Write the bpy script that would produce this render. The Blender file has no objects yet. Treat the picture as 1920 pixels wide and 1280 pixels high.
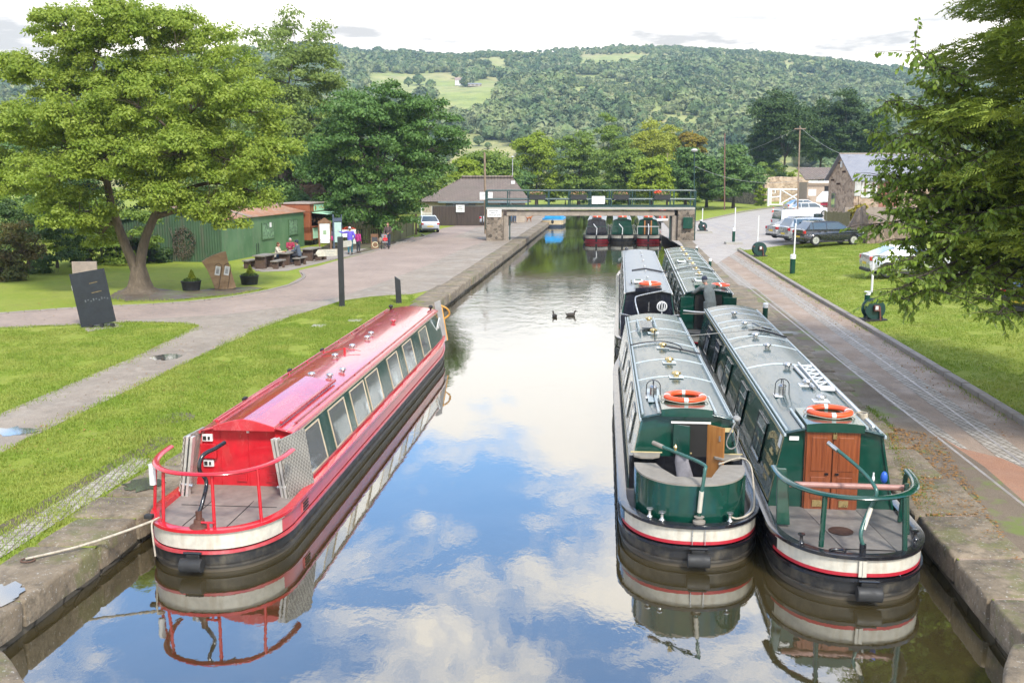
import bpy, bmesh, math, random
import numpy as np
from mathutils import Vector, Matrix, Euler, noise
from mathutils.geometry import tessellate_polygon
PI = math.pi
random.seed(7)
scene = bpy.context.scene
COL = scene.collection

# ------------------------------------------------------------------ camera
F, YH, ZC = 1867.0, 322.0, 5.6
PITCH = math.atan((640 - YH) / F)
_c, _s = math.cos(PITCH), math.sin(PITCH)
cam_d = bpy.data.cameras.new('camera'); cam = bpy.data.objects.new('camera', cam_d); COL.objects.link(cam)
cam_d.sensor_width = 36; cam_d.lens = F / 1920 * 36; cam_d.clip_start = 0.1; cam_d.clip_end = 6000
cam.location = (0, 0, ZC); cam.rotation_euler = (PI / 2 - PITCH, 0, 0)
scene.camera = cam

def P(px, py, z=0.45):
    """where the line of sight through a photo point meets the level z"""
    a = (px - 960) / F; b = (640 - py) / F
    t = (z - ZC) / (-_s + b * _c)
    return Vector((a * t, (_c + b * _s) * t, z))
def PY(px, py, Y):
    a = (px - 960) / F; b = (640 - py) / F
    t = Y / (_c + b * _s)
    return Vector((a * t, Y, ZC + (-_s + b * _c) * t))

# ------------------------------------------------------------------ materials
def lin(c):
    return tuple((v / 255 / 12.92 if v / 255 <= .04045 else ((v / 255 + .055) / 1.055) ** 2.4) for v in c)
class NT:
    def __init__(s, name):
        s.m = bpy.data.materials.new(name); s.m.use_nodes = True
        s.t = s.m.node_tree; s.n = s.t.nodes; s.p = s.n['Principled BSDF']
        s.out = s.n['Material Output']; s._co = None
    def new(s, typ, **kw):
        n = s.n.new(typ)
        for k, v in kw.items():
            if k.startswith('i_'):
                n.inputs[k[2:].replace('_', ' ')].default_value = v
            else: setattr(n, k, v)
        return n
    def link(s, a, b): s.t.links.new(a, b)
    def co(s, scale=(1, 1, 1), rot=(0, 0, 0), gen='Object'):
        if s._co is None: s._co = s.new('ShaderNodeTexCoord')
        mp = s.new('ShaderNodeMapping'); mp.inputs['Scale'].default_value = scale; mp.inputs['Rotation'].default_value = rot
        s.link(s._co.outputs[gen], mp.inputs[0]); return mp.outputs[0]
    def noise(s, sc, det=4, rough=.55, vec=None, dist=0):
        n = s.new('ShaderNodeTexNoise'); n.inputs['Scale'].default_value = sc; n.inputs['Detail'].default_value = det
        n.inputs['Roughness'].default_value = rough; n.inputs['Distortion'].default_value = dist
        s.link(vec if vec else s.co(), n.inputs['Vector']); return n.outputs[0]
    def voro(s, sc, vec=None, feat='F1', out='Distance'):
        n = s.new('ShaderNodeTexVoronoi'); n.feature = feat; n.inputs['Scale'].default_value = sc
        s.link(vec if vec else s.co(), n.inputs['Vector']); return n.outputs[out]
    def ramp(s, fac, stops):
        n = s.new('ShaderNodeValToRGB'); e = n.color_ramp.elements
        while len(e) < len(stops): e.new(.5)
        for i, (p, c) in enumerate(stops):
            e[i].position = p; e[i].color = (tuple(c) + (1,)) if not isinstance(c, (int, float)) else (c, c, c, 1)
        s.link(fac, n.inputs[0]); return n.outputs[0]
    def mix(s, fac, a, b, typ='MIX'):
        n = s.new('ShaderNodeMix'); n.data_type = 'RGBA'; n.blend_type = typ
        if isinstance(fac, (int, float)): n.inputs[0].default_value = fac
        else: s.link(fac, n.inputs[0])
        for i, v in ((6, a), (7, b)):
            if isinstance(v, tuple): n.inputs[i].default_value = v + (1,) if len(v) == 3 else v
            else: s.link(v, n.inputs[i])
        return n.outputs[2]
    def math(s, op, a, b=None):
        n = s.new('ShaderNodeMath'); n.operation = op
        for i, v in enumerate((a, b)):
            if v is None: continue
            if isinstance(v, (int, float)): n.inputs[i].default_value = v
            else: s.link(v, n.inputs[i])
        return n.outputs[0]
    def bump(s, h, st=.3, d=.02, chain=None):
        n = s.new('ShaderNodeBump'); n.inputs['Strength'].default_value = st; n.inputs['Distance'].default_value = d
        s.link(h, n.inputs['Height'])
        if chain: s.link(chain, n.inputs['Normal'])
        return n.outputs[0]
    def fin(s, col=None, rough=.6, nrm=None, **kw):
        p = s.p
        if col is not None:
            if isinstance(col, tuple): p.inputs['Base Color'].default_value = col + (1,)
            else: s.link(col, p.inputs['Base Color'])
        if isinstance(rough, (int, float)): p.inputs['Roughness'].default_value = rough
        else: s.link(rough, p.inputs['Roughness'])
        if nrm: s.link(nrm, p.inputs['Normal'])
        for k, v in kw.items(): p.inputs[k.replace('_', ' ')].default_value = v
        return s.m

MATS = {}
def M_plain(name, col, rough=.5, var=.25, sc=6, bump=.15, bsc=40, metal=0, coat=0, spec=.5):
    """a paint or solid with blotches of wear and a fine bump"""
    if name in MATS: return MATS[name]
    t = NT(name); n = t.noise(sc, 5, .6); c = tuple(col)
    d = tuple(v * (1 - var) for v in c); l = tuple(min(1, v * (1 + var * .6)) for v in c)
    cc = t.ramp(n, [(.3, d), (.7, l)])
    b = t.bump(t.noise(bsc, 3), bump, .004) if bump else None
    r = t.ramp(t.noise(sc * 2.3, 3), [(.3, max(.02, rough - .1)), (.7, min(1, rough + .12))])
    MATS[name] = t.fin(cc, r, b, Metallic=metal, Coat_Weight=coat, Specular_IOR_Level=spec); return t.m
def M_grime(name, col, dirt_or_sheen=(.10, .085, .06), rough=.35, amount=.55, sc=2.5, streak=True, coat=0, stretch=(1, 1, .35)):
    """paint with streaks of dirt and rust of their own shape"""
    if name in MATS: return MATS[name]
    t = NT(name); v = t.co(stretch if streak else (1, 1, 1))
    n = t.noise(sc * 3, 8, .7, v); n2 = t.noise(sc, 4, .5)
    f = t.math('MULTIPLY', t.ramp(n, [(.48, 0.0), (.72, 1.0)]), t.ramp(n2, [(.35, .15), (.65, amount)]))
    base = t.ramp(t.noise(sc * 6, 3), [(.3, tuple(x * .85 for x in col)), (.7, tuple(min(1, x * 1.1) for x in col))])
    cc = t.mix(f, base, tuple(dirt_or_sheen))
    MATS[name] = t.fin(cc, t.math('ADD', t.math('MULTIPLY', f, .4), rough), t.bump(n, .12, .004), Coat_Weight=coat); return t.m
def M_grass(name, a=(.225, .29, .028), b=(.11, .165, .018), c=(.32, .32, .07), bare=None):
    t = NT(name)
    n1 = t.noise(.45, 4, .6); n2 = t.noise(3.0, 4, .6); n3 = t.noise(45, 3, .7); n4 = t.noise(.12, 3)
    k = t.mix(t.ramp(n1, [(.35, 0.), (.65, 1.)]), a, c)
    k = t.mix(t.ramp(n2, [(.45, 0.), (.75, .55)]), k, b)
    k = t.mix(t.ramp(n4, [(.45, 0.), (.7, .35)]), k, tuple(x * .75 for x in a))
    k = t.mix(.55, k, t.ramp(n3, [(.3, tuple(x * .45 for x in b)), (.5, a), (.72, c)]))
    k = t.mix(t.ramp(t.noise(.9, 7, .75, t.co((1, 1, 1), (.3, 0, 1))), [(.56, 0.), (.66, .5)]), k, (.17, .15, .06))
    if bare: k = t.mix(t.ramp(t.noise(.8, 5, .7), [(.5, 0.), (.62, bare[0])]), k, bare[1])
    nb = t.bump(n3, .9, .03, t.bump(t.noise(9, 4), .5, .05))
    return t.fin(k, .85, nb, Specular_IOR_Level=.2)
def M_leaf(name, a, b, c, rough=.55, trans=.35, nsc=1.2):
    """leaf faces: colour varies per clump of leaves by a solid noise and per leaf by a fine one"""
    t = NT(name)
    n1 = t.noise(nsc, 3); n2 = t.noise(17, 2)
    k = t.mix(t.ramp(n1, [(.35, 0.), (.65, 1.)]), tuple(a), tuple(b))
    k = t.mix(t.ramp(n2, [(.45, 0.), (.7, .8)]), k, tuple(c))
    t.fin(k, rough, Specular_IOR_Level=.35)
    tr = t.new('ShaderNodeBsdfTranslucent'); t.link(k, tr.inputs[0])
    mx = t.new('ShaderNodeMixShader'); mx.inputs[0].default_value = trans
    t.link(t.p.outputs[0], mx.inputs[1]); t.link(tr.outputs[0], mx.inputs[2]); t.link(mx.outputs[0], t.out.inputs[0])
    return t.m
def M_stone(name, a, b, mortar, sc=2.2, squash=(1, 1, 1.6), bump=.8, rough=.85):
    t = NT(name); v = t.co(squash)
    nv = t.new('ShaderNodeTexNoise'); nv.inputs['Scale'].default_value = 3; t.link(v, nv.inputs['Vector'])
    vv = t.new('ShaderNodeMix'); vv.data_type = 'VECTOR'; vv.inputs[0].default_value = .12
    t.link(v, vv.inputs[4]); t.link(nv.outputs['Color'], vv.inputs[5]); v = vv.outputs[1]
    e = t.voro(sc, v, 'DISTANCE_TO_EDGE'); cid = t.voro(sc, v, 'F1', 'Color')
    bw = t.new('ShaderNodeRGBToBW'); t.link(cid, bw.inputs[0])
    k = t.ramp(bw.outputs[0], [(.2, a), (.5, tuple((x + y) / 2 for x, y in zip(a, b))), (.8, b)])
    k = t.mix(t.ramp(t.noise(14, 5, .7), [(.4, .0), (.7, .5)]), k, tuple(x * .5 for x in a))
    g = t.ramp(e, [(.0, 0.), (.07, 1.)])
    k = t.mix(g, tuple(mortar), k)
    return t.fin(k, rough, t.bump(g, bump, .03, t.bump(t.noise(30, 4), .4, .02)))

# ------------------------------------------------------------------ mesh building
class MB:
    def __init__(s): s.v = []; s.f = []; s.mi = []
    def add(s, vs, fs, mi=0, M=None):
        o = len(s.v)
        if M is not None: vs = [M @ Vector(p) for p in vs]
        s.v += [tuple(p) for p in vs]; s.f += [tuple(i + o for i in f) for f in fs]; s.mi += [mi] * len(fs); return s
    def box(s, c, d, mi=0, M=None, rz=0, taper=1.0):
        x, y, z = [k / 2 for k in d]; T = Matrix.Translation(Vector(c)) @ Matrix.Rotation(rz, 4, 'Z')
        if M is not None: T = M @ T
        t = taper
        vs = [(-x, -y, -z), (x, -y, -z), (x, y, -z), (-x, y, -z), (-x * t, -y * t, z), (x * t, -y * t, z), (x * t, y * t, z), (-x * t, y * t, z)]
        return s.add(vs, [(0, 3, 2, 1), (4, 5, 6, 7), (0, 1, 5, 4), (1, 2, 6, 5), (2, 3, 7, 6), (3, 0, 4, 7)], mi, T)
    def tube(s, pts, r, n=8, mi=0, M=None, closed=False, caps=True, flat=1.0):
        pts = [Vector(p) for p in pts]; L = len(pts)
        rr = r if isinstance(r, (list, tuple)) else [r] * L
        vs, fs = [], []; up0 = Vector((0, 0, 1)); pu = None
        for i, p in enumerate(pts):
            if closed: d = pts[(i + 1) % L] - pts[i - 1]
            else: d = pts[min(i + 1, L - 1)] - pts[max(i - 1, 0)]
            if d.length < 1e-9: d = Vector((0, 0, 1))
            d.normalize()
            u = (up0 if abs(d.z) < .95 else Vector((0, 1, 0))) if pu is None else pu
            a = u.cross(d)
            if a.length < 1e-4: a = Vector((1, 0, 0)).cross(d)
            a.normalize(); b = d.cross(a); pu = b
            for k in range(n):
                w = 2 * PI * k / n; vs.append(p + (a * math.cos(w) + b * math.sin(w) * flat) * rr[i])
        for i in range(L if closed else L - 1):
            j = (i + 1) % L
            for k in range(n):
                q = (k + 1) % n; fs.append((i * n + k, i * n + q, j * n + q, j * n + k))
        if caps and not closed: fs += [tuple(reversed(range(n))), tuple((L - 1) * n + k for k in range(n))]
        return s.add(vs, fs, mi, M)
    def lathe(s, prof, n=16, c=(0, 0, 0), mi=0, M=None, axis='Z'):
        vs, fs = [], []
        for (r, z) in prof:
            for k in range(n):
                w = 2 * PI * k / n; x, y = r * math.cos(w), r * math.sin(w)
                q = (x, y, z) if axis == 'Z' else ((z, x, y) if axis == 'X' else (x, z, y))
                vs.append((q[0] + c[0], q[1] + c[1], q[2] + c[2]))
        for i in range(len(prof) - 1):
            for k in range(n):
                q = (k + 1) % n; f = (i * n + k, i * n + q, (i + 1) * n + q, (i + 1) * n + k)
                fs.append(f if axis != 'Y' else f[::-1])
        if prof[0][0] > 1e-6: fs.append(tuple(reversed(range(n))))
        if prof[-1][0] > 1e-6: fs.append(tuple((len(prof) - 1) * n + k for k in range(n)))
        return s.add(vs, fs, mi, M)
    def ell(s, c, r, n=10, m=7, mi=0, M=None):
        if isinstance(r, (int, float)): r = (r, r, r)
        vs, fs = [], []
        for j in range(m + 1):
            ph = PI * j / m - PI / 2
            for k in range(n):
                w = 2 * PI * k / n
                vs.append((c[0] + r[0] * math.cos(ph) * math.cos(w), c[1] + r[1] * math.cos(ph) * math.sin(w), c[2] + r[2] * math.sin(ph)))
        for j in range(m):
            for k in range(n):
                q = (k + 1) % n; fs.append((j * n + k, j * n + q, (j + 1) * n + q, (j + 1) * n + k))
        return s.add(vs, fs, mi, M)
    def prism(s, poly, a, b, plane='XZ', mi=0, M=None, smi=None):
        """2D outline extruded; plane XZ is extruded along y from a to b, XY along z, YZ along x"""
        def p3(u, v, w): return {'XZ': (u, w, v), 'XY': (u, v, w), 'YZ': (w, u, v)}[plane]
        n = len(poly); vs = [p3(u, v, a) for u, v in poly] + [p3(u, v, b) for u, v in poly]
        tri = tessellate_polygon([[Vector((u, v, 0)) for u, v in poly]])
        fs = [tuple(t) for t in tri] + [tuple(i + n for i in t[::-1]) for t in tri]
        s.add(vs, fs, mi, M)
        return s.add(vs, [(i, (i + 1) % n, (i + 1) % n + n, i + n) for i in range(n)], mi if smi is None else smi, M)
    def quad(s, a, b, c, d, mi=0, M=None): return s.add([a, b, c, d], [(0, 1, 2, 3)], mi, M)
    def slab(s, a, b, c, d, th, mi=0, M=None):
        """thin solid plate on the quad a b c d"""
        a, b, c, d = map(Vector, (a, b, c, d)); n = (b - a).cross(d - a).normalized() * th
        return s.add([a, b, c, d, a + n, b + n, c + n, d + n], [(3, 2, 1, 0), (4, 5, 6, 7), (0, 1, 5, 4), (1, 2, 6, 5), (2, 3, 7, 6), (3, 0, 4, 7)], mi, M)
    def build(s, name, mats, parent=None, smooth=None, bevel=0, recalc=True, seg=2):
        me = bpy.data.meshes.new(name); me.from_pydata(s.v, [], s.f)
        if not isinstance(mats, (list, tuple)): mats = [mats]
        for m in mats: me.materials.append(m)
        if len(mats) > 1: me.polygons.foreach_set('material_index', s.mi)
        if recalc:
            bm = bmesh.new(); bm.from_mesh(me); bmesh.ops.remove_doubles(bm, verts=bm.verts, dist=1e-5)
            bmesh.ops.recalc_face_normals(bm, faces=bm.faces); bm.to_mesh(me); bm.free()
        if smooth:
            me.polygons.foreach_set('use_smooth', [True] * len(me.polygons)); me.set_sharp_from_angle(angle=math.radians(smooth))
        me.update()
        o = bpy.data.objects.new(name, me); COL.objects.link(o)
        if parent: o.parent = parent
        if bevel:
            b = o.modifiers.new('b', 'BEVEL'); b.width = bevel; b.segments = seg; b.limit_method = 'ANGLE'; b.angle_limit = math.radians(40)
        return o

def tag(o, label=None, cat=None, group=None, kind=None):
    if label: o['label'] = label
    if cat: o['category'] = cat
    if group: o['group'] = group
    if kind: o['kind'] = kind
    return o
def thing(name, label, cat, loc=(0, 0, 0), rz=0, group=None):
    o = bpy.data.objects.new(name, None); COL.objects.link(o); o.empty_display_size = .2
    o.location = loc; o.rotation_euler = (0, 0, rz); return tag(o, label, cat, group)
def copy_tree(o, parent=None, loc=None, rz=None, label=None):
    c = o.copy(); COL.objects.link(c); c.parent = parent
    if parent is None:
        if loc is not None: c.location = loc
        if rz is not None: c.rotation_euler = (0, 0, rz)
        if label: c['label'] = label
    for ch in [x for x in COL.objects if x.parent == o]:
        copy_tree(ch, c)
    return c
def struct(o, cat='ground'):
    o['kind'] = 'structure'; return o
def text_mesh(txt, size, mat, parent, M, name='lettering', extrude=.002, align='CENTER'):
    cu = bpy.data.curves.new('txt', 'FONT'); cu.body = txt; cu.size = size; cu.extrude = extrude; cu.align_x = align; cu.align_y = 'CENTER'
    o = bpy.data.objects.new('txt', cu); COL.objects.link(o)
    dg = bpy.context.evaluated_depsgraph_get(); me = bpy.data.meshes.new_from_object(o.evaluated_get(dg))
    bpy.data.objects.remove(o); bpy.data.curves.remove(cu)
    me.materials.clear(); me.materials.append(mat); me.transform(M); me.name = name
    o = bpy.data.objects.new(name, me); COL.objects.link(o)
    if parent: o.parent = parent
    return o
def bake(o):
    """apply an object's modifiers to its mesh"""
    dg = bpy.context.evaluated_depsgraph_get(); dg.update()
    me = bpy.data.meshes.new_from_object(o.evaluated_get(dg)); old = o.data; o.modifiers.clear(); o.data = me; me.name = o.name
    bpy.data.meshes.remove(old); return o
def np_mesh(name, verts, faces, mat, parent=None, smooth=False):
    """verts (N,3), faces (M,k) numpy arrays"""
    me = bpy.data.meshes.new(name); nv, nf, k = len(verts), len(faces), faces.shape[1]
    me.vertices.add(nv); me.vertices.foreach_set('co', verts.astype(np.float32).ravel())
    me.loops.add(nf * k); me.loops.foreach_set('vertex_index', faces.astype(np.int32).ravel())
    me.polygons.add(nf); me.polygons.foreach_set('loop_start', np.arange(0, nf * k, k, dtype=np.int32))
    if smooth: me.polygons.foreach_set('use_smooth', np.ones(nf, dtype=bool))
    me.materials.append(mat); me.update(calc_edges=True); me.validate()
    o = bpy.data.objects.new(name, me); COL.objects.link(o)
    if parent: o.parent = parent
    return o
# ------------------------------------------------------------------ sky, sun, view
SUN_EL, SUN_AZ = math.radians(46), math.radians(158)    # azimuth clockwise from +Y (the way the camera looks)
w = bpy.data.worlds.new('World'); scene.world = w; w.use_nodes = True
wt = w.node_tree; wn = wt.nodes; wl = wt.links
bg = wn['Background']
sky = wn.new('ShaderNodeTexSky'); sky.sky_type = 'NISHITA'; sky.sun_disc = False
sky.sun_elevation = SUN_EL; sky.sun_rotation = SUN_AZ; sky.air_density = 1.0; sky.dust_density = .6; sky.ozone_density = 1.6
tc = wn.new('ShaderNodeTexCoord')
sep = wn.new('ShaderNodeSeparateXYZ'); wl.new(tc.outputs['Generated'], sep.inputs[0])
def wm(op, a, b=None, c=None):
    n = wn.new('ShaderNodeMath'); n.operation = op
    for i, v in enumerate((a, b, c)):
        if v is None: continue
        if isinstance(v, (int, float)): n.inputs[i].default_value = v
        else: wl.new(v, n.inputs[i])
    return n.outputs[0]
zz = wm('MAXIMUM', sep.outputs[2], 0.0); zd = wm('ADD', zz, .10)
cx = wm('DIVIDE', sep.outputs[0], zd); cy = wm('DIVIDE', sep.outputs[1], zd)
cmb = wn.new('ShaderNodeCombineXYZ'); wl.new(cx, cmb.inputs[0]); wl.new(cy, cmb.inputs[1])
def wnoise(sc, det, rough, off=(0, 0, 0), dist=0):
    mp = wn.new('ShaderNodeMapping'); mp.inputs['Location'].default_value = off; wl.new(cmb.outputs[0], mp.inputs[0])
    n = wn.new('ShaderNodeTexNoise'); n.inputs['Scale'].default_value = sc; n.inputs['Detail'].default_value = det
    n.inputs['Roughness'].default_value = rough; n.inputs['Distortion'].default_value = dist
    wl.new(mp.outputs[0], n.inputs['Vector']); return n.outputs[0]
def wramp(fac, stops):
    n = wn.new('ShaderNodeValToRGB'); e = n.color_ramp.elements
    while len(e) < len(stops): e.new(.5)
    for i, (p, c) in enumerate(stops): e[i].position = p; e[i].color = (c, c, c, 1) if isinstance(c, (int, float)) else tuple(c) + (1,)
    wl.new(fac, n.inputs[0]); return n.outputs[0]
big = wm('ADD', wm('MULTIPLY', wnoise(1.05, 4, .5, (3.1, 1.2, 0), .25), .5), wm('MULTIPLY', wnoise(2.6, 12, .66, (1.1, 4.2, 0), .5), .5))
# cloud cover grows towards the horizon (all cloud below about 11 degrees) and thins higher up
cover = wramp(zz, [(.0, .95), (.12, .55), (.17, .22), (.24, .04), (.33, -.02), (.48, .05), (.6, .0)])
clump = wm('ADD', wm('MULTIPLY', big, 1.0), cover)
mask = wramp(clump, [(.49, 0.), (.53, .6), (.575, 1.)])
shade = wramp(wnoise(1.6, 6, .55, (7, 3, 2)), [(.37, .32), (.56, 1.0)])
shade = wm('MAXIMUM', shade, wramp(zz, [(.12, 0.), (.17, .96)]))
cloudc = wn.new('ShaderNodeMix'); cloudc.data_type = 'RGBA'; cloudc.blend_type = 'MULTIPLY'; cloudc.inputs[0].default_value = 1
wl.new(shade, cloudc.inputs[7]); cloudc.inputs[6].default_value = (1.10, 1.0, .88, 1)
skym = wn.new('ShaderNodeMix'); skym.data_type = 'RGBA'; skym.blend_type = 'MULTIPLY'; skym.inputs[0].default_value = 1
wl.new(sky.outputs[0], skym.inputs[6]); skym.inputs[7].default_value = (.125, .165, .19, 1)
mixw = wn.new('ShaderNodeMix'); mixw.data_type = 'RGBA'
wl.new(mask, mixw.inputs[0]); wl.new(skym.outputs[2], mixw.inputs[6]); wl.new(cloudc.outputs[2], mixw.inputs[7])
# bright thin cloud ahead, over the valley, the way the camera looks; duller sky behind
ahead = wramp(wm('ADD', wm('MULTIPLY', sep.outputs[1], .5), .5), [(.35, .82), (.95, 1.0)])
wl.new(mixw.outputs[2], bg.inputs[0]); wl.new(wm('MULTIPLY', ahead, 1.5), bg.inputs[1])

sd = bpy.data.lights.new('sun', 'SUN'); sd.energy = 3.0; sd.angle = math.radians(9); sd.color = (1, .95, .86)
sun = bpy.data.objects.new('sun', sd); COL.objects.link(sun)
dirv = Vector((math.sin(SUN_AZ) * math.cos(SUN_EL), math.cos(SUN_AZ) * math.cos(SUN_EL), math.sin(SUN_EL)))
sun.rotation_euler = dirv.to_track_quat('Z', 'Y').to_euler()
vs = scene.view_settings; scene.display_settings.display_device = 'sRGB'
vs.view_transform = 'Standard'; vs.look = 'None'; vs.exposure = .76; vs.gamma = 1; vs.use_curve_mapping = False
scene.render.engine = 'CYCLES'
scene.cycles.max_bounces = 8; scene.cycles.transparent_max_bounces = 8

# ------------------------------------------------------------------ terrain
SK = .1065                                   # the canal runs off to the right: x = u + SK * y
UL, UR = -7.2, 4.65                          # its two walls
GZ = .45
def rise(u):                                 # right bank: flat to the kerb, then a gentle slope up to the car park
    if u <= 8.6: return 0.
    if u >= 15: return .42
    return .42 * (u - 8.6) / 6.4
def gz(x, y): return GZ + rise(x - SK * y)
CE = 150.0                                   # canal end, hidden by the trees

grass_m = M_grass('lawn_grass')
us_l = [UL - d for d in (400, 160, 80, 50, 30, 20, 12, 6, 2, 0)]
us_c = [UL + (UR - UL) * k / 4 for k in range(1, 4)]
us_r = [UR + d for d in (0, 1.5, 2.8, 3.95, 10.35, 14, 20, 30, 45, 80, 160, 400)]
us = us_l + us_c + us_r; nl = len(us_l)
ys = [-25, -5, 10, 20, 30, 40, 50, 60, 70, 80, 90, 105, 120, 135, CE, 170, 200, 260, 330, 420]
g = MB(); nu = len(us)
vv = []
for y in ys:
    for u in us: vv.append((u + SK * y, y, GZ + rise(u)))
ff = []
for j in range(len(ys) - 1):
    for i in range(nu - 1):
        if i >= nl - 1 and i < nl + 3 and ys[j + 1] <= CE: continue
        a = j * nu + i; ff.append((a, a + 1, a + 1 + nu, a + nu))
g.add(vv, ff)
ground = struct(g.build('ground', grass_m, recalc=False))

def patch(name, poly, mat, dz, holes=None):
    """a flat sheet following the ground: the outline is cut where the bank changes slope"""
    bm = bmesh.new(); vs_ = [bm.verts.new((p[0], p[1], 0)) for p in poly]
    tri = tessellate_polygon([[Vector((p[0], p[1], 0)) for p in poly]])
    for t in tri:
        try: bm.faces.new([vs_[i] for i in t])
        except ValueError: pass
    for u in (8.6, 15):
        bmesh.ops.bisect_plane(bm, geom=bm.verts[:] + bm.edges[:] + bm.faces[:], plane_co=(u, 0, 0), plane_no=(1, -SK, 0))
    for v in bm.verts: v.co.z = gz(v.co.x, v.co.y) + dz
    bmesh.ops.recalc_face_normals(bm, faces=bm.faces)
    for f in bm.faces:
        if f.normal.z < 0: f.normal_flip()
    me = bpy.data.meshes.new(name); bm.to_mesh(me); bm.free(); me.materials.append(mat)
    o = bpy.data.objects.new(name, me); COL.objects.link(o); return struct(o)

# surfaces ---------------------------------------------------------
def M_tarmac(name, a, b, patchc, moss=None, fine=90):
    t = NT(name)
    k = t.mix(t.ramp(t.noise(.5, 6, .65), [(.35, 0.), (.65, 1.)]), a, b)
    k = t.mix(t.ramp(t.noise(1.7, 6, .7), [(.52, 0.), (.66, .7)]), k, patchc)
    k = t.mix(t.ramp(t.noise(3.2, 8, .75, t.co((1, .5, 1))), [(.48, 0.), (.6, .55)]), k, tuple(x * .72 for x in a))
    k = t.mix(.5, k, t.ramp(t.noise(fine, 2), [(.3, tuple(x * .5 for x in a)), (.7, tuple(x * 1.5 for x in b))]))
    if moss: k = t.mix(t.ramp(t.noise(1.1, 5, .7), [(.5, 0.), (.6, moss[0])]), k, moss[1])
    return t.fin(k, t.ramp(t.noise(.9, 4), [(.35, .55), (.6, .9)]), t.bump(t.noise(fine, 3), .5, .01, t.bump(t.noise(2, 4), .3, .03)))
path_m = M_tarmac('worn_path', (.17, .135, .105), (.31, .26, .205), (.43, .37, .30))
tow_m = M_tarmac('towpath_tarmac', (.18, .125, .088), (.33, .245, .18), (.41, .32, .24))
redgrit_m = M_tarmac('red_grit', (.27, .13, .075), (.34, .18, .11), (.22, .15, .11))
carpark_m = M_tarmac('car_park_tarmac', (.31, .275, .24), (.37, .33, .29), (.42, .38, .34))
soil_m = M_tarmac('bare_soil', (.075, .055, .038), (.12, .09, .06), (.10, .075, .05), (.7, (.10, .13, .03)))
verge_m = M_tarmac('mossy_verge', (.12, .085, .055), (.17, .13, .09), (.20, .16, .115), (.95, (.13, .16, .035)))
t = NT('brick_paving')
br = t.new('ShaderNodeTexBrick'); br.offset = .5; br.inputs['Scale'].default_value = 1; br.inputs['Brick Width'].default_value = .21; br.inputs['Row Height'].default_value = .105
br.inputs['Mortar Size'].default_value = .008; br.inputs['Color1'].default_value = (.32, .235, .185, 1); br.inputs['Color2'].default_value = (.26, .195, .16, 1); br.inputs['Mortar'].default_value = (.13, .11, .095, 1)
t.link(t.co((1, 1, 1), (0, 0, .75)), br.inputs['Vector'])
k = t.mix(t.ramp(t.noise(.35, 5, .6), [(.35, 0.), (.7, .6)]), br.outputs[0], (.40, .31, .25))
k = t.mix(t.ramp(t.noise(2.5, 5, .7), [(.5, 0.), (.7, .45)]), k, (.17, .14, .125))
brick_m = t.fin(k, .8, t.bump(br.outputs[1], .3, -.01, t.bump(t.noise(60, 3), .3, .01)))

# brick-paved road coming round from the left and going past the kiosk
G = lambda pts, z=GZ: [tuple(P(x, y, z))[:2] for x, y in pts]
road = G([(-300, 612), (-100, 600), (0, 588), (150, 577), (300, 570), (400, 561), (480, 549), (540, 533), (566, 519), (560, 507), (600, 498), (640, 486), (700, 472), (740, 458), (775, 446), (800, 441), (830, 428), (856, 423), (905, 421)])
road += G([(912, 423), (912, 452), (860, 470), (800, 498), (740, 521), (690, 540), (640, 556), (560, 572), (420, 590), (300, 597), (150, 606), (0, 614), (-300, 640)])
patch('brick_road', road, brick_m, .006)
# grey tarmac between the brick road and the coping, branching to the worn path on the left
tp = [(UL - .9 + SK * y, y) for y in (140, 100, 76, 60, 50, 44)] + G([(765, 553)]) + \
     G([(745, 553), (700, 556), (640, 564), (560, 590), (490, 615), (300, 704), (150, 775), (0, 850), (-200, 940), (-200, 850), (0, 776), (150, 712), (250, 670), (330, 632), (372, 611), (340, 606), (240, 604), (150, 609), (0, 616)])
tp += G([(150, 606), (300, 597), (420, 590), (560, 572), (640, 556), (690, 540), (740, 521), (800, 498), (860, 470), (912, 452)]) + [(UL - 3.2 + SK * 77.5, 77.5), (UL - 6 + SK * 80, 80), (UL - 6 + SK * 100, 100), (UL - 5 + SK * 140, 140)]
patch('path', tp, path_m, .011)
# soil and sparse grass under the ash tree, kiosk yard
patch('tree_soil', G([(215, 548), (250, 541), (300, 541), (345, 546), (400, 541), (470, 537), (500, 541), (440, 553), (330, 563), (235, 566), (200, 560)]), soil_m, .004)
patch('yard_soil', G([(600, 490), (590, 470), (620, 455), (700, 455), (760, 446), (775, 445), (740, 457), (700, 471), (640, 485)]), soil_m, .004)
patch('kiosk_concrete', G([(455, 499), (460, 490), (520, 485), (690, 465), (640, 484), (540, 508), (490, 510)]), M_plain('yard_slab', (.28, .24, .20), .8, .2, 3), .009)
patch('board_slab', G([(150, 612), (215, 606), (232, 612), (165, 622)]), MATS['yard_slab'], .012)
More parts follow.
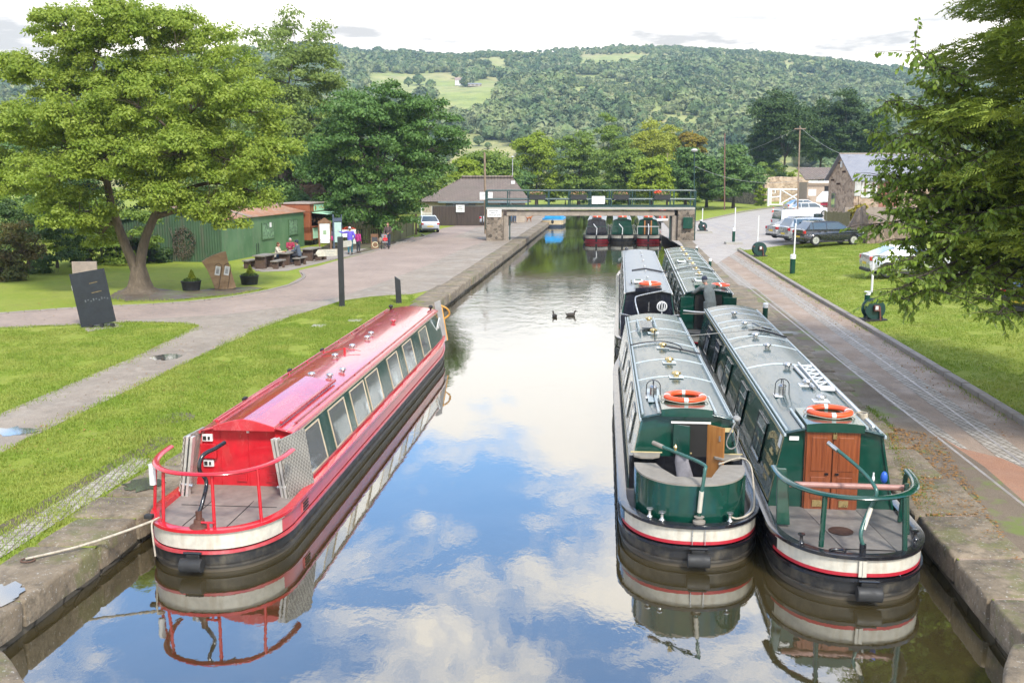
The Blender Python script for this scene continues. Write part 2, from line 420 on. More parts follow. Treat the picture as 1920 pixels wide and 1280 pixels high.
# right bank: towpath with the tramway, verge at the water side, red grit near the camera
kerb_px = [(1385, 470), (1420, 492), (1500, 541), (1600, 600), (1700, 660), (1810, 727), (1920, 795), (2100, 905)]
kerb = G(kerb_px)
patch('towpath', [(UR + .02 + SK * y, y) for y in (5, 20, 40, 60, 80, 110, 140)] + [(UR + 3.2 + SK * 140, 140), (UR + 2.9 + SK * 100, 100), (UR + 3.9 + SK * 72, 72)] + kerb + [(kerb[-1][0], 5)], tow_m, .004)
patch('red_grit', G([(1735, 905), (1700, 840), (1690, 800), (1730, 800), (1800, 840), (1880, 860), (2100, 960), (2200, 1150), (2000, 1150), (1890, 1030), (1820, 970)]), redgrit_m, .009)
vg = [(UR + .9, 9), (UR + .8, 20), (UR + .7, 30), (UR + .9, 45), (UR + 1.5, 44), (UR + 1.6, 30), (UR + 1.55, 22), (UR + 1.9, 17), (UR + 1.75, 12), (UR + 1.8, 9)]
patch('verge', [(u + SK * y, y) for u, y in vg], verge_m, .012)
# car park tarmac
cp = G([(1240, 418), (1300, 417), (1400, 404), (1470, 393), (1560, 385)]) + [(48, 150), (60, 95), (33, 70)] + [tuple(P(1640, 449, .86))[:2], tuple(P(1560, 453, .86))[:2]] + G([(1470, 465), (1395, 469), (1385, 470), (1335, 500), (1300, 475), (1240, 440)])
patch('car_park', cp, carpark_m, .014)
# tram rails set in setts
sett = NT('granite_setts'); bs = sett.new('ShaderNodeTexBrick'); bs.inputs['Scale'].default_value = 1; bs.inputs['Brick Width'].default_value = .2; bs.inputs['Row Height'].default_value = .13
bs.inputs['Mortar Size'].default_value = .015; bs.inputs['Color1'].default_value = (.40, .36, .31, 1); bs.inputs['Color2'].default_value = (.30, .265, .225, 1); bs.inputs['Mortar'].default_value = (.15, .125, .09, 1)
sett.link(sett.co((1, 1, 1), (0, 0, 1.48)), bs.inputs['Vector'])
sett_m = sett.fin(sett.mix(sett.ramp(sett.noise(3, 5, .7), [(.45, 0.), (.7, .6)]), bs.outputs[0], (.16, .13, .10)), .75, sett.bump(bs.outputs[1], .5, -.01))
rail_m = M_plain('worn_rail_steel', (.33, .29, .26), .45, .3, 5, .1, metal=.3)
def strip(mb, pts, wd, z, th=.0, mi=0):
    L, R = [], []
    for i, p in enumerate(pts):
        a = Vector(pts[max(i - 1, 0)][:2]); b = Vector(pts[min(i + 1, len(pts) - 1)][:2]); d = (b - a).normalized(); n = Vector((-d.y, d.x)) * wd / 2
        L.append((p[0] + n.x, p[1] + n.y)); R.append((p[0] - n.x, p[1] - n.y))
    for i in range(len(pts) - 1):
        zz_ = [gz(*q) + z for q in (L[i], R[i], R[i + 1], L[i + 1])]
        mb.add([(L[i][0], L[i][1], zz_[0]), (R[i][0], R[i][1], zz_[1]), (R[i + 1][0], R[i + 1][1], zz_[2]), (L[i + 1][0], L[i + 1][1], zz_[3])], [(0, 1, 2, 3)], mi)
def spline(pts, n=8):
    out = []
    for i in range(len(pts) - 1):
        p0, p1, p2, p3 = [Vector(pts[max(0, min(len(pts) - 1, k))]) for k in (i - 1, i, i + 1, i + 2)]
        for j in range(n):
            t = j / n; out.append(.5 * ((2 * p1) + (p2 - p0) * t + (2 * p0 - 5 * p1 + 4 * p2 - p3) * t * t + (3 * p1 - p0 - 3 * p2 + p3) * t ** 3))
    out.append(Vector(pts[-1])); return out
railL = G([(2150, 1130), (1920, 948), (1760, 822), (1600, 697), (1480, 600), (1380, 520), (1308, 462)])
railR = G([(2150, 1055), (1920, 872), (1760, 752), (1600, 637), (1480, 551), (1390, 490), (1337, 458)])
sm = MB()
for r in (railL, railR): strip(sm, spline(r, 4), .58, .0085)
struct(sm.build('rail_setts', sett_m, recalc=False))
for r, lb in ((railL, 'old steel tram rail set in setts, the one nearer the canal'), (railR, 'old steel tram rail set in setts, the one nearer the right lawn')):
    rails = MB(); strip(rails, spline(r, 4), .055, .0125); tag(rails.build('tram_rail', rail_m, recalc=False), lb, 'rail', 'tram rails on the right towpath')
sid = MB()
for pts in ([(1308, 462), (1320, 463), (1345, 458), (1370, 456)], [(1316, 468), (1330, 465), (1352, 460)], [(1385, 452), (1402, 448), (1398, 441), (1370, 430), (1340, 420)], [(1380, 452), (1388, 448), (1380, 442), (1355, 431), (1322, 419)]):
    strip(sid, spline(G(pts), 6), .35, .019)
struct(sid.build('siding_setts', M_plain('pale_setts', (.33, .30, .28), .7, .3, 5), recalc=False))


# kerbs ------------------------------------------------------------
kerb_m = M_grime('kerb_stone', (.25, .22, .19), (.12, .09, .06), .8, .8, 1.5, False)
def kerb_line(name, pts, wd, h, label, seg=.9):
    sp = spline(pts, 10); mb = MB(); acc = 0; last = sp[0]
    for q in sp[1:]:
        d = (q - last)
        if d.length < seg: continue
        n = Vector((-d.y, d.x)).normalized() * wd / 2; e = d.normalized() * .012
        a, b = last + e, q - e; j = random.uniform(-.008, .008)
        z0, z1 = gz(a.x, a.y), gz(b.x, b.y)
        mb.add([(a.x + n.x, a.y + n.y, z0 - .1), (a.x - n.x, a.y - n.y, z0 - .1), (b.x - n.x, b.y - n.y, z1 - .1), (b.x + n.x, b.y + n.y, z1 - .1),
                (a.x + n.x, a.y + n.y, z0 + h + j), (a.x - n.x, a.y - n.y, z0 + h + j), (b.x - n.x, b.y - n.y, z1 + h - j), (b.x + n.x, b.y + n.y, z1 + h - j)],
               [(3, 2, 1, 0), (4, 5, 6, 7), (0, 1, 5, 4), (1, 2, 6, 5), (2, 3, 7, 6), (3, 0, 4, 7)])
        last = q
    return tag(mb.build(name, kerb_m, bevel=.02), label, 'kerb')
kerb_line('kerb', kerb_px and G(kerb_px), .2, .13, 'long stone kerb between the towpath and the right lawn')
kerb_line('kerb', G([(566, 512), (570, 520), (545, 534), (480, 550), (400, 562), (300, 571), (150, 578), (0, 589), (-150, 600)]), .14, .06, 'curved low kerb round the grass under the ash tree', .5)
kerb_line('kerb', G([(480, 509), (560, 497), (640, 484), (700, 471), (752, 455), (775, 445)]), .14, .07, 'low kerb in front of the picnic tables and kiosk', .6)
kerb_line('kerb', G([(742, 456), (765, 455), (785, 450), (797, 444), (790, 441)]), .14, .09, 'short kerb below the paling fence beside the white hatchback', .5)
kerb_line('kerb', G([(1300, 417), (1350, 410), (1400, 403), (1470, 393), (1540, 386)]), .2, .12, 'distant kerb between the car park and the far lawn', 1.5)

# water --------------------------------------------------------------
t = NT('canal_water'); t.n.remove(t.p)
v1 = t.co((1, .55, 1)); v2 = t.co((1, 1, 1))
r1 = t.noise(2.2, 3, .5, v1); r2 = t.noise(9, 3, .6, v1); r3 = t.noise(.5, 2, .5, v2)
# breeze patches: ripples come and go over the water; a band of them lies across the middle reach
sp = t.new('ShaderNodeSeparateXYZ'); t.link(t.co(), sp.inputs[0])
band = t.math('ADD', t.ramp(t.math('DIVIDE', sp.outputs[1], 100), [(.27, .10), (.40, .9), (.49, .8), (.62, .18), (.84, .2), (.88, 1.0), (.98, 1.0), (1., .3)]), 0.0)
amp = t.math('MULTIPLY', band, t.ramp(r3, [(.3, .35), (.7, 1.0)]))
h = t.math('ADD', t.math('MULTIPLY', r1, 1.0), t.math('MULTIPLY', r2, .35))
bn = t.new('ShaderNodeBump'); bn.inputs['Distance'].default_value = .05; t.link(h, bn.inputs['Height']); t.link(t.math('MULTIPLY', amp, .5), bn.inputs['Strength'])
gl = t.new('ShaderNodeBsdfGlossy'); gl.inputs['Roughness'].default_value = .012; gl.inputs[0].default_value = (.93, .96, .98, 1); t.link(bn.outputs[0], gl.inputs['Normal'])
df = t.new('ShaderNodeBsdfDiffuse'); t.link(t.ramp(t.noise(1.2, 5), [(.3, (.034, .026, .010)), (.7, (.050, .038, .016))]), df.inputs[0])
fr = t.new('ShaderNodeFresnel'); fr.inputs['IOR'].default_value = 1.95; t.link(bn.outputs[0], fr.inputs['Normal'])
fac = t.math('MINIMUM', t.math('ADD', t.math('MULTIPLY', fr.outputs[0], 1.0), .13), .97)
ms = t.new('ShaderNodeMixShader'); t.link(fac, ms.inputs[0]); t.link(df.outputs[0], ms.inputs[1]); t.link(gl.outputs[0], ms.inputs[2]); t.link(ms.outputs[0], t.out.inputs[0])
wm_ = MB(); W = [(UL - .6 + SK * -25, -25, 0), (UR + .6 + SK * -25, -25, 0), (UR + .6 + SK * (CE + 1), CE + 1, 0), (UL - .6 + SK * (CE + 1), CE + 1, 0)]
wm_.add(W, [(0, 1, 2, 3)]); struct(wm_.build('water', t.m, recalc=False))

# canal walls of big coping blocks -------------------------------------
def M_coping(name, moss):
    t = NT(name)
    k = t.mix(t.ramp(t.noise(1.3, 6, .65), [(.35, 0.), (.65, 1.)]), (.15, .115, .075), (.26, .205, .14))
    k = t.mix(t.ramp(t.noise(5, 6, .75), [(.47, 0.), (.66, .75)]), k, (.075, .06, .042))
    k = t.mix(t.ramp(t.noise(1.0, 6, .75), [(.54, 0.), (.62, moss)]), k, (.11, .12, .03))
    k = t.mix(t.ramp(t.noise(24, 3, .6), [(.62, 0.), (.68, .6)]), k, (.42, .40, .36))
    return t.fin(k, .88, t.bump(t.noise(7, 6, .7), .7, .05, t.bump(t.noise(60, 3), .4, .01)))
cop_m = M_coping('coping_stone', .6); wallm = M_stone('canal_wall_stone', (.10, .085, .06), (.19, .16, .12), (.04, .034, .025), 2.0, (1, 1, 2.2))
def rough_block(mb, pts, z0, z1, r):
    """a worn block: outline pts (4 corners) with rounded, wandering top edges"""
    c = [Vector((p[0], p[1], 0)) for p in pts]; n = 7; o = len(mb.v)
    rows = []
    for zi, (z, ins) in enumerate(((z0, 0), (z1 - r * 1.2, 0), (z1 - r * .35, r * .3), (z1, r))):
        ring = []
        for k in range(4):
            a, b = c[k], c[(k + 1) % 4]
            for j in range(n):
                p = a.lerp(b, j / n); cen = sum(c, Vector()) / 4
                q = p + (cen - p).normalized() * (ins + (.03 if j == 0 else 0))
                w_ = noise.noise(Vector((p.x * 1.7, p.y * 1.7, z * 3))) * .035
                q += (p - cen).normalized() * w_; ring.append((q.x, q.y, z + noise.noise(Vector((p.x, p.y, 5))) * .015))
        rows.append(ring)
    N = 4 * n; vs_ = [p for r_ in rows for p in r_]; fs = []
    for i in range(3):
        for k in range(N): fs.append((i * N + k, i * N + (k + 1) % N, (i + 1) * N + (k + 1) % N, (i + 1) * N + k))
    cen = sum((Vector(p) for p in rows[-1]), Vector()) / N; vs_.append(tuple(cen)); 
    for k in range(N): fs.append((3 * N + k, 3 * N + (k + 1) % N, 4 * N))
    mb.add(vs_, fs)
def canal_wall(side, label):
    u0 = UL if side < 0 else UR
    root = thing('canal_wall', label, 'canal wall', (0, 0, 0))
    cop = MB(); y = -3.0; random.seed(5 if side < 0 else 11)
    while y < 148:
        L = random.uniform(1.0, 1.9) if y < 45 else random.uniform(2.5, 4)
        wd = random.uniform(.85, 1.15) if y < 45 else .9
        a, b = y + .022, y + L - .022; e = u0 - side * .06 + random.uniform(-.02, .02); 
        ui = e; uo = u0 + side * wd
        pts = [(ui + SK * a, a), (uo + SK * a, a), (uo + SK * b, b), (ui + SK * b, b)]
        rough_block(cop, pts, .12, GZ + .035 + random.uniform(-.008, .01), .05 if y < 60 else .02)
        y += L
    cop.build('coping', cop_m, root, smooth=50)
    wb = MB(); x0 = u0 + side * .02
    wb.add([(x0 + SK * -25, -25, -.6), (x0 + SK * CE, CE, -.6), (x0 + SK * CE, CE, .2), (x0 + SK * -25, -25, .2)], [(0, 1, 2, 3)] if side < 0 else [(3, 2, 1, 0)])
    wb.build('facing', wallm, root, recalc=False)
    return root
canal_wall(-1, 'left canal wall of worn coping blocks beside the red narrowboat'); canal_wall(1, 'right canal wall of worn coping blocks beside the tram rails')
# the channel narrows under the bridge the photograph is taken from: big corner stones
nb = MB()
cs = [G(q, .5) for q in ([(-140, 1210), (2, 1212), (62, 1292), (-120, 1380)], [(-160, 1385), (70, 1297), (118, 1350), (-60, 1470)])]
for q in cs: rough_block(nb, q, -.4, .52, .07)
tag(nb.build('corner_stone', cop_m, smooth=50), 'weathered corner stones of the narrows at the bottom left', 'corner stones')
nb = MB()
for q in ([(1893, 1203), (1990, 1210), (2060, 1300), (1880, 1283)], [(1855, 1296), (2060, 1306), (2060, 1420), (1850, 1380)]): rough_block(nb, G(q, .5), -.4, .52, .06)
tag(nb.build('corner_stone', cop_m, smooth=50), 'weathered corner stones of the narrows at the bottom right', 'corner stones')
# small setts behind the left coping
t = MB(); strip(t, [(UL - 1.32 + SK * y, y) for y in (3, 9, 14, 17.5)], .5, .016)
struct(t.build('edge_setts', sett_m, recalc=False))
t = MB(); strip(t, [(UL - 1.65 + SK * y, y) for y in (3, 8, 12, 16, 19)], .42, .008); 
struct(t.build('soil_edge', soil_m, recalc=False))
# puddles
pud = NT('puddle_water').fin((.30, .30, .29), .05, Metallic=.8)
def puddle(px, py, rx, ry, z=.02):
    c = P(px, py); n = 30; k = [(c.x + rx * math.cos(2 * PI * i / n) * (1 + .8 * noise.noise(Vector((i * .9, px, 0)))), c.y + ry * math.sin(2 * PI * i / n) * (1 + .8 * noise.noise(Vector((i * .8, py, 3))))) for i in range(n)]
    patch('puddle', k, pud, z)
puddle(18, 810, .55, .32, .0165); puddle(312, 670, .38, .5, .0165); puddle(270, 913, .3, .35, .055)
puddle(-10, 1125, .3, .4, .055)
patch('bare_patch', [(P(328, 783).x + .4 * math.cos(a * .4) * (1 + .3 * math.sin(a * 3)), P(328, 783).y + .5 * math.sin(a * .4)) for a in range(16)], soil_m, .005)
# ------------------------------------------------------------------ narrowboats
RED = (.50, .012, .022); GREEN = (.004, .048, .032)
m_red = M_grime('red_paint', RED, (.36, .06, .05), .2, .5, 1.2, True, .5)
m_redpink = M_grime('red_paint_sky_sheen', (.46, .05, .06), (.50, .30, .27), .3, .8, 1.5, True, .3, (1, 1, .25))  # sky reflection painted into the red as pale pink streaks
m_redroof = M_grime('red_roof_paint', (.47, .025, .035), (.50, .17, .17), .22, .55, .7, True, .8, (1.6, .35, 1))
m_green = M_grime('green_paint', GREEN, (.025, .06, .048), .17, .5, 1.3, True, .6)
m_greenside = M_grime('green_side_paint', (.016, .07, .055), (.13, .17, .15), .14, .7, 1.2, True, .8, (1, 1, .2))
m_roofg = M_grime('green_roof_paint', (.020, .052, .056), (.055, .095, .10), .2, .6, .9, True, .6, (2.5, .5, 1))
m_roofgrey = M_grime('grey_roof_paint', (.22, .24, .25), (.33, .34, .34), .35, .6, .9, False)
m_black = M_grime('black_hull_paint', (.016, .016, .017), (.085, .07, .045), .4, .7, 2.2, True, .1, (.6, .6, 1.8))
t = NT('black_hull_paint'); sp_ = t.new('ShaderNodeSeparateXYZ'); t.link(t.co(), sp_.inputs[0]); n = t.noise(5, 8, .7, t.co((1, 1, .6)))
k = t.mix(t.ramp(n, [(.46, 0.), (.68, .75)]), (.017, .017, .018), (.10, .085, .06)); hz_ = t.math('ADD', sp_.outputs[2], t.math('MULTIPLY', n, .22))
k = t.mix(t.ramp(hz_, [(.12, .6), (.20, .10), (.28, 0.)]), k, (.12, .095, .06)); m_black = t.fin(k, .5, t.bump(n, .25, .006))
m_blackgloss = M_grime('black_gloss_paint', (.010, .010, .013), (.05, .045, .04), .2, .4, 2, False, .4)
m_white = M_grime('cream_paint', (.52, .49, .41), (.33, .22, .11), .4, .45, 1.6, True, 0, (2.5, 2.5, .35))
m_redline = M_grime('red_line_paint', (.42, .015, .03), (.10, .05, .03), .35, .6, 4, False)
m_deck = M_grime('deck_grey', (.13, .12, .11), (.24, .215, .18), .55, .6, 1.6, False)
m_deckred = M_grime('deck_worn', (.21, .175, .15), (.31, .24, .20), .6, .7, 1.4, False)
m_wood = None
t = NT('varnished_wood'); n = t.noise(2, 6, .6, t.co((14, 14, .8)), .5)
m_wood = t.fin(t.ramp(n, [(.3, (.13, .030, .010)), (.7, (.27, .075, .024))]), .3, t.bump(n, .15, .004), Coat_Weight=.4)
t = NT('golden_wood'); n = t.noise(2, 6, .6, t.co((12, 12, .8)), .5)
m_wood2 = t.fin(t.ramp(n, [(.3, (.30, .12, .03)), (.7, (.46, .21, .06))]), .35, t.bump(n, .15, .004), Coat_Weight=.3)
m_steel = M_plain('steel', (.55, .55, .54), .3, .25, 8, .1, metal=.9)
m_brass = M_plain('brass', (.62, .47, .22), .3, .3, 8, .1, metal=.9)
m_rope = M_plain('old_rope', (.42, .37, .29), .9, .35, 20, .5, 80)
m_rubber = M_plain('black_rubber', (.02, .02, .02), .6, .3, 5)
m_cream = M_plain('cream_line', (.52, .43, .22), .45, .2)
m_orange = M_plain('orange_plastic', (.72, .085, .022), .35, .15, 4, .05)
m_reflect = M_plain('silver_tape', (.62, .62, .60), .3, .15)
m_alu = NT('checker_plate'); _v = m_alu.co((1, 1, 1)); _w = m_alu.new('ShaderNodeTexChecker'); _w.inputs['Scale'].default_value = 44
m_alu.link(m_alu.co((1, 1, .5), (.0, .0, .0)), _w.inputs['Vector'])
m_checker = m_alu.fin(m_alu.ramp(_w.outputs['Fac'], [(.4, (.22, .205, .18)), (.6, (.50, .47, .41))]), .35, m_alu.bump(_w.outputs['Fac'], .8, .01), Metallic=.35)
t = NT('boat_glass'); m_glass = t.fin((.72, .77, .78), .03, t.bump(t.noise(2.5, 2), .05, .02), Metallic=.85)
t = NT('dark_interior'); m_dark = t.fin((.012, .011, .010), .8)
m_seat = M_plain('seat_board', (.24, .215, .18), .6, .2)
m_gold = M_plain('window_surround', (.50, .40, .27), .35, .2, 5, .05)
m_whitep = M_plain('white_paint', (.72, .72, .70), .4, .12, 5)
m_bluep = M_plain('blue_plastic', (.02, .10, .45), .4, .1)
m_ink = M_plain('dark_lettering', (.03, .03, .035), .6, .1)
m_goldtxt = M_plain('gold_lettering', (.66, .50, .24), .5, .15)

BEAM = 2.08
def outline(L, bow=4.2, stern=1.25, ns=26, nb_=18, dense=None):
    """half outline from the stern's centre to the bow's point, x >= 0"""
    pts = []
    for i in range(ns + 1):
        a = PI / 2 * i / ns; pts.append((BEAM / 2 * math.sin(a) ** .82, stern * (1 - math.cos(a) ** 1.0)))
    m = 14
    for i in range(1, m): pts.append((BEAM / 2, stern + (L - bow - stern) * i / m))
    for i in range(nb_ + 1):
        s_ = i / nb_; pts.append((BEAM / 2 * max(0, 1 - s_ ** 2.3) ** .9, L - bow + bow * s_))
    pts[-1] = (.03, L); pts[0] = (0, 0); return pts
def full_ring(half):
    return [(x, y) for x, y in half] + [(-x, y) for x, y in reversed(half[:]) if not (x == 0 and y == 0)]
def sheer(y, L): return .34 * max(0, (y - (L - 4.4)) / 4.4) ** 2
def inset_ring(ring, d, L):
    out = []; n = len(ring)
    for i, (x, y) in enumerate(ring):
        a = Vector(ring[i - 1]); b = Vector(ring[(i + 1) % n]); t_ = (b - a)
        t_ = t_.normalized() if t_.length > 1e-6 else Vector((1, 0)); nn = Vector((-t_.y, t_.x)); out.append((x + nn.x * d, y + nn.y * d))
    return out
def skin(mb, rings, mifun=None):
    n = len(rings[0]); o = len(mb.v); vs_ = [p for r in rings for p in r]; fs, mis = [], []
    for j in range(len(rings) - 1):
        for k in range(n):
            q = (k + 1) % n; fs.append((j * n + k, j * n + q, (j + 1) * n + q, (j + 1) * n + k))
            mis.append(mifun([Vector(vs_[i]) for i in fs[-1]]) if mifun else 0)
    mb.v += [tuple(p) for p in vs_]; mb.f += [tuple(i + o for i in f) for f in fs]; mb.mi += mis
TB, TT, ZB, ZT = .93, .73, .60, 1.74          # cabin half widths and heights at foot and eaves

def narrowboat(name, label, loc, rz, L, y0, y1, roofm, sidem, bandm, rearm, sternwhite=True, redline=True, gun=None, group=None,
               deckm=None, hand=None, camber=.12, deckz=.50, band_low=.33, lowm=None):
    root = thing(name, label, 'narrowboat', loc, rz, group)
    half = outline(L); ring = full_ring(half)
    def R(z, ins, sh=1.0):
        rr = inset_ring(ring, ins, L) if ins else ring
        return [(x, y, z + sheer(y, L) * sh) for x, y in rr]
    h = MB(); skin(h, [R(-.45, .16, 0), R(-.12, .06, 0), R(.04, .035, .1), R(band_low - .03, .02, .8)])
    h.build('hull', lowm or m_black, root, smooth=50)
    k_ = MB()
    for z in (band_low - .02,): skin(k_, [R(z - .022, .015, .85), R(z - .022, -.022, .85), R(z + .022, -.022, .9), R(z + .022, .015, .9)])
    k_.build('rubbing_strake', m_blackgloss if bandm != m_redpink else m_redpink, root, smooth=30)
    k_ = MB(); z = .10; skin(k_, [R(z - .015, .03, .1), R(z - .015, .0, .1), R(z + .015, .0, .1), R(z + .015, .03, .1)])
    k_.build('lower_strake', m_black, root, smooth=30)
    b = MB(); zz_ = [band_low + .02 + (.60 - band_low - .02) * i / 5 for i in range(6)]
    def pick(vs4):
        c = sum(vs4, Vector()) / 4
        if not sternwhite: return 0
        zc = (band_low + .60) / 2; yl = .95 if True else 0
        bulge = max(0, .15 ** 2 - (c.z - zc) ** 2) ** .5
        if redline and c.z < band_low + .07 and c.y < yl: return 2
        return 1 if c.y < yl - bulge else 0
    skin(b, [R(z, .012, .95) for z in zz_], pick)
    b.build('upper_band', [bandm, m_white, m_redline], root, smooth=50)
    gm = gun or m_blackgloss
    gw = MB(); skin(gw, [R(.595, -.012), R(.595, -.03), R(.64, -.03), R(.645, -.01), R(.645, .10), R(.56, .11)])
    gw.build('gunwale', gm, root, smooth=30)
    d = MB(); rr = inset_ring(ring, .08, L); n = len(rr)
    dk = [(x, y, (deckz if y < y0 - .02 else .59) + (sheer(y, L) * .9)) for x, y in rr]
    hn = len(half)
    d.v += dk
    for i in range(hn - 1):
        a, b_ = i, i + 1; a2, b2 = (n - i) % n, n - i - 1
        if a2 == a: d.f.append((a, b_, b2))
        else: d.f.append((a, b_, b2, a2))
        d.mi.append(0)
    d.build('deck', deckm or m_deck, root)
    cabin(root, y0, y1, roofm, sidem, rearm, camber, hand)
    return root

def roof_z(x, zt=None, camber=.12): return (ZT if zt is None else zt) + camber * (1 - (x / TT) ** 2)
def cabin(root, y0, y1, roofm, sidem, rearm, camber=.12, hand=None):
    c = MB()
    for s in (-1, 1):
        c.slab((s * TB, y0, ZB - .02), (s * TB, y1, ZB - .02), (s * TT, y1, ZT), (s * TT, y0, ZT), .03 * (1 if s < 0 else -1))
    c.build('cabin_side', sidem, root)
    arc = [TT * (-1 + 2 * i / 12) for i in range(13)]
    for nm, y, mt in (('rear_bulkhead', y0 + .05, rearm), ('front_bulkhead', y1 - .05, rearm)):
        b = MB(); poly = [(-TB + .005, ZB - .15), (TB - .005, ZB - .15)] + [(x * .985, roof_z(x, ZT, camber) - .02) for x in reversed(arc)]
        b.prism(poly, y - .02, y + .02); b.build(nm, mt, root)
    r = MB(); n = 13; Ls = [y0 - .05, y0, (y0 + y1) / 2, y1, y1 + .06]
    for th in (0,):
        vs_ = []
        for y in Ls:
            for x in arc: vs_.append((x * 1.03, y, roof_z(x, ZT, camber) + .012))
        fs = [(j * n + i, j * n + i + 1, (j + 1) * n + i + 1, (j + 1) * n + i) for j in range(len(Ls) - 1) for i in range(n - 1)]
        r.add(vs_, fs)
    o = r.build('roof', roofm, root, smooth=40); so = o.modifiers.new('s', 'SOLIDIFY'); so.thickness = .03; so.offset = -1
    e = MB()
    for s in (-1, 1): e.box((s * (TT + .018), (y0 + y1) / 2, ZT - .012), (.035, y1 - y0 + .14, .05))
    e.build('eaves_trim', hand or roofm, root, bevel=.008)
def handrail(root, y0, y1, m, z=.045, x=TT - .045, r=.017, posts=2.2, h=0):
    for s in (-1, 1):
        t = MB(); t.tube([(s * x, y0, ZT + z + h), (s * x, y1, ZT + z + h)], r, 8)
        y = y0 + .1
        while y < y1: t.box((s * x, y, ZT + .03 + h / 2), (.02, .05, .05 + h)); y += posts
        t.build('handrail', m, root, smooth=40)
def side_frame(s, y, tt, off=.0):
    """point on the sloping cabin side; tt 0 at the foot and 1 at the eaves"""
    x = TB + (TT - TB) * tt; z = ZB + (ZT - ZB) * tt
    nz = (TB - TT) / math.hypot(TB - TT, ZT - ZB); nx = (ZT - ZB) / math.hypot(TB - TT, ZT - ZB)
    return Vector((s * (x + off * nx), y, z + off * nz))
def side_panel(mb, s, ya, yb, ta, tb, off, th=.012, mi=0):
    a, b, c, d = side_frame(s, ya, ta, off), side_frame(s, yb, ta, off), side_frame(s, yb, tb, off), side_frame(s, ya, tb, off)
    A, B_, C, D = side_frame(s, ya, ta, off + th), side_frame(s, yb, ta, off + th), side_frame(s, yb, tb, off + th), side_frame(s, ya, tb, off + th)
    mb.add([a, b, c, d, A, B_, C, D], [(3, 2, 1, 0), (4, 5, 6, 7), (0, 1, 5, 4), (1, 2, 6, 5), (2, 3, 7, 6), (3, 0, 4, 7)], mi)
def window(root, s, y, wd=.85, ta=.28, tb=.80, framem=None, hopper=False, curtain=False, fw=.035):
    f = MB(); ya, yb = y - wd / 2, y + wd / 2; ft = fw / 1.15
    side_panel(f, s, ya, yb, ta, ta + ft, .004, .02); side_panel(f, s, ya, yb, tb - ft, tb, .004, .02)
    side_panel(f, s, ya, ya + fw, ta + ft, tb - ft, .004, .02); side_panel(f, s, yb - fw, yb, ta + ft, tb - ft, .004, .02)
    if hopper: side_panel(f, s, ya + fw, yb - fw, tb - .19, tb - .165, .004, .018)
    fr = f.build('window', framem or m_steel, root, bevel=.004, seg=1)
    g_ = MB(); side_panel(g_, s, ya + fw, yb - fw, ta + ft, tb - ft, .003, .012); g_.build('pane', m_glass, fr)
    return fr
def mushroom(root, y, x=0, m=None, s=1.0, plate=None, z0=None):
    z = (roof_z(x) if z0 is None else z0) + .012
    if plate: p = MB(); p.box((x, y, z + .004), (.26, .26, .008)); p.build('vent_plate', plate, root)
    v = MB(); v.lathe([(.05 * s, 0), (.05 * s, .05 * s), (.085 * s, .055 * s), (.09 * s, .075 * s), (.075 * s, .10 * s), (.03 * s, .115 * s), (0, .118 * s)], 14, (x, y, z))
    v.build('roof_vent', m or m_brass, root, smooth=40)
def arc_rib(root, y, m, wd=.08, th=.008, camber=.12, name='roof_rib'):
    r = MB(); xs = [TT * .97 * (-1 + i / 7) for i in range(15)]
    vs_ = [(x, y + dy, roof_z(x, ZT, camber) + .013 + dz) for x in xs for dy, dz in ((-wd / 2, 0), (-wd / 2, th), (wd / 2, th), (wd / 2, 0))]
    fs = []
    for i in range(14):
        for k in range(4): fs.append((i * 4 + k, i * 4 + (k + 1) % 4, (i + 1) * 4 + (k + 1) % 4, (i + 1) * 4 + k))
    r.add(vs_, fs); r.build(name, m, root)
def button_fender(root, x=0, flat=False):
    f = MB()
    f.box((x, -.03, .24), (.19, .05, .17)); f.tube([(x - .16, -.10, .16), (x + .16, -.10, .16)], .10, 12)
    f.box((x, -.02, .13), (.12, .1, .05)); f.build('stern_fender', m_rubber, root, smooth=40, bevel=.01)
    hng = MB(); hng.tube([(x - .13, -.05, .315), (x + .13, -.05, .315)], .018, 8); hng.build('fender_hinge', m_blackgloss, root, smooth=40)
def lifebuoy(root_boat, loc, rz, label, R=.29, r=.062, s=.7, tilt=0):
    t = thing('lifebuoy', label, 'life ring', loc, rz, 'orange lifebuoys on the boat roofs')
    ring = MB(); ring.tube([(R * math.cos(a * PI / 18), R * math.sin(a * PI / 18), r * s) for a in range(36)], r, 12, closed=True, flat=s)
    ring.build('ring', m_orange, t, smooth=60)
    for a in range(4):
        b = MB(); aa = a * PI / 2
        b.tube([(R * math.cos(aa + d), R * math.sin(aa + d), r * s) for d in (-.10, -.03, .03, .10)], r + .004, 12, flat=s); b.build('reflective_band', m_reflect, t, smooth=60)
    rp = MB(); rp.tube([((R + r + .02 + .02 * math.cos(4 * a * PI / 18)) * math.cos(a * PI / 18), (R + r + .02 + .02 * math.cos(4 * a * PI / 18)) * math.sin(a * PI / 18), .02) for a in range(36)], .007, 5, closed=True)
    rp.build('grab_line', m_rope, t, smooth=60); return t
def hatch(root, y0, m, w_=.38, L=.9, lab='sliding_hatch', h=.075, rails=None):
    b = MB(); xs = [w_ * (-1 + i / 4) for i in range(9)]
    poly = [(-w_, roof_z(w_) - .03)] + [(w_, roof_z(w_) - .03)] + [(x, roof_z(0) + h - .03 * (x / w_) ** 2) for x in reversed(xs)]
    b.prism(poly, y0 - .09, y0 + L); b.build(lab, m, root, bevel=.012)
    if rails:
        for s in (-1, 1): r = MB(); r.box((s * (w_ + .045), y0 + L * .55, roof_z(w_) + .035), (.035, L * 1.2, .035)); r.build('hatch_runner', rails, root)
def loc_of(px, py, z): v = P(px, py, z); return (v.x, v.y, 0)
